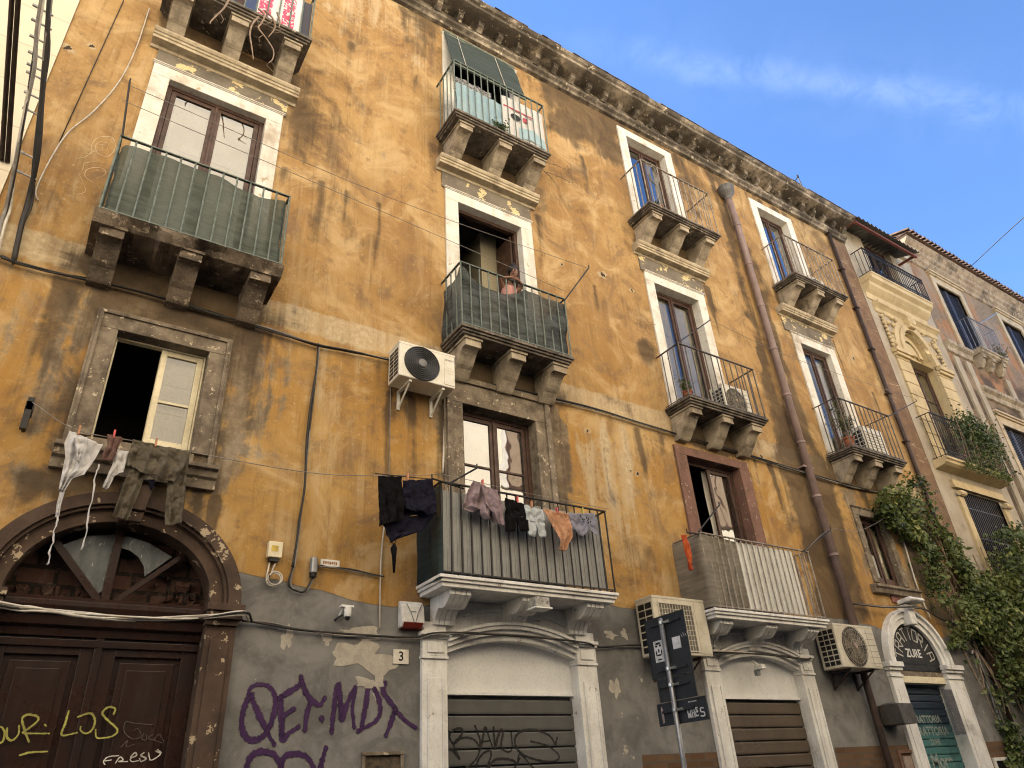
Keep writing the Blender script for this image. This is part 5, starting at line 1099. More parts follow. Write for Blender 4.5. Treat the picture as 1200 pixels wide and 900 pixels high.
# ------------------------------------------------------------------ air conditioners
AIRCONS='air conditioning units on the facade'
def aircon(label,x0,x1,z0,z1,yb,yf,style,mat=AC_WHITE,arms=True,vent_side=True,brand=None,fcx=.42,fr=.40):
    t=thing('air_conditioner',label,'air conditioner',((x0+x1)/2,(yb+yf)/2,z0),AIRCONS)
    w=x1-x0; h=z1-z0
    b=MB(); b.box(x0,x1,yf,yb,z0,z1); b.build('casing',mat,t,bevel=.012)
    b=MB(); b.box(x0-.004,x1+.004,yf-.004,yb+.004,z1-.03,z1+.004); b.build('lid',mat,t,bevel=.006)
    cx,cz,r=x0+w*fcx,z0+h*.49,h*fr*1.08
    if style=='disc':
        b=MB(); b.lathe((cx,yf-.004,cz),(0,-1,0),[(r,-.002),(r,.004),(r*.97,.006)],40); b.build('fan_grille',PLASTIC_DARK,t)
        b=MB()
        for k in range(1,7):
            q=r*(.26+.115*k); b.tube([(cx+q*math.cos(2*PI*i/36),yf-.014,cz+q*math.sin(2*PI*i/36)) for i in range(37)],.0055,5,cap=False)
        b.build('fan_rings',gen('grille_ring',(.035,.035,.036),None,.35,8,0),t)
        b=MB(); b.lathe((cx,yf-.01,cz),(0,-1,0),[(r*.23,0),(r*.23,.012),(r*.19,.018)],24); b.build('fan_hub',GREY_PLASTIC,t)
    elif style=='wire':
        b=MB(); b.lathe((cx,yf-.003,cz),(0,-1,0),[(r,-.002),(r,.003)],40); b.build('fan_opening',gen('dusty_dark',(.055,.045,.035),(.03,.026,.02),.7,9,0),t)
        b=MB()
        for k in range(5):
            a=2*PI*k/5; p=[(cx+r*.15*math.cos(a),cz+r*.15*math.sin(a)),(cx+r*.9*math.cos(a+.1),cz+r*.9*math.sin(a+.1)),(cx+r*.85*math.cos(a+.8),cz+r*.85*math.sin(a+.8)),(cx+r*.2*math.cos(a+1),cz+r*.2*math.sin(a+1))]
            b.slab(p,yf-.008,yf-.005)
        b.build('fan_blades',gen('dusty_blade',(.17,.14,.11),(.12,.1,.08),.7,9,0),t)
        b=MB()
        for k in range(26):
            a=2*PI*k/26; b.tube([(cx+r*.12*math.cos(a),yf-.02,cz+r*.12*math.sin(a)),(cx+r*.6*math.cos(a+.12),yf-.024,cz+r*.6*math.sin(a+.12)),(cx+r*math.cos(a+.2),yf-.012,cz+r*math.sin(a+.2))],.003,4)
        for q in (.35,.6,.85,1.0): b.tube([(cx+r*q*math.cos(2*PI*i/32),yf-.02,cz+r*q*math.sin(2*PI*i/32)) for i in range(33)],.0035,4,cap=False)
        b.build('fan_grille',gen('wire_guard',(.36,.31,.23),None,.5,8,0),t)
        b=MB(); b.lathe((cx,yf-.018,cz),(0,-1,0),[(r*.14,0),(r*.14,.012),(r*.10,.018)],20); b.build('fan_hub',gen('hub_pale',(.42,.31,.24),None,.5,8,0),t)
    elif style=='mesh':
        a,c,e,f=x0+w*.10,x0+w*.72,z0+h*.08,z0+h*.87
        b=MB(); b.box(a,c,yf-.003,yf+.01,e,f); b.build('fan_opening',gen('mesh_dark',(.10,.085,.065),(.16,.14,.11),.7,5,0),t)
        b=MB()
        for k in range(13): x=a+(c-a)*k/12; b.box(x-.003,x+.003,yf-.012,yf-.006,e,f)
        for k in range(10): z=e+(f-e)*k/9; b.box(a,c,yf-.0055,yf-.0035,z-.003,z+.003)
        b.box(a-.014,a,yf-.014,yf,e-.014,f+.014); b.box(c,c+.014,yf-.014,yf,e-.014,f+.014); b.box(a,c,yf-.014,yf,f,f+.014); b.box(a,c,yf-.014,yf,e-.014,e)
        b.build('fan_grille',mat,t)
    elif style=='louvre':
        b=MB()
        for k in range(9): z=z0+h*(.1+.09*k); b.prism([(yf-.002,z),(yf-.016,z),(yf-.002,z+h*.06)],x0+w*.07,x0+w*.93)
        b.build('louvre',mat,t)
    b=MB(); xa=x0+w*(.80 if style!='mesh' else .78)
    b.box(xa,x1-.01,yf-.006,yf+.002,z0+.03,z1-.05)
    for k in range(3): b.box(xa+.02,x1-.03,yf-.0085,yf-.0061,z0+h*(.40+.08*k),z0+h*(.40+.08*k)+.004)
    b.build('service_panel',mat,t,bevel=.002)
    if style=='wire':
        b=MB()
        for k in range(6): b.box(x0+w*.74,x1-.012,yf-.0095,yf-.0065,z0+h*(.12+.14*k),z0+h*(.12+.14*k)+.004)
        b.build('ribs',GREY_PLASTIC,t)
    if brand: text('brand_mark',brand,.036,(xa+(x1-xa)/2-.005,yf-.0075,z1-.10),GREY_PLASTIC,t)
    if vent_side:
        b=MB(); n=7; m=2 if style!='wire' else 3
        for i in range(m):
            for k in range(n):
                y0=yf+.03+(yb-yf-.06)*i/m; y1=y0+(yb-yf-.06)/m-.018; za=z0+.04+(h-.10)*k/n; b.box(x0-.0035,x0+.01,y0,y1,za,za+(h-.10)/n-.017)
        b.build('side_vent',PLASTIC_DARK,t)
    if arms:
        for x in (x0+w*.22,x0+w*.80):
            b=MB(); b.box(x-.017,x+.017,yf+.03,-.002,z0-.033,z0-.001); b.box(x-.017,x+.017,-.03,-.002,z0-.26,z0-.034); b.tube([(x,yf+.06,z0-.03),(x,-.02,z0-.24)],.013,5); b.build('bracket',AC_WHITE if style=='disc' else PIPE_DARK,t)
    return t
a1=aircon('newest cream air conditioner with a black round fan, hung left of the netted balcony',3.03,3.79,5.99,6.47,-.07,-.38,'disc',brand='BOSCH',fcx=.40,fr=.46)
aircon('old cream air conditioner with a square wire mesh, behind the dark road sign',6.55,7.48,3.01,3.715,-.06,-.38,'mesh',AC_OLD)
a3=aircon('grey white air conditioner with dusty round fan, left of the restaurant arch',10.17,11.17,2.97,3.59,-.06,-.40,'wire',AC_OLD,fcx=.41,fr=.43)
aircon('white air conditioner with round fan standing on a balcony right of the cream double door',9.02,9.70,FL_MID+.06,7.50,-.05,-.33,'wire',AC_WHITE,arms=False,fcx=.42)
aircon('white louvred air conditioner standing on the balcony with the potted plant',13.10,13.80,FL_MID+.06,7.62,-.04,-.31,'louvre',AC_WHITE,arms=False)
aircon('air conditioner with dark side vents on the top balcony nearest the far end',13.05,13.66,FL_TOP+.08,11.42,-.04,-.31,'disc',AC_OLD,arms=False)

# ------------------------------------------------------------------ road sign on its post
t=thing('road_sign','dark back of a road sign, three stickered plates clamped to a grey post','road sign',(5.9,-1.2,.12))
b=MB(); b.tube([(5.822,-1.2,.12),(5.822,-1.2,3.20)],.026,12); b.lathe((5.822,-1.2,3.195),(0,0,1),[(.026,0),(.02,.012)],12); b.build('post',STEEL,t,smooth=True)
for nm,ya,yb,za,zb,dx in (('plate',-1.51,-.90,2.62,3.24,0),('plate',-1.50,-.96,2.385,2.612,.002),('plate',-1.60,-.90,2.16,2.377,.004)):
    b=MB(); b.box(5.865+dx,5.872+dx,ya,yb,za,zb); b.box(5.86+dx,5.8649+dx,ya,ya+.012,za,zb); b.box(5.86+dx,5.8649+dx,yb-.012,yb,za,zb); b.box(5.86+dx,5.8649+dx,ya+.012,yb-.012,zb-.012,zb); b.box(5.86+dx,5.8649+dx,ya+.012,yb-.012,za,za+.012)
    b.build(nm,SIGN_BACK,t)
for z in (3.16,2.69,2.53,2.29): b=MB(); b.box(5.845,5.8645,-1.44,-.98,z-.012,z+.012); b.build('rail',SIGN_BACK,t)
b=MB()
for z in (3.16,2.69,2.53,2.29):
    b.lathe((5.822,-1.2,z-.018),(0,0,1),[(.027,0),(.031,.003),(.031,.033),(.027,.036)],12); b.tube([(5.838,-1.20,z),(5.838,-1.29,z)],.013,6); b.lathe((5.838,-1.285,z),(0,1,0),[(.017,-.012),(.017,.012)],8)
b.build('clamp',gen('bright_steel',(.55,.55,.53),None,.3,9,0,metal=.7),t)
# the stickers are on the side turned to the street's near end
b=MB(); xs=5.8625
b.quad((xs,-1.13,2.78),(xs,-.99,2.78),(xs,-.99,3.0),(xs,-1.13,3.0)); b.quad((xs,-1.40,2.87),(xs,-1.28,2.87),(xs,-1.28,2.99),(xs,-1.40,2.99)); b.build('sticker',PAPER,t,recalc=False)
b=MB(); xs=5.861
for (y,z,w,h) in ((-1.03,2.945,.018,.012),(-1.09,2.945,.018,.012),(-1.06,2.895,.012,.02),(-1.06,2.85,.035,.010),(-1.02,2.87,.010,.03),(-1.10,2.875,.01,.03),(-1.06,2.97,.045,.012),(-1.06,2.805,.04,.008)):
    b.add([(xs,y+w*math.cos(2*PI*k/9),z+h*math.sin(2*PI*k/9)) for k in range(9)],[tuple(range(9))])
b.build('sticker_print',INK,t,recalc=False)
g=MB()
def side_stroke(pts,w,x):
    m0=MB(); stroke(m0,[(-y,z) for y,z in pts],w,0,0); g.add([(x,-p[0],p[2]) for p in m0.v],m0.f)
for s in ([(-1.33,2.27),(-1.335,2.20),(-1.35,2.24),(-1.365,2.20),(-1.37,2.27)],[(-1.39,2.28),(-1.39,2.20)],[(-1.39,2.24),(-1.42,2.24)],[(-1.42,2.28),(-1.42,2.20)],[(-1.47,2.21),(-1.44,2.21),(-1.44,2.245),(-1.47,2.245),(-1.44,2.28),(-1.47,2.28)],[(-1.55,2.27),(-1.51,2.27),(-1.51,2.24),(-1.55,2.23),(-1.55,2.20),(-1.50,2.20)]): side_stroke(s,.009,5.868-.003)
for k in range(5): side_stroke([(-1.42-.03*k,3.0+.012*(k%2)),(-1.435-.03*k,2.97)],.004,5.862)
for k in range(6): side_stroke([(-1.36-.02*k,2.345),(-1.37-.02*k,2.345)],.008,5.866)
g.build('sticker_lettering',PAPER,t,recalc=False)
b=MB(); xs=5.865; b.add([(xs,-.96,2.18),(xs,-.985,2.2),(xs,-.985,2.3),(xs,-.97,2.35),(xs,-.955,2.33),(xs,-.95,2.25)],[tuple(range(6))]); b.build('sticker',gen('pink_paper',(.5,.38,.34),None,.6,9,0),t,recalc=False)

# ------------------------------------------------------------------ laundry
C_WHITE=fabric('white_cotton',(.74,.72,.70),(.66,.64,.63)); C_BROWN=fabric('brown_cotton',(.24,.14,.115)); C_KHAKI=fabric('khaki_twill',(.17,.145,.105),(.125,.105,.075)); C_BLACK=fabric('black_cotton',(.012,.011,.012)); C_NAVY=fabric('navy_cotton',(.020,.019,.034)); C_MAUVE=fabric('mauve_cotton',(.38,.29,.31)); C_PEACH=fabric('peach_cotton',(.66,.37,.22)); C_LILAC=fabric('lilac_grey_cotton',(.33,.33,.40)); C_PALE=fabric('pale_blue_white',(.62,.66,.68))
YA=-.27; YB=-.635; YC=-.57
def garment(name,label,cat,mb,mat,group=None,extra=()):
    o=mb.build(name,mat,None,smooth=True,solid=.0025,recalc=False); return tag(o,label,cat,group)
G1='washing on the line below the low window'; G2='washing along the grey panelled balcony'
m_=cloth(SH['shirtL'],SH['shirtR'],YA,18,26,.022,2.5,1); cloth([(.0,4.56),(.05,4.42),(.07,4.34)],[(.10,4.58),(.12,4.46),(.09,4.33)],YA-.035,8,12,.014,2,9,mb=m_)
cloth(SH['twistL'],SH['twistR'],YA,6,16,.008,2,2,mb=m_); [m_.tube([(x+.006*math.sin(i*.9+k)+.003*math.sin(i*2.3),YA+.01*k+.006*math.sin(i*1.3),z) for i,(x,z) in enumerate(catmull(SH[nm_]))],[.0055+.0022*math.sin(i*1.1+k) for i in range(len(catmull(SH[nm_])))],5) for k,nm_ in enumerate(('strap1','strap2'))]
garment('white_shirt','crumpled white shirt with two long dangling strings, leftmost on the line below the low window','shirt',m_,C_WHITE,G1)
garment('brown_top','small bunched brown garment pegged between the white shirt and the sleeve','garment',cloth(SH['brownL'],SH['brownR'],YA-.02,10,14,.018,2,3),C_BROWN,G1)
garment('white_sleeve','narrow white long sleeve garment hanging beside the khaki trousers','garment',cloth(SH['sleeveL'],SH['sleeveR'],YA+.01,10,20,.016,1.5,4),C_WHITE,G1)
m_=cloth(SH['legaL'],SH['legaR'],YA+.02,14,30,.022,1.5,6,hem=.004); cloth(SH['legbL'],SH['legbR'],YA+.02,12,30,.020,1.5,7,hem=.004,mb=m_); cloth(SH['trL'],SH['trR'],YA-.012,30,20,.022,3.2,5,hem=.012,mb=m_)
tr_=garment('khaki_trousers','khaki trousers folded over the line with both legs hanging in front of the arch','trousers',m_,C_KHAKI,G1)
q=cloth([SH['navyrag'][0],SH['navyrag'][3]],[SH['navyrag'][1],SH['navyrag'][2]],YA+.03,6,8,.01,1,12); garment('navy_rag','small navy rag hanging between the legs of the khaki trousers','cloth',q,C_NAVY,G1)
garment('black_towel','long black cloth hanging leftmost on the pole beside the dark green sheet','cloth',cloth(SH['blackL'],SH['blackR'],YC,16,24,.018,2.5,13),C_BLACK,G2)
m_=cloth(SH['navyL'],SH['navyR'],YC-.01,18,20,.018,2.5,14,hem=.015); cloth([(x,z) for x,z in SH['hoodL']],[(x,z) for x,z in SH['hoodR']],YC+.05,18,14,.014,2,15,mb=m_); cloth([(2.85,4.5),(2.80,4.14)],[(3.41,4.56),(3.42,4.28)],YC+.05,12,10,.01,2,16,mb=m_)
garment('navy_sweater','dark navy sweater with a drooping hem hanging on the pole left of the balcony','sweater',m_,C_NAVY,G2)
b=MB(); x0,_=SH['umb'][0]; b.tube([(2.915,YC,3.93),(2.90,YC,3.90),(2.925,YC,3.875),(2.95,YC,3.90),(2.945,YC,3.93)],.005,5); b.tube([(2.932,YC,3.88),(2.93,YC,3.83),(2.935,YC,3.76),(2.938,YC,3.59)],[.012,.036,.024,.011],8)
tag(b.build('folded_umbrella',C_BLACK,smooth=True),'small folded black umbrella dangling under the dark washing','umbrella')
m_=cloth(SH['mauveL']+[(3.80,4.35),],SH['mauveR'],YB,24,22,.03,3,20,hem=.02); cloth([(3.93,4.66),(3.97,4.45),(4.06,4.29)],[(4.13,4.62),(4.19,4.42),(4.19,4.20)],YB-.03,12,16,.02,2,27,mb=m_)
garment('mauve_shirt','crumpled mauve shirt, first garment on the rail of the grey panelled balcony','shirt',m_,C_MAUVE,G2)
def shorts(L,Rt,mat,label,nm,seed,sp=.55):
    (lx0,lz0),(lx1,lz1)=L[0],L[-1]; (rx0,rz0),(rx1,rz1)=Rt[0],Rt[-1]
    f=lambda p,q,t:(p[0]*(1-t)+q[0]*t,p[1]*(1-t)+q[1]*t)
    A=resample(L,3);B=resample(Rt,3)
    mid=[f(A[0],B[0],.5),f(A[1],B[1],.5)]
    m_=cloth([A[0],A[1]],[B[0],B[1]],YB,14,10,.012,2,seed)
    cloth([A[1],A[2]],[f(A[1],B[1],.52),f(A[2],B[2],.40)],YB,8,8,.012,1.3,seed+1,topflat=False,mb=m_); cloth([f(A[1],B[1],.48),f(A[2],B[2],.58)],[B[1],B[2]],YB,8,8,.012,1.3,seed+2,topflat=False,mb=m_)
    return garment(nm,label,'shorts',m_,mat,G2)
shorts(SH['shortsL'],SH['shortsR'],C_BLACK,'black shorts hanging between the mauve shirt and the pale shorts','black_shorts',31)
shorts(SH['whiteL'],SH['whiteR'],C_PALE,'pale white shorts hanging between the black shorts and the peach top','pale_shorts',35)
garment('peach_top','peach coloured top tapering downward, between pale shorts and the lilac shirt','top',cloth(SH['peachL'],SH['peachR'],YB-.02,16,24,.026,2,40,hem=.012),C_PEACH,G2)
m_=cloth(SH['greyL'],SH['greyR'],YB,18,16,.014,2.2,44,hem=.03); ob=garment('lilac_shirt','lilac grey child shirt with a dark print, rightmost on the balcony rail','shirt',m_,C_LILAC,G2)
g=MB(); rr=random.Random(2); cxg=(SH['greyL'][0][0]+SH['greyR'][0][0])/2; 
for k in range(16):
    x=cxg+rr.gauss(0,.035); z=SH['greyL'][0][1]-.07+rr.gauss(0,.022); r=rr.uniform(.006,.014); g.add([(x+r*math.cos(2*PI*i/7),YB-.034,z+r*math.sin(2*PI*i/7)) for i in range(7)],[tuple(range(7))])
pr=g.build('print',INK,ob,recalc=False)
# pegs
PEGS='clothes pegs on the washing'
def peg(x,y,z,col,label):
    b=MB(); b.prism([(y-.012,z-.035),(y-.004,z-.035),(y-.002,z+.04),(y-.016,z+.045)],x-.008,x+.008); b.prism([(y+.004,z-.035),(y+.012,z-.035),(y+.016,z+.045),(y+.002,z+.04)],x-.008,x+.008)
    tag(b.build('clothes_peg',gen('peg_plastic',col,None,.4,9,0)),label,'clothes peg',PEGS)
P_OR,P_RD,P_YL=(.55,.25,.13),(.62,.10,.10),(.5,.42,.1)
for (x,z),c,l in zip(SH['pegsA'],(P_OR,P_RD,P_OR),('orange peg holding the crumpled white shirt','red peg holding the small brown garment','orange peg holding the waistband of the khaki trousers')): peg(x,YA-.01,z,c,l)
for (x,z),c,l in zip(SH['pegsB'],(P_RD,P_RD,P_OR,P_RD,P_YL),('red peg holding the mauve shirt','red peg holding the black shorts','orange peg holding the pale white shorts','red peg holding the peach top','yellow peg holding the lilac grey shirt')): peg(x,YB-.012,z,c,l)
peg(SH['pegC'][0][0],YC-.02,SH['pegC'][0][1],P_OR,'orange peg holding the dark navy sweater')
def cable(name,pts,r,mat,label,cat='cable',group=None,n=5,k=5,smooth=True):
    b=MB(); b.tube(catmull(pts,k) if len(pts)>2 else pts,r,n); return tag(b.build(name,mat,smooth=smooth),label,cat,group)
LINES='clothes lines across the facade'
cable('clothes_line',[(-.385,-.215,4.86),(.0,-.265,4.645),(.5,-.275,4.63),(.97,-.28,4.615),(2.2,-.42,4.56),(3.36,-.57,4.70)],.0045,CABLE_GREY,'clothes line carrying the khaki trousers from the wall hook to the balcony pole','clothes line',LINES)
cable('clothes_line',[(3.36,-.575,4.70),(3.55,-.63,4.70),(4.6,-.637,4.66),(5.82,-.62,4.66)],.004,CABLE_GREY,'thin line along the rail holding the mauve, black and peach washing','clothes line',LINES)
cable('clothes_line',[(3.40,-.56,4.66),(3.0,-.57,4.62),(2.70,-.57,4.60)],.006,IRON_BLACK,'short pole line holding the black cloth and navy sweater','clothes line',LINES)
cable('clothes_line',[(-.385,-.6,8.66),(2.8,-.6,8.50),(6.09,-.6,8.64)],.004,CABLE_GREY,'upper line running high between the two green railed balconies','clothes line',LINES)
cable('clothes_line',[(-.385,-.6,8.40),(2.8,-.6,8.2),(5.58,-.6,8.0)],.004,CABLE_GREY,'lower line running between the two green railed balconies','clothes line',LINES)
cable('clothes_line',[(8.77,-.6,8.56),(11,-.6,8.42),(15.2,-.6,8.6)],.004,CABLE_GREY,'line crossing in front of the mauve downpipe to the far rod','clothes line',LINES)
cable('clothes_line',[(9.72,-.6,4.6),(10.5,-.62,5.02),(12.1,-.3,5.35),(15.1,-.1,6.6)],.004,CABLE_GREY,'line rising from the white panelled balcony past the downpipe','clothes line',LINES)

# ------------------------------------------------------------------ nets, sheets, blind, banner
def drape(name,label,cat,segs,mat,amp,folds,seed,nv=16):
    """segs: list of (x,y,ztop,zbot) stations along the railing"""
    P=np.array(segs,float); d=np.r_[0,np.cumsum(np.hypot(np.diff(P[:,0]),np.diff(P[:,1])))]; n=max(10,int(d[-1]/.035)); t=np.linspace(0,d[-1],n); Q=np.stack([np.interp(t,d,P[:,k]) for k in range(4)],1)
    vs=[]; rnd=random.Random(seed); ph=[rnd.random()*6 for _ in range(6)]
    for i,(x,y,zt,zb) in enumerate(Q):
        dx,dy=Q[min(i+1,n-1),:2]-Q[max(i-1,0),:2]; l=math.hypot(dx,dy); nx,ny=-dy/l,dx/l
        for j in range(nv):
            v=j/(nv-1); s=t[i]
            o=amp*(math.sin(folds*s*3+ph[0]+2*v)*.6+.5*math.sin(folds*s*7+ph[1]-3*v)+.6*math.sin(5*v+ph[2]+4*s)*.6+.35*math.sin(13*v+9*s+ph[3])+.3*math.sin(21*s-11*v+ph[4]))
            vs.append((x+nx*o,y+ny*o,zt+(zb-zt)*v))
    b=MB(); b.add(vs,[(i*nv+j,i*nv+j+1,(i+1)*nv+j+1,(i+1)*nv+j) for i in range(n-1) for j in range(nv-1)])
    return tag(b.build(name,mat,smooth=True,recalc=False),label,cat,'privacy screens on the balcony railings')
z0=FL_MID+.02
drape('shade_net','flat green shade net behind the railing of the sooty balcony at upper left','shade net',[(-.27,-.02,7.78,z0),(-.27,-.52,7.80,z0),(-.25,-.545,7.83,z0),(.0,-.545,7.87,z0),(.35,-.545,7.885,z0),(.7,-.545,7.86,z0),(.95,-.545,7.80,z0),(1.15,-.545,7.775,z0),(1.35,-.545,7.83,z0),(1.45,-.545,7.86,z0),(1.47,-.5,7.86,z0),(1.47,-.02,7.8,z0)],NET_GREEN,.014,2,3)
drape('shade_net','sagging dark green net on the balcony where a person leans on the rail','shade net',[(3.83,-.02,7.75,z0),(3.83,-.28,7.70,z0),(3.83,-.5,7.84,z0),(3.85,-.525,7.86,z0),(3.98,-.525,7.73,z0),(4.2,-.525,7.62,z0),(4.5,-.525,7.60,z0),(4.75,-.525,7.70,z0),(4.9,-.525,7.86,z0),(5.2,-.525,7.82,z0),(5.5,-.525,7.80,z0),(5.56,-.52,7.8,z0),(5.565,-.02,7.8,z0)],NET_DARK,.022,2.2,9)
drape('privacy_sheet','dark green sheet closing the left side of the grey panelled balcony','sheet',[(3.465,-.01,4.60,3.62),(3.465,-.26,4.62,3.60),(3.47,-.53,4.63,3.58),(3.50,-.548,4.62,3.6)],SHEET_GREEN,.010,3,5)
drape('privacy_sheet','dirty beige sheet covering the left third of the white panelled balcony','sheet',[(7.47,-.02,4.58,3.61),(7.475,-.5,4.58,3.61),(7.50,-.545,4.585,3.61),(7.85,-.50,4.59,3.61),(8.25,-.50,4.58,3.61)],GAUZE,.007,2.5,6)
b=MB(); n=60; vs=[]
for i in range(n+1):
    v=i/n; z=13.66-1.16*v; y=-.05-.26*v**.9+.006*math.sin(i*2.1)
    for k in range(13): u=k/12; vs.append((3.92+1.50*u,y+.006*math.sin(u*7+i*.2),z+.012*math.sin(u*9)*v-.03*v*(1-u)))
b.add(vs,[(i*13+k,i*13+k+1,(i+1)*13+k+1,(i+1)*13+k) for i in range(n) for k in range(12)])
mbm=M('green_slat_blind'); n_=mbm.noise((2,2,30),4,.6); x_,y_,z_=mbm.sep(); wv=mbm.op('SINE',mbm.op('MULTIPLY',z_,260)); cc=mbm.mix(mbm.sm(n_,.35,.65),(.030,.045,.040),(.055,.072,.064)); cc=mbm.mix(mbm.sm(wv,.2,1,0,.5),cc,(.014,.02,.018)); mbm.bsdf(cc,.6,mbm.bump(wv,.5,.005))
t=thing('roller_blind','green slatted roller blind propped outward over the top balcony','blind',(4.67,-.06,12.5))
b.build('slats',mbm.mat,t,recalc=False,solid=.012)
b=MB(); b.tube([(3.9,-.05,13.68),(5.44,-.05,13.68)],.03,8); b.build('roll_bar',IRON_GREEN,t); b=MB(); b.box(3.9,5.44,-.33,-.30,12.46,12.49); b.build('bottom_bar',IRON_GREEN,t)
b=MB()
for x in (4.18,4.98): b.tube([(x,-.08,13.66),(x,-.21,13.1),(x+.02,-.335,12.47),(x+.02,-.34,12.38)],.006,5)
b.build('cord',CABLE_WHITE,t)
# banner sheets on the top balcony behind the bars
SKY_P=fabric('pale_blue_print',(.33,.48,.56),(.40,.54,.60),6)
def sheet(x0,x1,zt,zb,y,mat,label,nm='cloth_sheet',seed=1,grp='sheets tied behind the top railings'):
    return tag(cloth([(x0,zt),(x0,zb)],[(x1,zt-.01),(x1,zb)],y,24,14,.008,3,seed,topflat=False).build(nm,mat,smooth=True,recalc=False),label,'sheet',grp)
sheet(3.83,4.68,11.60,FL_TOP+.02,-.575,SKY_P,'pale blue sheet tied behind the left bars of the top balcony under the green blind',seed=3)
o=sheet(4.69,5.55,11.86,FL_TOP+.02,-.58,C_WHITE,'white printed banner tied behind the right bars of the top balcony under the green blind',seed=4)
g=MB(); g.box(4.72,5.3,-.597,-.594,11.58,11.61); g.build('print_line',gen('red_print',(.45,.06,.08),None,.6,9,0),o)
g=MB(); g.add([(4.95+.1*math.cos(a),-.597,11.42+.07*math.sin(a)) for a in np.linspace(0,2*PI,9)[:-1]],[tuple(range(8))]); g.build('print_spot',INK,o,recalc=False)
g=MB(); g.box(5.1,5.2,-.597,-.594,11.40,11.5); g.build('print_patch',bpy.data.materials['red_print'],o)
g=MB(); vs=[(5.0,-.597,11.2),(5.3,-.597,11.28),(5.52,-.597,11.15),(5.52,-.597,10.95),(5.2,-.597,11.02),(5.0,-.597,10.92)]; g.add(vs,[tuple(range(6))]); g.build('print_patch',SKY_P,o,recalc=False)
LACE=fabric('printed_lace',(.5,.5,.5),(.05,.05,.055),22); sheet(3.86,4.6,11.98,11.62,-.42,LACE,'black and white patterned cloth drying high on the top balcony under the blind',seed=6)
# coloured blankets on the top left balcony
bl=M('patchwork'); x_,y_,z_=bl.sep(); f=bl.op('FRACT',bl.op('MULTIPLY',x_,3.2)); f2=bl.noise(22,3,.6); cc=bl.mix(bl.sm(f,.44,.46),(.62,.60,.60),(.60,.09,.17)); cc=bl.mix(bl.sm(f2,.52,.58),cc,(.66,.64,.63)); cc=bl.mix(bl.sm(x_,1.32,1.34,lin=True),cc,(.06,.06,.075)); bl.bsdf(cc,.9)
sheet(.75,1.47,11.75,FL_TOP+.07,-.54,bl.mat,'pink, white and grey patchwork cloth on the topmost left balcony',seed=8)
b=MB(); b.tube([(7.24,-.5,4.55),(7.22,-.5,4.4)],.01,5); m_=cloth([(7.16,4.54),(7.18,4.3),(7.22,4.06)],[(7.27,4.55),(7.30,4.35),(7.25,4.07)],-.5,8,12,.02,1.5,50)
garment('orange_rag','orange and red rag hanging from the short pole left of the beige sheet','rag',m_,fabric('orange_rag',(.62,.16,.05),(.5,.08,.04)))

# ------------------------------------------------------------------ plants
def plant(label,x,y,z,h,w,n,seed,pot=True,nm='potted_plant',potr=.09,poth=.18):
    t=thing(nm,label,'plant',(x,y,z),'plants on the balconies')
    if pot: b=MB(); b.lathe((x,y,z),(0,0,1),[(potr*.7,0),(potr,poth*.85),(potr*1.12,poth*.86),(potr*1.12,poth),(potr*.9,poth),(potr*.85,poth*.9)],16); b.build('pot',TERRACOTTA,t)
    rs=random.Random(seed); b=MB(); L=[]; z0=z+(poth if pot else 0)
    for k in range(n):
        a=rs.uniform(0,2*PI); rr=rs.uniform(.3,1)*w; hh=h*rs.uniform(.5,1); p=[]
        for i in range(7):
            u=i/6; q=(x+math.cos(a)*rr*u**1.3+.02*rs.uniform(-1,1),y+math.sin(a)*rr*.5*u**1.3,z0+hh*u-.1*h*u*u*rs.random()); p.append(q)
            for _ in range(4): L.append((q[0]+rs.gauss(0,.045),q[1]+rs.gauss(0,.035),q[2]+rs.gauss(0,.04))) if u>.25 else None
        b.tube(p,[.006]*4+[.004]*3,4)
    b.build('stems',WOODBRANCH,t); leaves_mesh('leaves',L,PLANT,t,(.02,.042),(0,-.6,.8),.7,seed); return t
plant('straggly plant in a terracotta pot on the balcony with the louvred air conditioner',12.28,-.42,FL_MID,.75,.42,16,5,potr=.11,poth=.24)
plant('small dry plant in a pot on the balcony with the round fan air conditioner',8.02,-.40,FL_MID,.22,.14,8,7,potr=.08,poth=.16)
plant('little green plant at the foot of the blue sheet on the top balcony',4.62,-.59,FL_TOP,.22,.14,9,9,pot=False)
plant('two small terracotta pots region plant at the blue glass door of a top balcony' if False else 'small plant in a terracotta pot before the blue reflecting top door',8.30,-.40,FL_TOP+.05,.12,.08,6,11,potr=.10,poth=.2)
plant('tangle of green plant hanging under the steel railed balcony of the orange house',22.2,-.3,11.75,.5,.5,22,15,pot=False)
t=thing('balcony_garden','thick mixed greenery overflowing the black iron balcony below the carved arch','plant',(18.2,-.36,7.6),'plants on the balconies')
rs=np.random.RandomState(6); n=2600; x=np.clip(rs.normal(18.2,.55,n),16.9,19.3); z=8.55+rs.normal(0,.22,n)+.12*np.sin(x*5); z=np.where(rs.rand(n)<.35,8.5-rs.rand(n)*.9,z); y=-.36+rs.normal(0,.09,n); leaves_mesh('leaves',np.stack([x,y,z],1),PLANT,t,(.03,.06),(0,-.8,.5),.7,3)
b=MB(); 
for k in range(18): xx=random.uniform(17.2,19.1); b.tube([(xx,-.3,7.6),(xx+random.uniform(-.1,.1),-.38,8.2),(xx+random.uniform(-.2,.2),-.42,8.7)],.008,4)
for xx in (17.3,17.8,18.4,18.9): b.lathe((xx,-.18,7.59),(0,0,1),[(.08,0),(.12,.22),(.13,.24),(.1,.24)],12)
b.build('stems',WOODBRANCH,t)
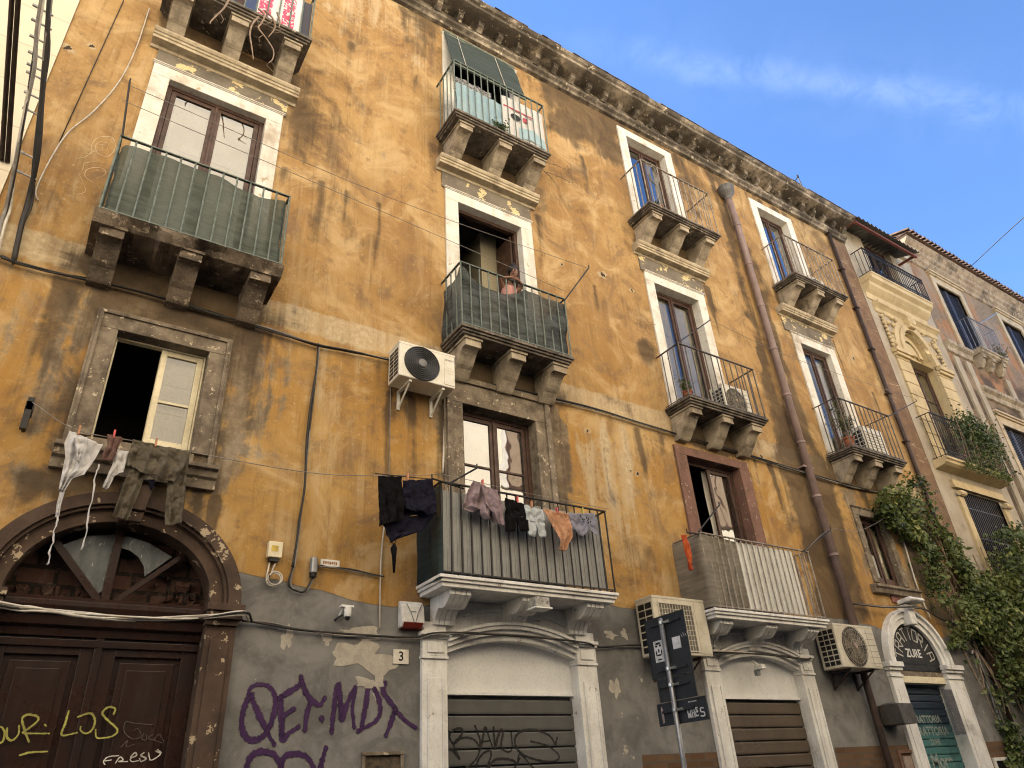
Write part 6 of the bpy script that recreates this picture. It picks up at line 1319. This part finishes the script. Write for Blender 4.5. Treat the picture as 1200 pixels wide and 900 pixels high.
rs=np.random.RandomState(16); n=500; x=rs.uniform(16.9,19.1,n); leaves_mesh('trailing_leaves',np.stack([x,-.36+rs.normal(0,.04,n),7.5+rs.normal(0,.06,n)],1),IVY,t,(.025,.05),(0,-1,.2),.7,4)
t=thing('dry_vine','bare dry twigs dangling under the topmost left balcony','plant',(.7,-.62,10))
b=MB()
for s in SH['twigs']: 
    p=catmull([(x,-.62,z) for x,z in s],6); b.tube(p,[.016-.010*i/len(p) for i in range(len(p))],6)
    for k in range(3):
        i=random.randrange(2,len(p)-1); q=Vector(p[i]); b.tube([q,q+Vector((random.uniform(-.07,.07),.03,-.06)),q+Vector((random.uniform(-.1,.1),.05,-.12))],.004,4)
b.build('twigs',WOODBRANCH,t,smooth=True)
t=thing('wall_weed','thin dry weed growing from the wall right of the top balcony bracket','plant',(5.9,0,10.8))
b=MB(); L=[]
for s in SH['weed']:
    p=catmull([(x,-.12,z) for x,z in s],6); b.tube(p,[.008-.005*i/len(p) for i in range(len(p))],5)
    for q in p:
        if random.random()<.75: L.append((q[0]+random.gauss(0,.02),q[1]+random.gauss(0,.02),q[2]+random.gauss(0,.02)))
b.build('stems',WOODBRANCH,t); leaves_mesh('leaves',L,PLANT,t,(.012,.022),(0,-1,.3),.8,2)

# ------------------------------------------------------------------ person on the netted balcony
pp=None
def person():
    J={}; V=[];E=[];Rd=[]
    def v(n,p,r): J[n]=len(V); V.append(p); Rd.append(r)
    def e(a,b): E.append((J[a],J[b]))
    X=4.67
    v('pelvis',(X,-.30,7.46),(.105,.08)); v('waist',(X,-.35,7.62),(.09,.068)); v('chest',(X,-.41,7.80),(.10,.075)); v('neck0',(X+.002,-.455,7.925),(.05,.048)); v('neck',(X+.006,-.495,7.98),(.036,.038)); v('jaw',(X+.010,-.545,8.03),(.052,.058)); v('head',(X+.012,-.55,8.095),(.069,.076)); v('crown',(X+.012,-.535,8.155),(.06,.068))
    for a,b in (('pelvis','waist'),('waist','chest'),('chest','neck0'),('neck0','neck'),('neck','jaw'),('jaw','head'),('head','crown')): e(a,b)
    for s,n in ((-1,'l'),(1,'r')):
        ex=X-.19 if s<0 else X+.20
        v('sh'+n,(X+s*.115,-.425,7.875),(.04,.04)); e('chest','sh'+n)
        v('el'+n,(ex,-.50,7.935),(.026,.026)); e('sh'+n,'el'+n)
        hx=X-.055 if s<0 else X+.045
        v('wr'+n,(hx+s*.05,-.555,7.945),(.018,.018)); e('el'+n,'wr'+n); v('pa'+n,(hx+s*.015,-.567,7.955),(.021,.015)); e('wr'+n,'pa'+n)
        for k in range(4):
            o=(k-1.5)*.011; ln=(.034,.042,.039,.03)[k]
            v('f%d%s'%(k,n),(hx-s*(.008+ln*.45),-.572-.004*k,7.957+o),(.0062,.0062)); e('pa'+n,'f%d%s'%(k,n)); v('g%d%s'%(k,n),(hx-s*(.012+ln*.9),-.578,7.947+o),(.0052,.0052)); e('f%d%s'%(k,n),'g%d%s'%(k,n))
        v('th'+n,(hx-s*.006,-.55,7.978),(.007,.007)); e('pa'+n,'th'+n)
        v('hip'+n,(X+s*.06,-.29,7.40),(.066,.07)); e('pelvis','hip'+n); v('kn'+n,(X+s*.07,-.33,7.14),(.043,.043)); e('hip'+n,'kn'+n); v('an'+n,(X+s*.07,-.27,6.93),(.027,.027)); e('kn'+n,'an'+n); v('to'+n,(X+s*.075,-.37,6.893),(.028,.02)); e('an'+n,'to'+n)
    V=[(p[0],p[1]-(.012 if p[2]>7.5 else 0),p[2]-(.045 if p[2]>7.3 else 0)) for p in V]
    me=bpy.data.meshes.new('person'); o0=Vector((X,-.3,FL_MID)); me.from_pydata([tuple(Vector(p)-o0) for p in V],E,[]); me.materials.append(SKIN)
    o=bpy.data.objects.new('person',me); COL.objects.link(o); o.location=o0; ORG[o]=o0
    sk=o.modifiers.new('skin','SKIN'); sk.use_smooth_shade=True
    for i,d in enumerate(me.skin_vertices[0].data): d.radius=Rd[i]; d.use_root=(i==0)
    ss=o.modifiers.new('sub','SUBSURF'); ss.levels=2; ss.render_levels=2
    tag(o,'dark haired person in a pink top leaning folded arms on the netted balcony rail','person')
    hx,hy,hz=X+.012,-.562,8.05
    HM=Matrix.Rotation(R(-36),4,'Z')@Matrix.Rotation(R(24),4,'X'); HC=Vector((hx,hy+.015,hz))
    def turn(b): b.v=[tuple(HM@(Vector(p)-HC)+HC) for p in b.v]; return b
    b=MB(); b.lathe((hx,hy+.046,hz+.012),(0,.4,1),[(.02,-.10),(.066,-.07),(.074,-.02),(.06,.05)],16); b.lathe((hx,hy+.034,hz+.022),(0,.55,1),[(.01,.095),(.05,.086),(.074,.055),(.083,.015),(.083,-.02),(.07,-.06)],18); b.lathe((hx,hy+.05,hz+.10),(0,.5,1),[(.01,-.03),(.036,-.02),(.042,.01),(.03,.04),(.008,.05)],12); turn(b).build('hair',HAIR,o,smooth=True)
    b=MB(); 
    prof=[]
    for (cx_,cy_,cz_,rx,ry) in ((X,-.28,7.42,.12,.10),(X,-.335,7.55,.11,.095),(X,-.375,7.68,.112,.09),(X,-.415,7.80,.125,.092),(X,-.43,7.875,.115,.075)): prof.append([(cx_+rx*math.cos(2*PI*k/18),cy_+ry*math.sin(2*PI*k/18),cz_) for k in range(18)])
    b.add([(p[0],p[1]-.012,p[2]-.045) for r_ in prof for p in r_],[(i*18+k,i*18+(k+1)%18,(i+1)*18+(k+1)%18,(i+1)*18+k) for i in range(4) for k in range(18)]); b.build('top',PINK_TOP,o,smooth=True,recalc=False)
    b=MB()
    for s in (-1,1): b.lathe((hx+s*.026,hy-.072,hz+.010),(0,-1,0),[(.011,-.006),(.010,.002),(.004,.005)],8); b.box(hx+s*.026-.014,hx+s*.026+.014,hy-.076,hy-.066,hz+.026,hz+.031)
    turn(b).build('eyes',HAIR,o)
    b=MB(); b.lathe((hx,hy-.078,hz-.008),(0,-.8,-.4),[(.004,-.012),(.009,0),(.006,.008)],8); turn(b).build('nose',SKIN,o,smooth=True)
    b=MB(); b.box(hx-.016,hx+.016,hy-.078,hy-.06,hz-.038,hz-.031); turn(b).build('mouth',gen('lips',(.26,.09,.08),None,.5,9,0),o,bevel=.002)
    return o
pp=person()

# ------------------------------------------------------------------ small things on the wall
t=thing('meter_box','cream plastic meter box with a yellow label and a loop of cable under it','box',(1.9,0,3.76))
b=MB(); b.box(1.835,1.975,-.07,-.001,3.77,3.93); b.build('case',CREAM_PAINT,t,bevel=.01); b=MB(); b.box(1.865,1.93,-.073,-.0705,3.83,3.885); b.build('label',gen('yellow_label',(.62,.45,.08),None,.5,9,0),t); b=MB(); b.box(1.86,1.95,-.055,-.01,3.735,3.7695); b.build('gland',PLASTIC_DARK,t)
b=MB(); b.tube([(1.875,-.02,3.73),(1.86,-.02,3.60)]+[(1.925+.065*math.cos(a),-.022-.004*i,3.56+.06*math.sin(a)) for i,a in enumerate(np.linspace(PI,5*PI,26))]+[(1.93,-.02,3.73)],.0085,6); b.build('cable_loop',CABLE_WHITE,t,smooth=True)
t=thing('junction_box','small grey metal junction box beside the cable knot','box',(2.3,0,3.64)); b=MB(); b.lathe((2.305,-.045,3.66),(0,0,1),[(.03,0),(.04,.005),(.04,.15),(.03,.158)],14); b.build('case',STEEL,t,smooth=False); b=MB(); b.lathe((2.305,-.045,3.62),(0,0,1),[(.034,0),(.036,.04)],12); b.build('gland',PLASTIC_DARK,t)
t=thing('name_plate','small white wall plate with orange marks under the ochre plaster edge','plate',(2.48,0,3.74)); b=MB(); b.box(2.385,2.585,-.012,-.001,3.755,3.825); b.build('plate',WHITE_PAINT,t,bevel=.003)
b=MB(); 
for k in range(7): b.box(2.41+k*.022,2.425+k*.022,-.0145,-.0122,3.775+.004*(k%3),3.805)
b.build('marks',gen('orange_mark',(.40,.17,.04),None,.6,9,0),t)
t=thing('number_plate','white tile with the house number 3 beside the tagged shop','plate',(3.29,0,2.84)); b=MB(); b.box(3.205,3.375,-.016,-.001,2.845,2.985); b.build('tile',WHITE_STONE,t,bevel=.004); text('numeral','3',.125,(3.29,-.0175,2.915),INK,t,bold=.002)
t=thing('alarm_siren','white angular alarm siren box with a red base left of the white console','alarm',(3.38,0,3.16))
b=MB(); b.prism([(-.001,3.19),(-.08,3.19),(-.115,3.24),(-.10,3.40),(-.06,3.46),(-.001,3.47)],3.25,3.51); b.build('cover',WHITE_PAINT,t,bevel=.014); b=MB(); b.prism([(-.1165,3.235),(-.082,3.187),(-.001,3.175),(-.001,3.1885),(-.0805,3.1895),(-.1155,3.24)],3.27,3.49); b.build('red_base',gen('red_lens',(.22,.03,.02),None,.35,9,0),t)
b=MB(); b.tube([(3.30,-.105,3.43),(3.345,-.118,3.34),(3.385,-.121,3.235)],.004,4); b.tube([(3.48,-.105,3.43),(3.43,-.118,3.34),(3.40,-.121,3.235)],.004,4); b.box(3.355,3.41,-.113,-.1095,3.345,3.351); b.build('rib',GREY_PLASTIC,t)
t=thing('security_camera','small white dome security camera on the grey wall','camera',(2.63,0,3.22)); b=MB(); b.box(2.59,2.72,-.12,-.06,3.34,3.36); b.lathe((2.665,-.1,3.25),(0,0,1),[(.03,0),(.036,.02),(.036,.09),(.03,.095)],14); b.tube([(2.62,-.002,3.28),(2.64,-.06,3.34)],.014,6); b.build('housing',WHITE_PAINT,t); b=MB(); b.lathe((2.665,-.1,3.215),(0,0,1),[(.008,0),(.022,.01),(.03,.0345)],14); b.tube([(2.57,-.002,3.23),(2.59,-.03,3.25),(2.63,-.06,3.28)],.009,5); b.build('lens',PLASTIC_DARK,t)
t=thing('wall_vent','dark stone framed vent hole at the bottom of the grey wall','vent',(3.12,0,1.75))
b=MB(); b.box(2.91,3.33,-.035,-.001,2.03,2.06); b.box(2.91,2.94,-.03,-.001,1.75,2.029); b.box(3.30,3.33,-.03,-.001,1.75,2.029); b.build('frame',GREY_STONE,t,bevel=.004); b=MB(); b.box(2.94,3.30,-.008,-.001,1.75,2.03); b.build('hole',gen('burnt_plate',(.03,.024,.018),(.12,.09,.06),.8,9,.3),t)
t=thing('flood_lamp','small rusty white floodlight under the grey panelled balcony','lamp',(4.72,-.45,3.38)); b=MB(); b.box(4.62,4.81,-.57,-.42,3.39,3.50); b.build('housing',gen('flaking_lamp',(.45,.43,.38),(.10,.08,.06),.6,14,.2),t,bevel=.01); b=MB(); b.box(4.60,4.83,-.585,-.41,3.375,3.3895); b.build('rim',WHITE_PAINT,t); b=MB(); b.box(4.69,4.73,-.5,-.46,3.501,3.528); b.build('stem',STEEL,t)
t=thing('security_camera','small white camera on a bracket over the brown shop shutter','camera',(8.66,0,2.85)); b=MB(); b.tube([(8.64,-.03,3.06),(8.64,-.12,2.98)],.02,6); b.box(8.60,8.68,-.2,-.06,2.93,2.99); b.build('housing',WHITE_PAINT,t,bevel=.01); b=MB(); b.box(8.60,8.67,-.10,-.05,2.86,2.929); b.build('lens',STEEL,t)
t=thing('wall_lamp','white curved outdoor lamp above the restaurant arch','lamp',(12.98,-.2,4.1)); b=MB(); b.prism([(-.05,4.13),(-.30,4.15),(-.34,4.18),(-.30,4.23),(-.05,4.20)],12.78,13.22); b.build('shade',WHITE_PAINT,t,bevel=.02); b=MB(); b.box(12.9,12.96,-.12,-.001,4.05,4.125); b.build('arm',STEEL,t)
t=thing('wall_plaque','small brown enamel plaque above the restaurant arch','plaque',(12.9,0,4.2)); b=MB(); b.box(12.72,13.0,-.02,-.001,4.18,4.32); b.build('plate',RUST_PAINT,t,bevel=.003)
t=thing('dark_lantern_box','dark grey metal box lamp left of the restaurant door','lamp',(11.45,-.15,2.2)); b=MB(); b.slab([(11.36,2.22),(11.74,2.22),(11.71,2.50),(11.33,2.50)],-.36,-.02); b.build('box',gen('brown_grey_metal',(.09,.08,.07),None,.6,6,.05),t,bevel=.006); b=MB(); b.box(11.5,11.56,-.2,-.002,2.501,2.53); b.build('mount',STEEL,t)
t=thing('vent_grille','narrow grey slatted metal panel on the right pillar of the restaurant door','grille',(13.33,-.1,2.06)); b=MB(); b.box(13.22,13.45,-.14,-.075,2.06,2.76); b.build('case',STEEL,t); b=MB()
for k in range(7): b.box(13.235+k*.03,13.25+k*.03,-.15,-.1405,2.08,2.74)
b.build('slat',GREY_PLASTIC,t)
t=thing('intercom','stone framed intercom panel left of the blue shutter','intercom',(11.73,0,1.55)); b=MB(); b.box(11.52,11.95,-.03,-.001,1.84,1.88); b.box(11.52,11.57,-.025,-.001,1.5,1.839); b.box(11.9,11.95,-.025,-.001,1.5,1.839); b.build('frame',BROWN_STONE,t); b=MB(); b.box(11.62,11.85,-.015,-.001,1.5,1.80); b.build('panel',gen('pale_panel',(.36,.27,.22),None,.5,9,0),t)
t=thing('bell_box','small white framed box low on the brick skirting right of the restaurant','box',(14.45,0,1.5)); b=MB(); b.box(14.25,14.7,-.04,-.001,1.66,1.71); b.box(14.25,14.31,-.035,-.001,1.4,1.659); b.box(14.64,14.7,-.035,-.001,1.4,1.659); b.build('frame',WHITE_PAINT,t); b=MB(); b.box(14.31,14.64,-.012,-.001,1.4,1.66); b.build('door',PLASTIC_DARK,t)
t=thing('pipe_fitting','grey electrical fitting with a hanging loop right of the restaurant arch','fitting',(14.7,0,3.4)); b=MB(); b.lathe((14.62,-.05,3.50),(.7,0,1),[(.035,-.07),(.045,-.05),(.045,.06),(.03,.07)],12); b.lathe((14.78,-.05,3.42),(.7,0,1),[(.03,-.05),(.04,.05)],10); b.build('case',STEEL,t); b=MB(); b.tube(catmull([(14.6,-.03,3.45),(14.62,-.03,3.1),(14.75,-.03,2.95),(14.8,-.03,3.2),(14.77,-.03,3.38)],6),.008,5); b.build('loop',CABLE_GREY,t)

b=MB(); rr=random.Random(31)
for q in range(4):
    a0=rr.uniform(0,6); b.tube([(8.06+.10*math.cos(a)+.01*q,-.60-.012*q,11.72+.24*math.sin(a)-.02*q) for a in np.linspace(a0,a0+2*PI,22)],.007,6,cap=False)
b.tube([(8.10,-.6,11.5),(8.13,-.58,11.2),(8.10,-.5,10.98)],.011,6)
tag(b.build('coiled_hose',CABLE_GREY,smooth=True),'grey coiled hose on the railing corner of the top balcony left of the downpipe','hose')
# ------------------------------------------------------------------ cables along the walls
CAB='cables run along the facade'
def bundle(name,pts,rs,mats,label,off=.014,seed=1):
    rr=random.Random(seed); b=MB()
    for r,mi in rs:
        q=[(p[0]+rr.uniform(-off,off),p[1]-rr.uniform(0,off),p[2]+rr.uniform(-off,off)) for p in pts]; b.tube(catmull(q,5),r,5,mi)
    return tag(b.build(name,mats,smooth=True),label,'cable',CAB)
y_=lambda k,y:[(x,y,z) for x,z in SH[k]]
BB=[CABLE_BLACK,CABLE_GREY,CABLE_WHITE]
bundle('cable_bundle',y_('cab1',-.045)+[(15.2,-.045,6.36)],[(.014,0),(.012,0),(.010,1),(.008,0)],BB,'black cable bundle running along the plaster band across the whole ochre wall',.018,2)
bundle('cable_bundle',y_('cabdown',-.03),[(.012,0),(.010,0),(.008,1)],BB,'dark cables dropping down the ochre wall to the cable knot',.016,3)
bundle('cable_bundle',y_('loop',-.03),[(.011,0),(.009,1)],BB,'looping black cables between the junction box and the cable drop',.012,4)
bundle('cable_bundle',[(-1.2,-.17,3.32)]+y_('doorcab',-.17)[:-1]+[(1.64,-.16,3.20),(1.75,-.05,3.17)],[(.011,2),(.010,2),(.009,1),(.008,2),(.010,0)],BB,'thick bundle of white and black cables across the top of the brown door',.022,5)
bundle('cable_bundle',y_('cab3',-.03)[:5]+[(3.42,-.06,3.10),(3.7,-.13,3.14),(4.6,-.16,3.16),(5.6,-.13,3.13),(5.85,-.05,3.12)]+y_('cab3',-.03)[-2:]+[(7.0,-.03,3.1)],[(.011,0),(.010,0),(.007,1)],BB,'black cable crossing the grey wall and the tagged shop arch',.014,6)
bundle('cable_bundle',[(7.5,-.03,3.1),(7.8,-.13,3.12),(8.78,-.17,3.14),(9.7,-.12,3.12),(9.95,-.06,3.15)],[(.012,0),(.010,0),(.008,2)],BB,'black cable crossing over the brown shuttered shop arch',.02,16)
bundle('cable_bundle',y_('tratcab',-.06)[:3]+[(12.11,-.16,4.03),(13.14,-.24,4.06),(13.9,-.12,3.95)]+y_('tratcab',-.06)[6:],[(.013,0),(.012,1),(.009,0)],BB,'grey cables arching over the restaurant sign and down the right pillar',.014,7)
cable('white_wire',y_('whitewire',-.025),.009,CABLE_WHITE,'white wire dropping below the black washing to the grey wall','cable',CAB)
cable('thin_wire',y_('thinwire',-.012),.006,CABLE_GREY,'thin grey wire straight down from the newest air conditioner','cable',CAB)
cable('drain_hose',y_('acpipe',-.03),.014,CABLE_WHITE,'white drain hose from the newest air conditioner to the balcony below','hose',None)
cable('loose_wire',y_('wirecurve',-.02),.008,CABLE_WHITE,'pale loose wire curving over the wall left of the white framed window','cable',CAB)
cable('loose_wire',y_('wirestraight',-.012),.006,CABLE_BLACK,'straight dark wire running down the wall at the upper left','cable',CAB)
cable('white_conduit',[(13.50,-.06,5.78),(13.62,-.06,5.82),(13.72,-.06,5.62),(13.68,-.04,4.5),(13.76,-.04,3.95)],.016,CABLE_WHITE,'white conduit pipe bending down beside the lowest right window','conduit',None)
cable('steel_conduit',[(15.02,-.04,3.7),(14.95,-.04,2.9),(14.88,-.04,1.2)],.022,STEEL,'grey steel conduit going down the wall right of the restaurant','conduit',None)
cable('elbow_pipe',[(9.95,-.06,3.2),(9.97,-.08,3.62),(10.02,-.10,3.78),(10.3,-.06,3.80)] if False else [(11.19,-.08,3.55),(11.18,-.08,3.95),(11.3,-.08,4.02)],.02,STEEL,'short steel elbow pipe above the dusty air conditioner','pipe',None)
# street crossing bundle at upper left with its clips
S0=Vector((-.92,-.05,7.17)); D0=Vector((-1.185,-1.2,8.73))-S0
t=thing('street_cable','thick black cable bundle with clamps, coming over the street at the far left','cable',(-.86,-.05,6.33),CAB)
pts=[(-.86,-.05,6.33),(-.90,-.05,6.8),tuple(S0)]+[tuple(S0+D0*q) for q in (.25,.5,.75,1.0,1.6,2.6,4.0,6.6)]
b=MB(); rr=random.Random(8)
for r_,mi in ((.026,0),(.020,0),(.014,1),(.012,0)):
    b.tube(catmull([(p[0]+rr.uniform(-.022,.022),p[1],p[2]+rr.uniform(-.022,.022)) for p in pts],5),r_,6,mi)
b.build('cable',BB,t,smooth=True)
for q in (.10,.2,.42,.50,.60,.64,.70,.78,.86,.93):
    b=MB(); c=S0+D0*q; b.tube([c+Vector((.03,0,0)),c+Vector((-.14,0,.035))],.011,5); b.tube([c+Vector((-.10,0,.027)),c+Vector((-.15,0,.037))],.018,6); b.build('clamp',STEEL,t)
S1=Vector((-1.07,-.05,7.0)); D1=Vector((-1.204,-1.2,8.44))-S1
t=thing('street_cable','grey and white cable bundle strung beside the thick black one at the left end','cable',(-1.05,-.05,6.6),CAB)
pts=[(-1.02,-.05,6.35),(-1.06,-.05,6.75),tuple(S1)]+[tuple(S1+D1*q) for q in (.25,.5,.75,1.0,1.6,2.6,4.0,6.6)]
b=MB()
for r_,mi in ((.020,1),(.015,2),(.012,0)): b.tube(catmull([(p[0]+rr.uniform(-.018,.018),p[1],p[2]+rr.uniform(-.018,.018)) for p in pts],5),r_,6,mi)
b.build('cable',BB,t,smooth=True)
b=MB(); v0=Vector((-1.265,-.03,7.545)); dv=Vector((-1.46,-1.2,8.51))-v0
for o in (0,.05): b.tube([v0+Vector((o,0,0)),v0+Vector((o,0,0))+dv*6.6],.023,8)
tag(b.build('steel_strut',PIPE_DARK,smooth=True),'pair of dark brown bars running out over the street from the cream wall at left','strut')
cable('overhead_wire',[(22.7,-.45,15.35),(19.54,-3,13.95),(16,-5.8,12.2),(12,-9.2,10.5)],.012,CABLE_BLACK,'single black wire crossing the blue sky at right','wire',None)
# ------------------------------------------------------------------ camera, light, sky
cam=bpy.data.cameras.new('camera'); co=bpy.data.objects.new('camera',cam); COL.objects.link(co); S.camera=co
yaw,pitch,roll=-.6115034,.525506,-.07040033
f=Vector((-math.sin(yaw)*math.cos(pitch),math.cos(yaw)*math.cos(pitch),math.sin(pitch))); r=Vector((math.cos(yaw),math.sin(yaw),0)); u=r.cross(f)
c_,s_=math.cos(roll),math.sin(roll); r2=r*c_+u*s_; u2=-r*s_+u*c_
co.matrix_world=Matrix(((r2.x,u2.x,-f.x,0),(r2.y,u2.y,-f.y,-7.0),(r2.z,u2.z,-f.z,1.6),(0,0,0,1)))
cam.sensor_fit='HORIZONTAL'; cam.sensor_width=36; cam.lens=36*836.87/1200; cam.clip_start=.05; cam.clip_end=2000

SUN_EL,SUN_AZ=R(39),R(-30)       # azimuth measured from +y towards +x: behind the facade, to the left
sd=Vector((math.sin(SUN_AZ)*math.cos(SUN_EL),math.cos(SUN_AZ)*math.cos(SUN_EL),math.sin(SUN_EL)))
sl=bpy.data.lights.new('sun','SUN'); sl.energy=5; sl.angle=R(.55); sl.color=(1,.93,.82)
so=bpy.data.objects.new('sun',sl); COL.objects.link(so); so.location=(0,10,30); so.rotation_euler=sd.to_track_quat('Z','Y').to_euler()

W=bpy.data.worlds.new('World'); S.world=W; W.use_nodes=True; nt=W.node_tree; nt.nodes.clear()
out=nt.nodes.new('ShaderNodeOutputWorld'); bg=nt.nodes.new('ShaderNodeBackground'); nt.links.new(bg.outputs[0],out.inputs[0])
sky=nt.nodes.new('ShaderNodeTexSky'); sky.sky_type='NISHITA'; sky.sun_disc=False; sky.sun_elevation=SUN_EL; sky.sun_rotation=SUN_AZ; sky.altitude=1500; sky.air_density=1.0; sky.dust_density=.25; sky.ozone_density=8
# a thin streak of cirrus
tc=nt.nodes.new('ShaderNodeTexCoord'); nrm=nt.nodes.new('ShaderNodeVectorMath'); nrm.operation='NORMALIZE'; nt.links.new(tc.outputs['Generated'],nrm.inputs[0])
d1=Vector((.519,.339,.784)); d2=Vector((.784,.124,.609)); pn=d1.cross(d2).normalized(); md=(d1+d2).normalized(); al=(d2-d1).normalized()
def dot(v):
    n=nt.nodes.new('ShaderNodeVectorMath'); n.operation='DOT_PRODUCT'; nt.links.new(nrm.outputs[0],n.inputs[0]); n.inputs[1].default_value=v; return n.outputs['Value']
def mr(v,a,b,c=0,d=1):
    n=nt.nodes.new('ShaderNodeMapRange'); n.interpolation_type='SMOOTHSTEP'; nt.links.new(v,n.inputs[0]); n.inputs[1].default_value=a; n.inputs[2].default_value=b; n.inputs[3].default_value=c; n.inputs[4].default_value=d; return n.outputs[0]
def mt(o,a,b):
    n=nt.nodes.new('ShaderNodeMath'); n.operation=o
    for i,x in enumerate((a,b)):
        if isinstance(x,bpy.types.NodeSocket): nt.links.new(x,n.inputs[i])
        else: n.inputs[i].default_value=x
    return n.outputs[0]
def nz(sc,det,rough,sx=(1,1,1)):
    q=nt.nodes.new('ShaderNodeVectorMath'); q.operation='MULTIPLY'; nt.links.new(nrm.outputs[0],q.inputs[0]); q.inputs[1].default_value=sx
    n=nt.nodes.new('ShaderNodeTexNoise'); n.inputs['Scale'].default_value=sc; n.inputs['Detail'].default_value=det; n.inputs['Roughness'].default_value=rough; n.inputs['Distortion'].default_value=.4; nt.links.new(q.outputs[0],n.inputs['Vector']); return n.outputs[0]
n1=nz(5,5,.6); n2=nz(16,6,.65)
off=mt('ADD',dot(pn),mt('MULTIPLY',mt('SUBTRACT',n1,.5),.06))
a=mt('ABSOLUTE',off,0); core=mr(a,.0,.026,1,0); wide=mr(a,0,.085,.3,0)
along=mt('MULTIPLY',mr(dot(al),-.40,-.12),mr(dot(al),.34,.14))
mask=mt('MULTIPLY',mt('MULTIPLY',mt('ADD',core,wide),mr(n2,.30,.68,.15,1)),along)
mask=mt('MULTIPLY',mask,.036)
mx=nt.nodes.new('ShaderNodeMix'); mx.data_type='RGBA'; nt.links.new(mask,mx.inputs[0]); nt.links.new(sky.outputs[0],mx.inputs[6]); mx.inputs[7].default_value=(CLOUD,CLOUD*1.12,CLOUD*1.2,1)
nt.links.new(mx.outputs[2],bg.inputs['Color']); bg.inputs['Strength'].default_value=.088

S.view_settings.view_transform='Standard'; S.view_settings.look='None'; S.view_settings.gamma=1; S.view_settings.exposure=2.25; S.view_settings.use_curve_mapping=False
S.render.engine='CYCLES'; cy=S.cycles; cy.max_bounces=8; cy.diffuse_bounces=3; cy.glossy_bounces=3; cy.transparent_max_bounces=10; cy.sample_clamp_indirect=6; cy.caustics_reflective=False; cy.caustics_refractive=False; cy.use_denoising=True; cy.filter_width=1.1
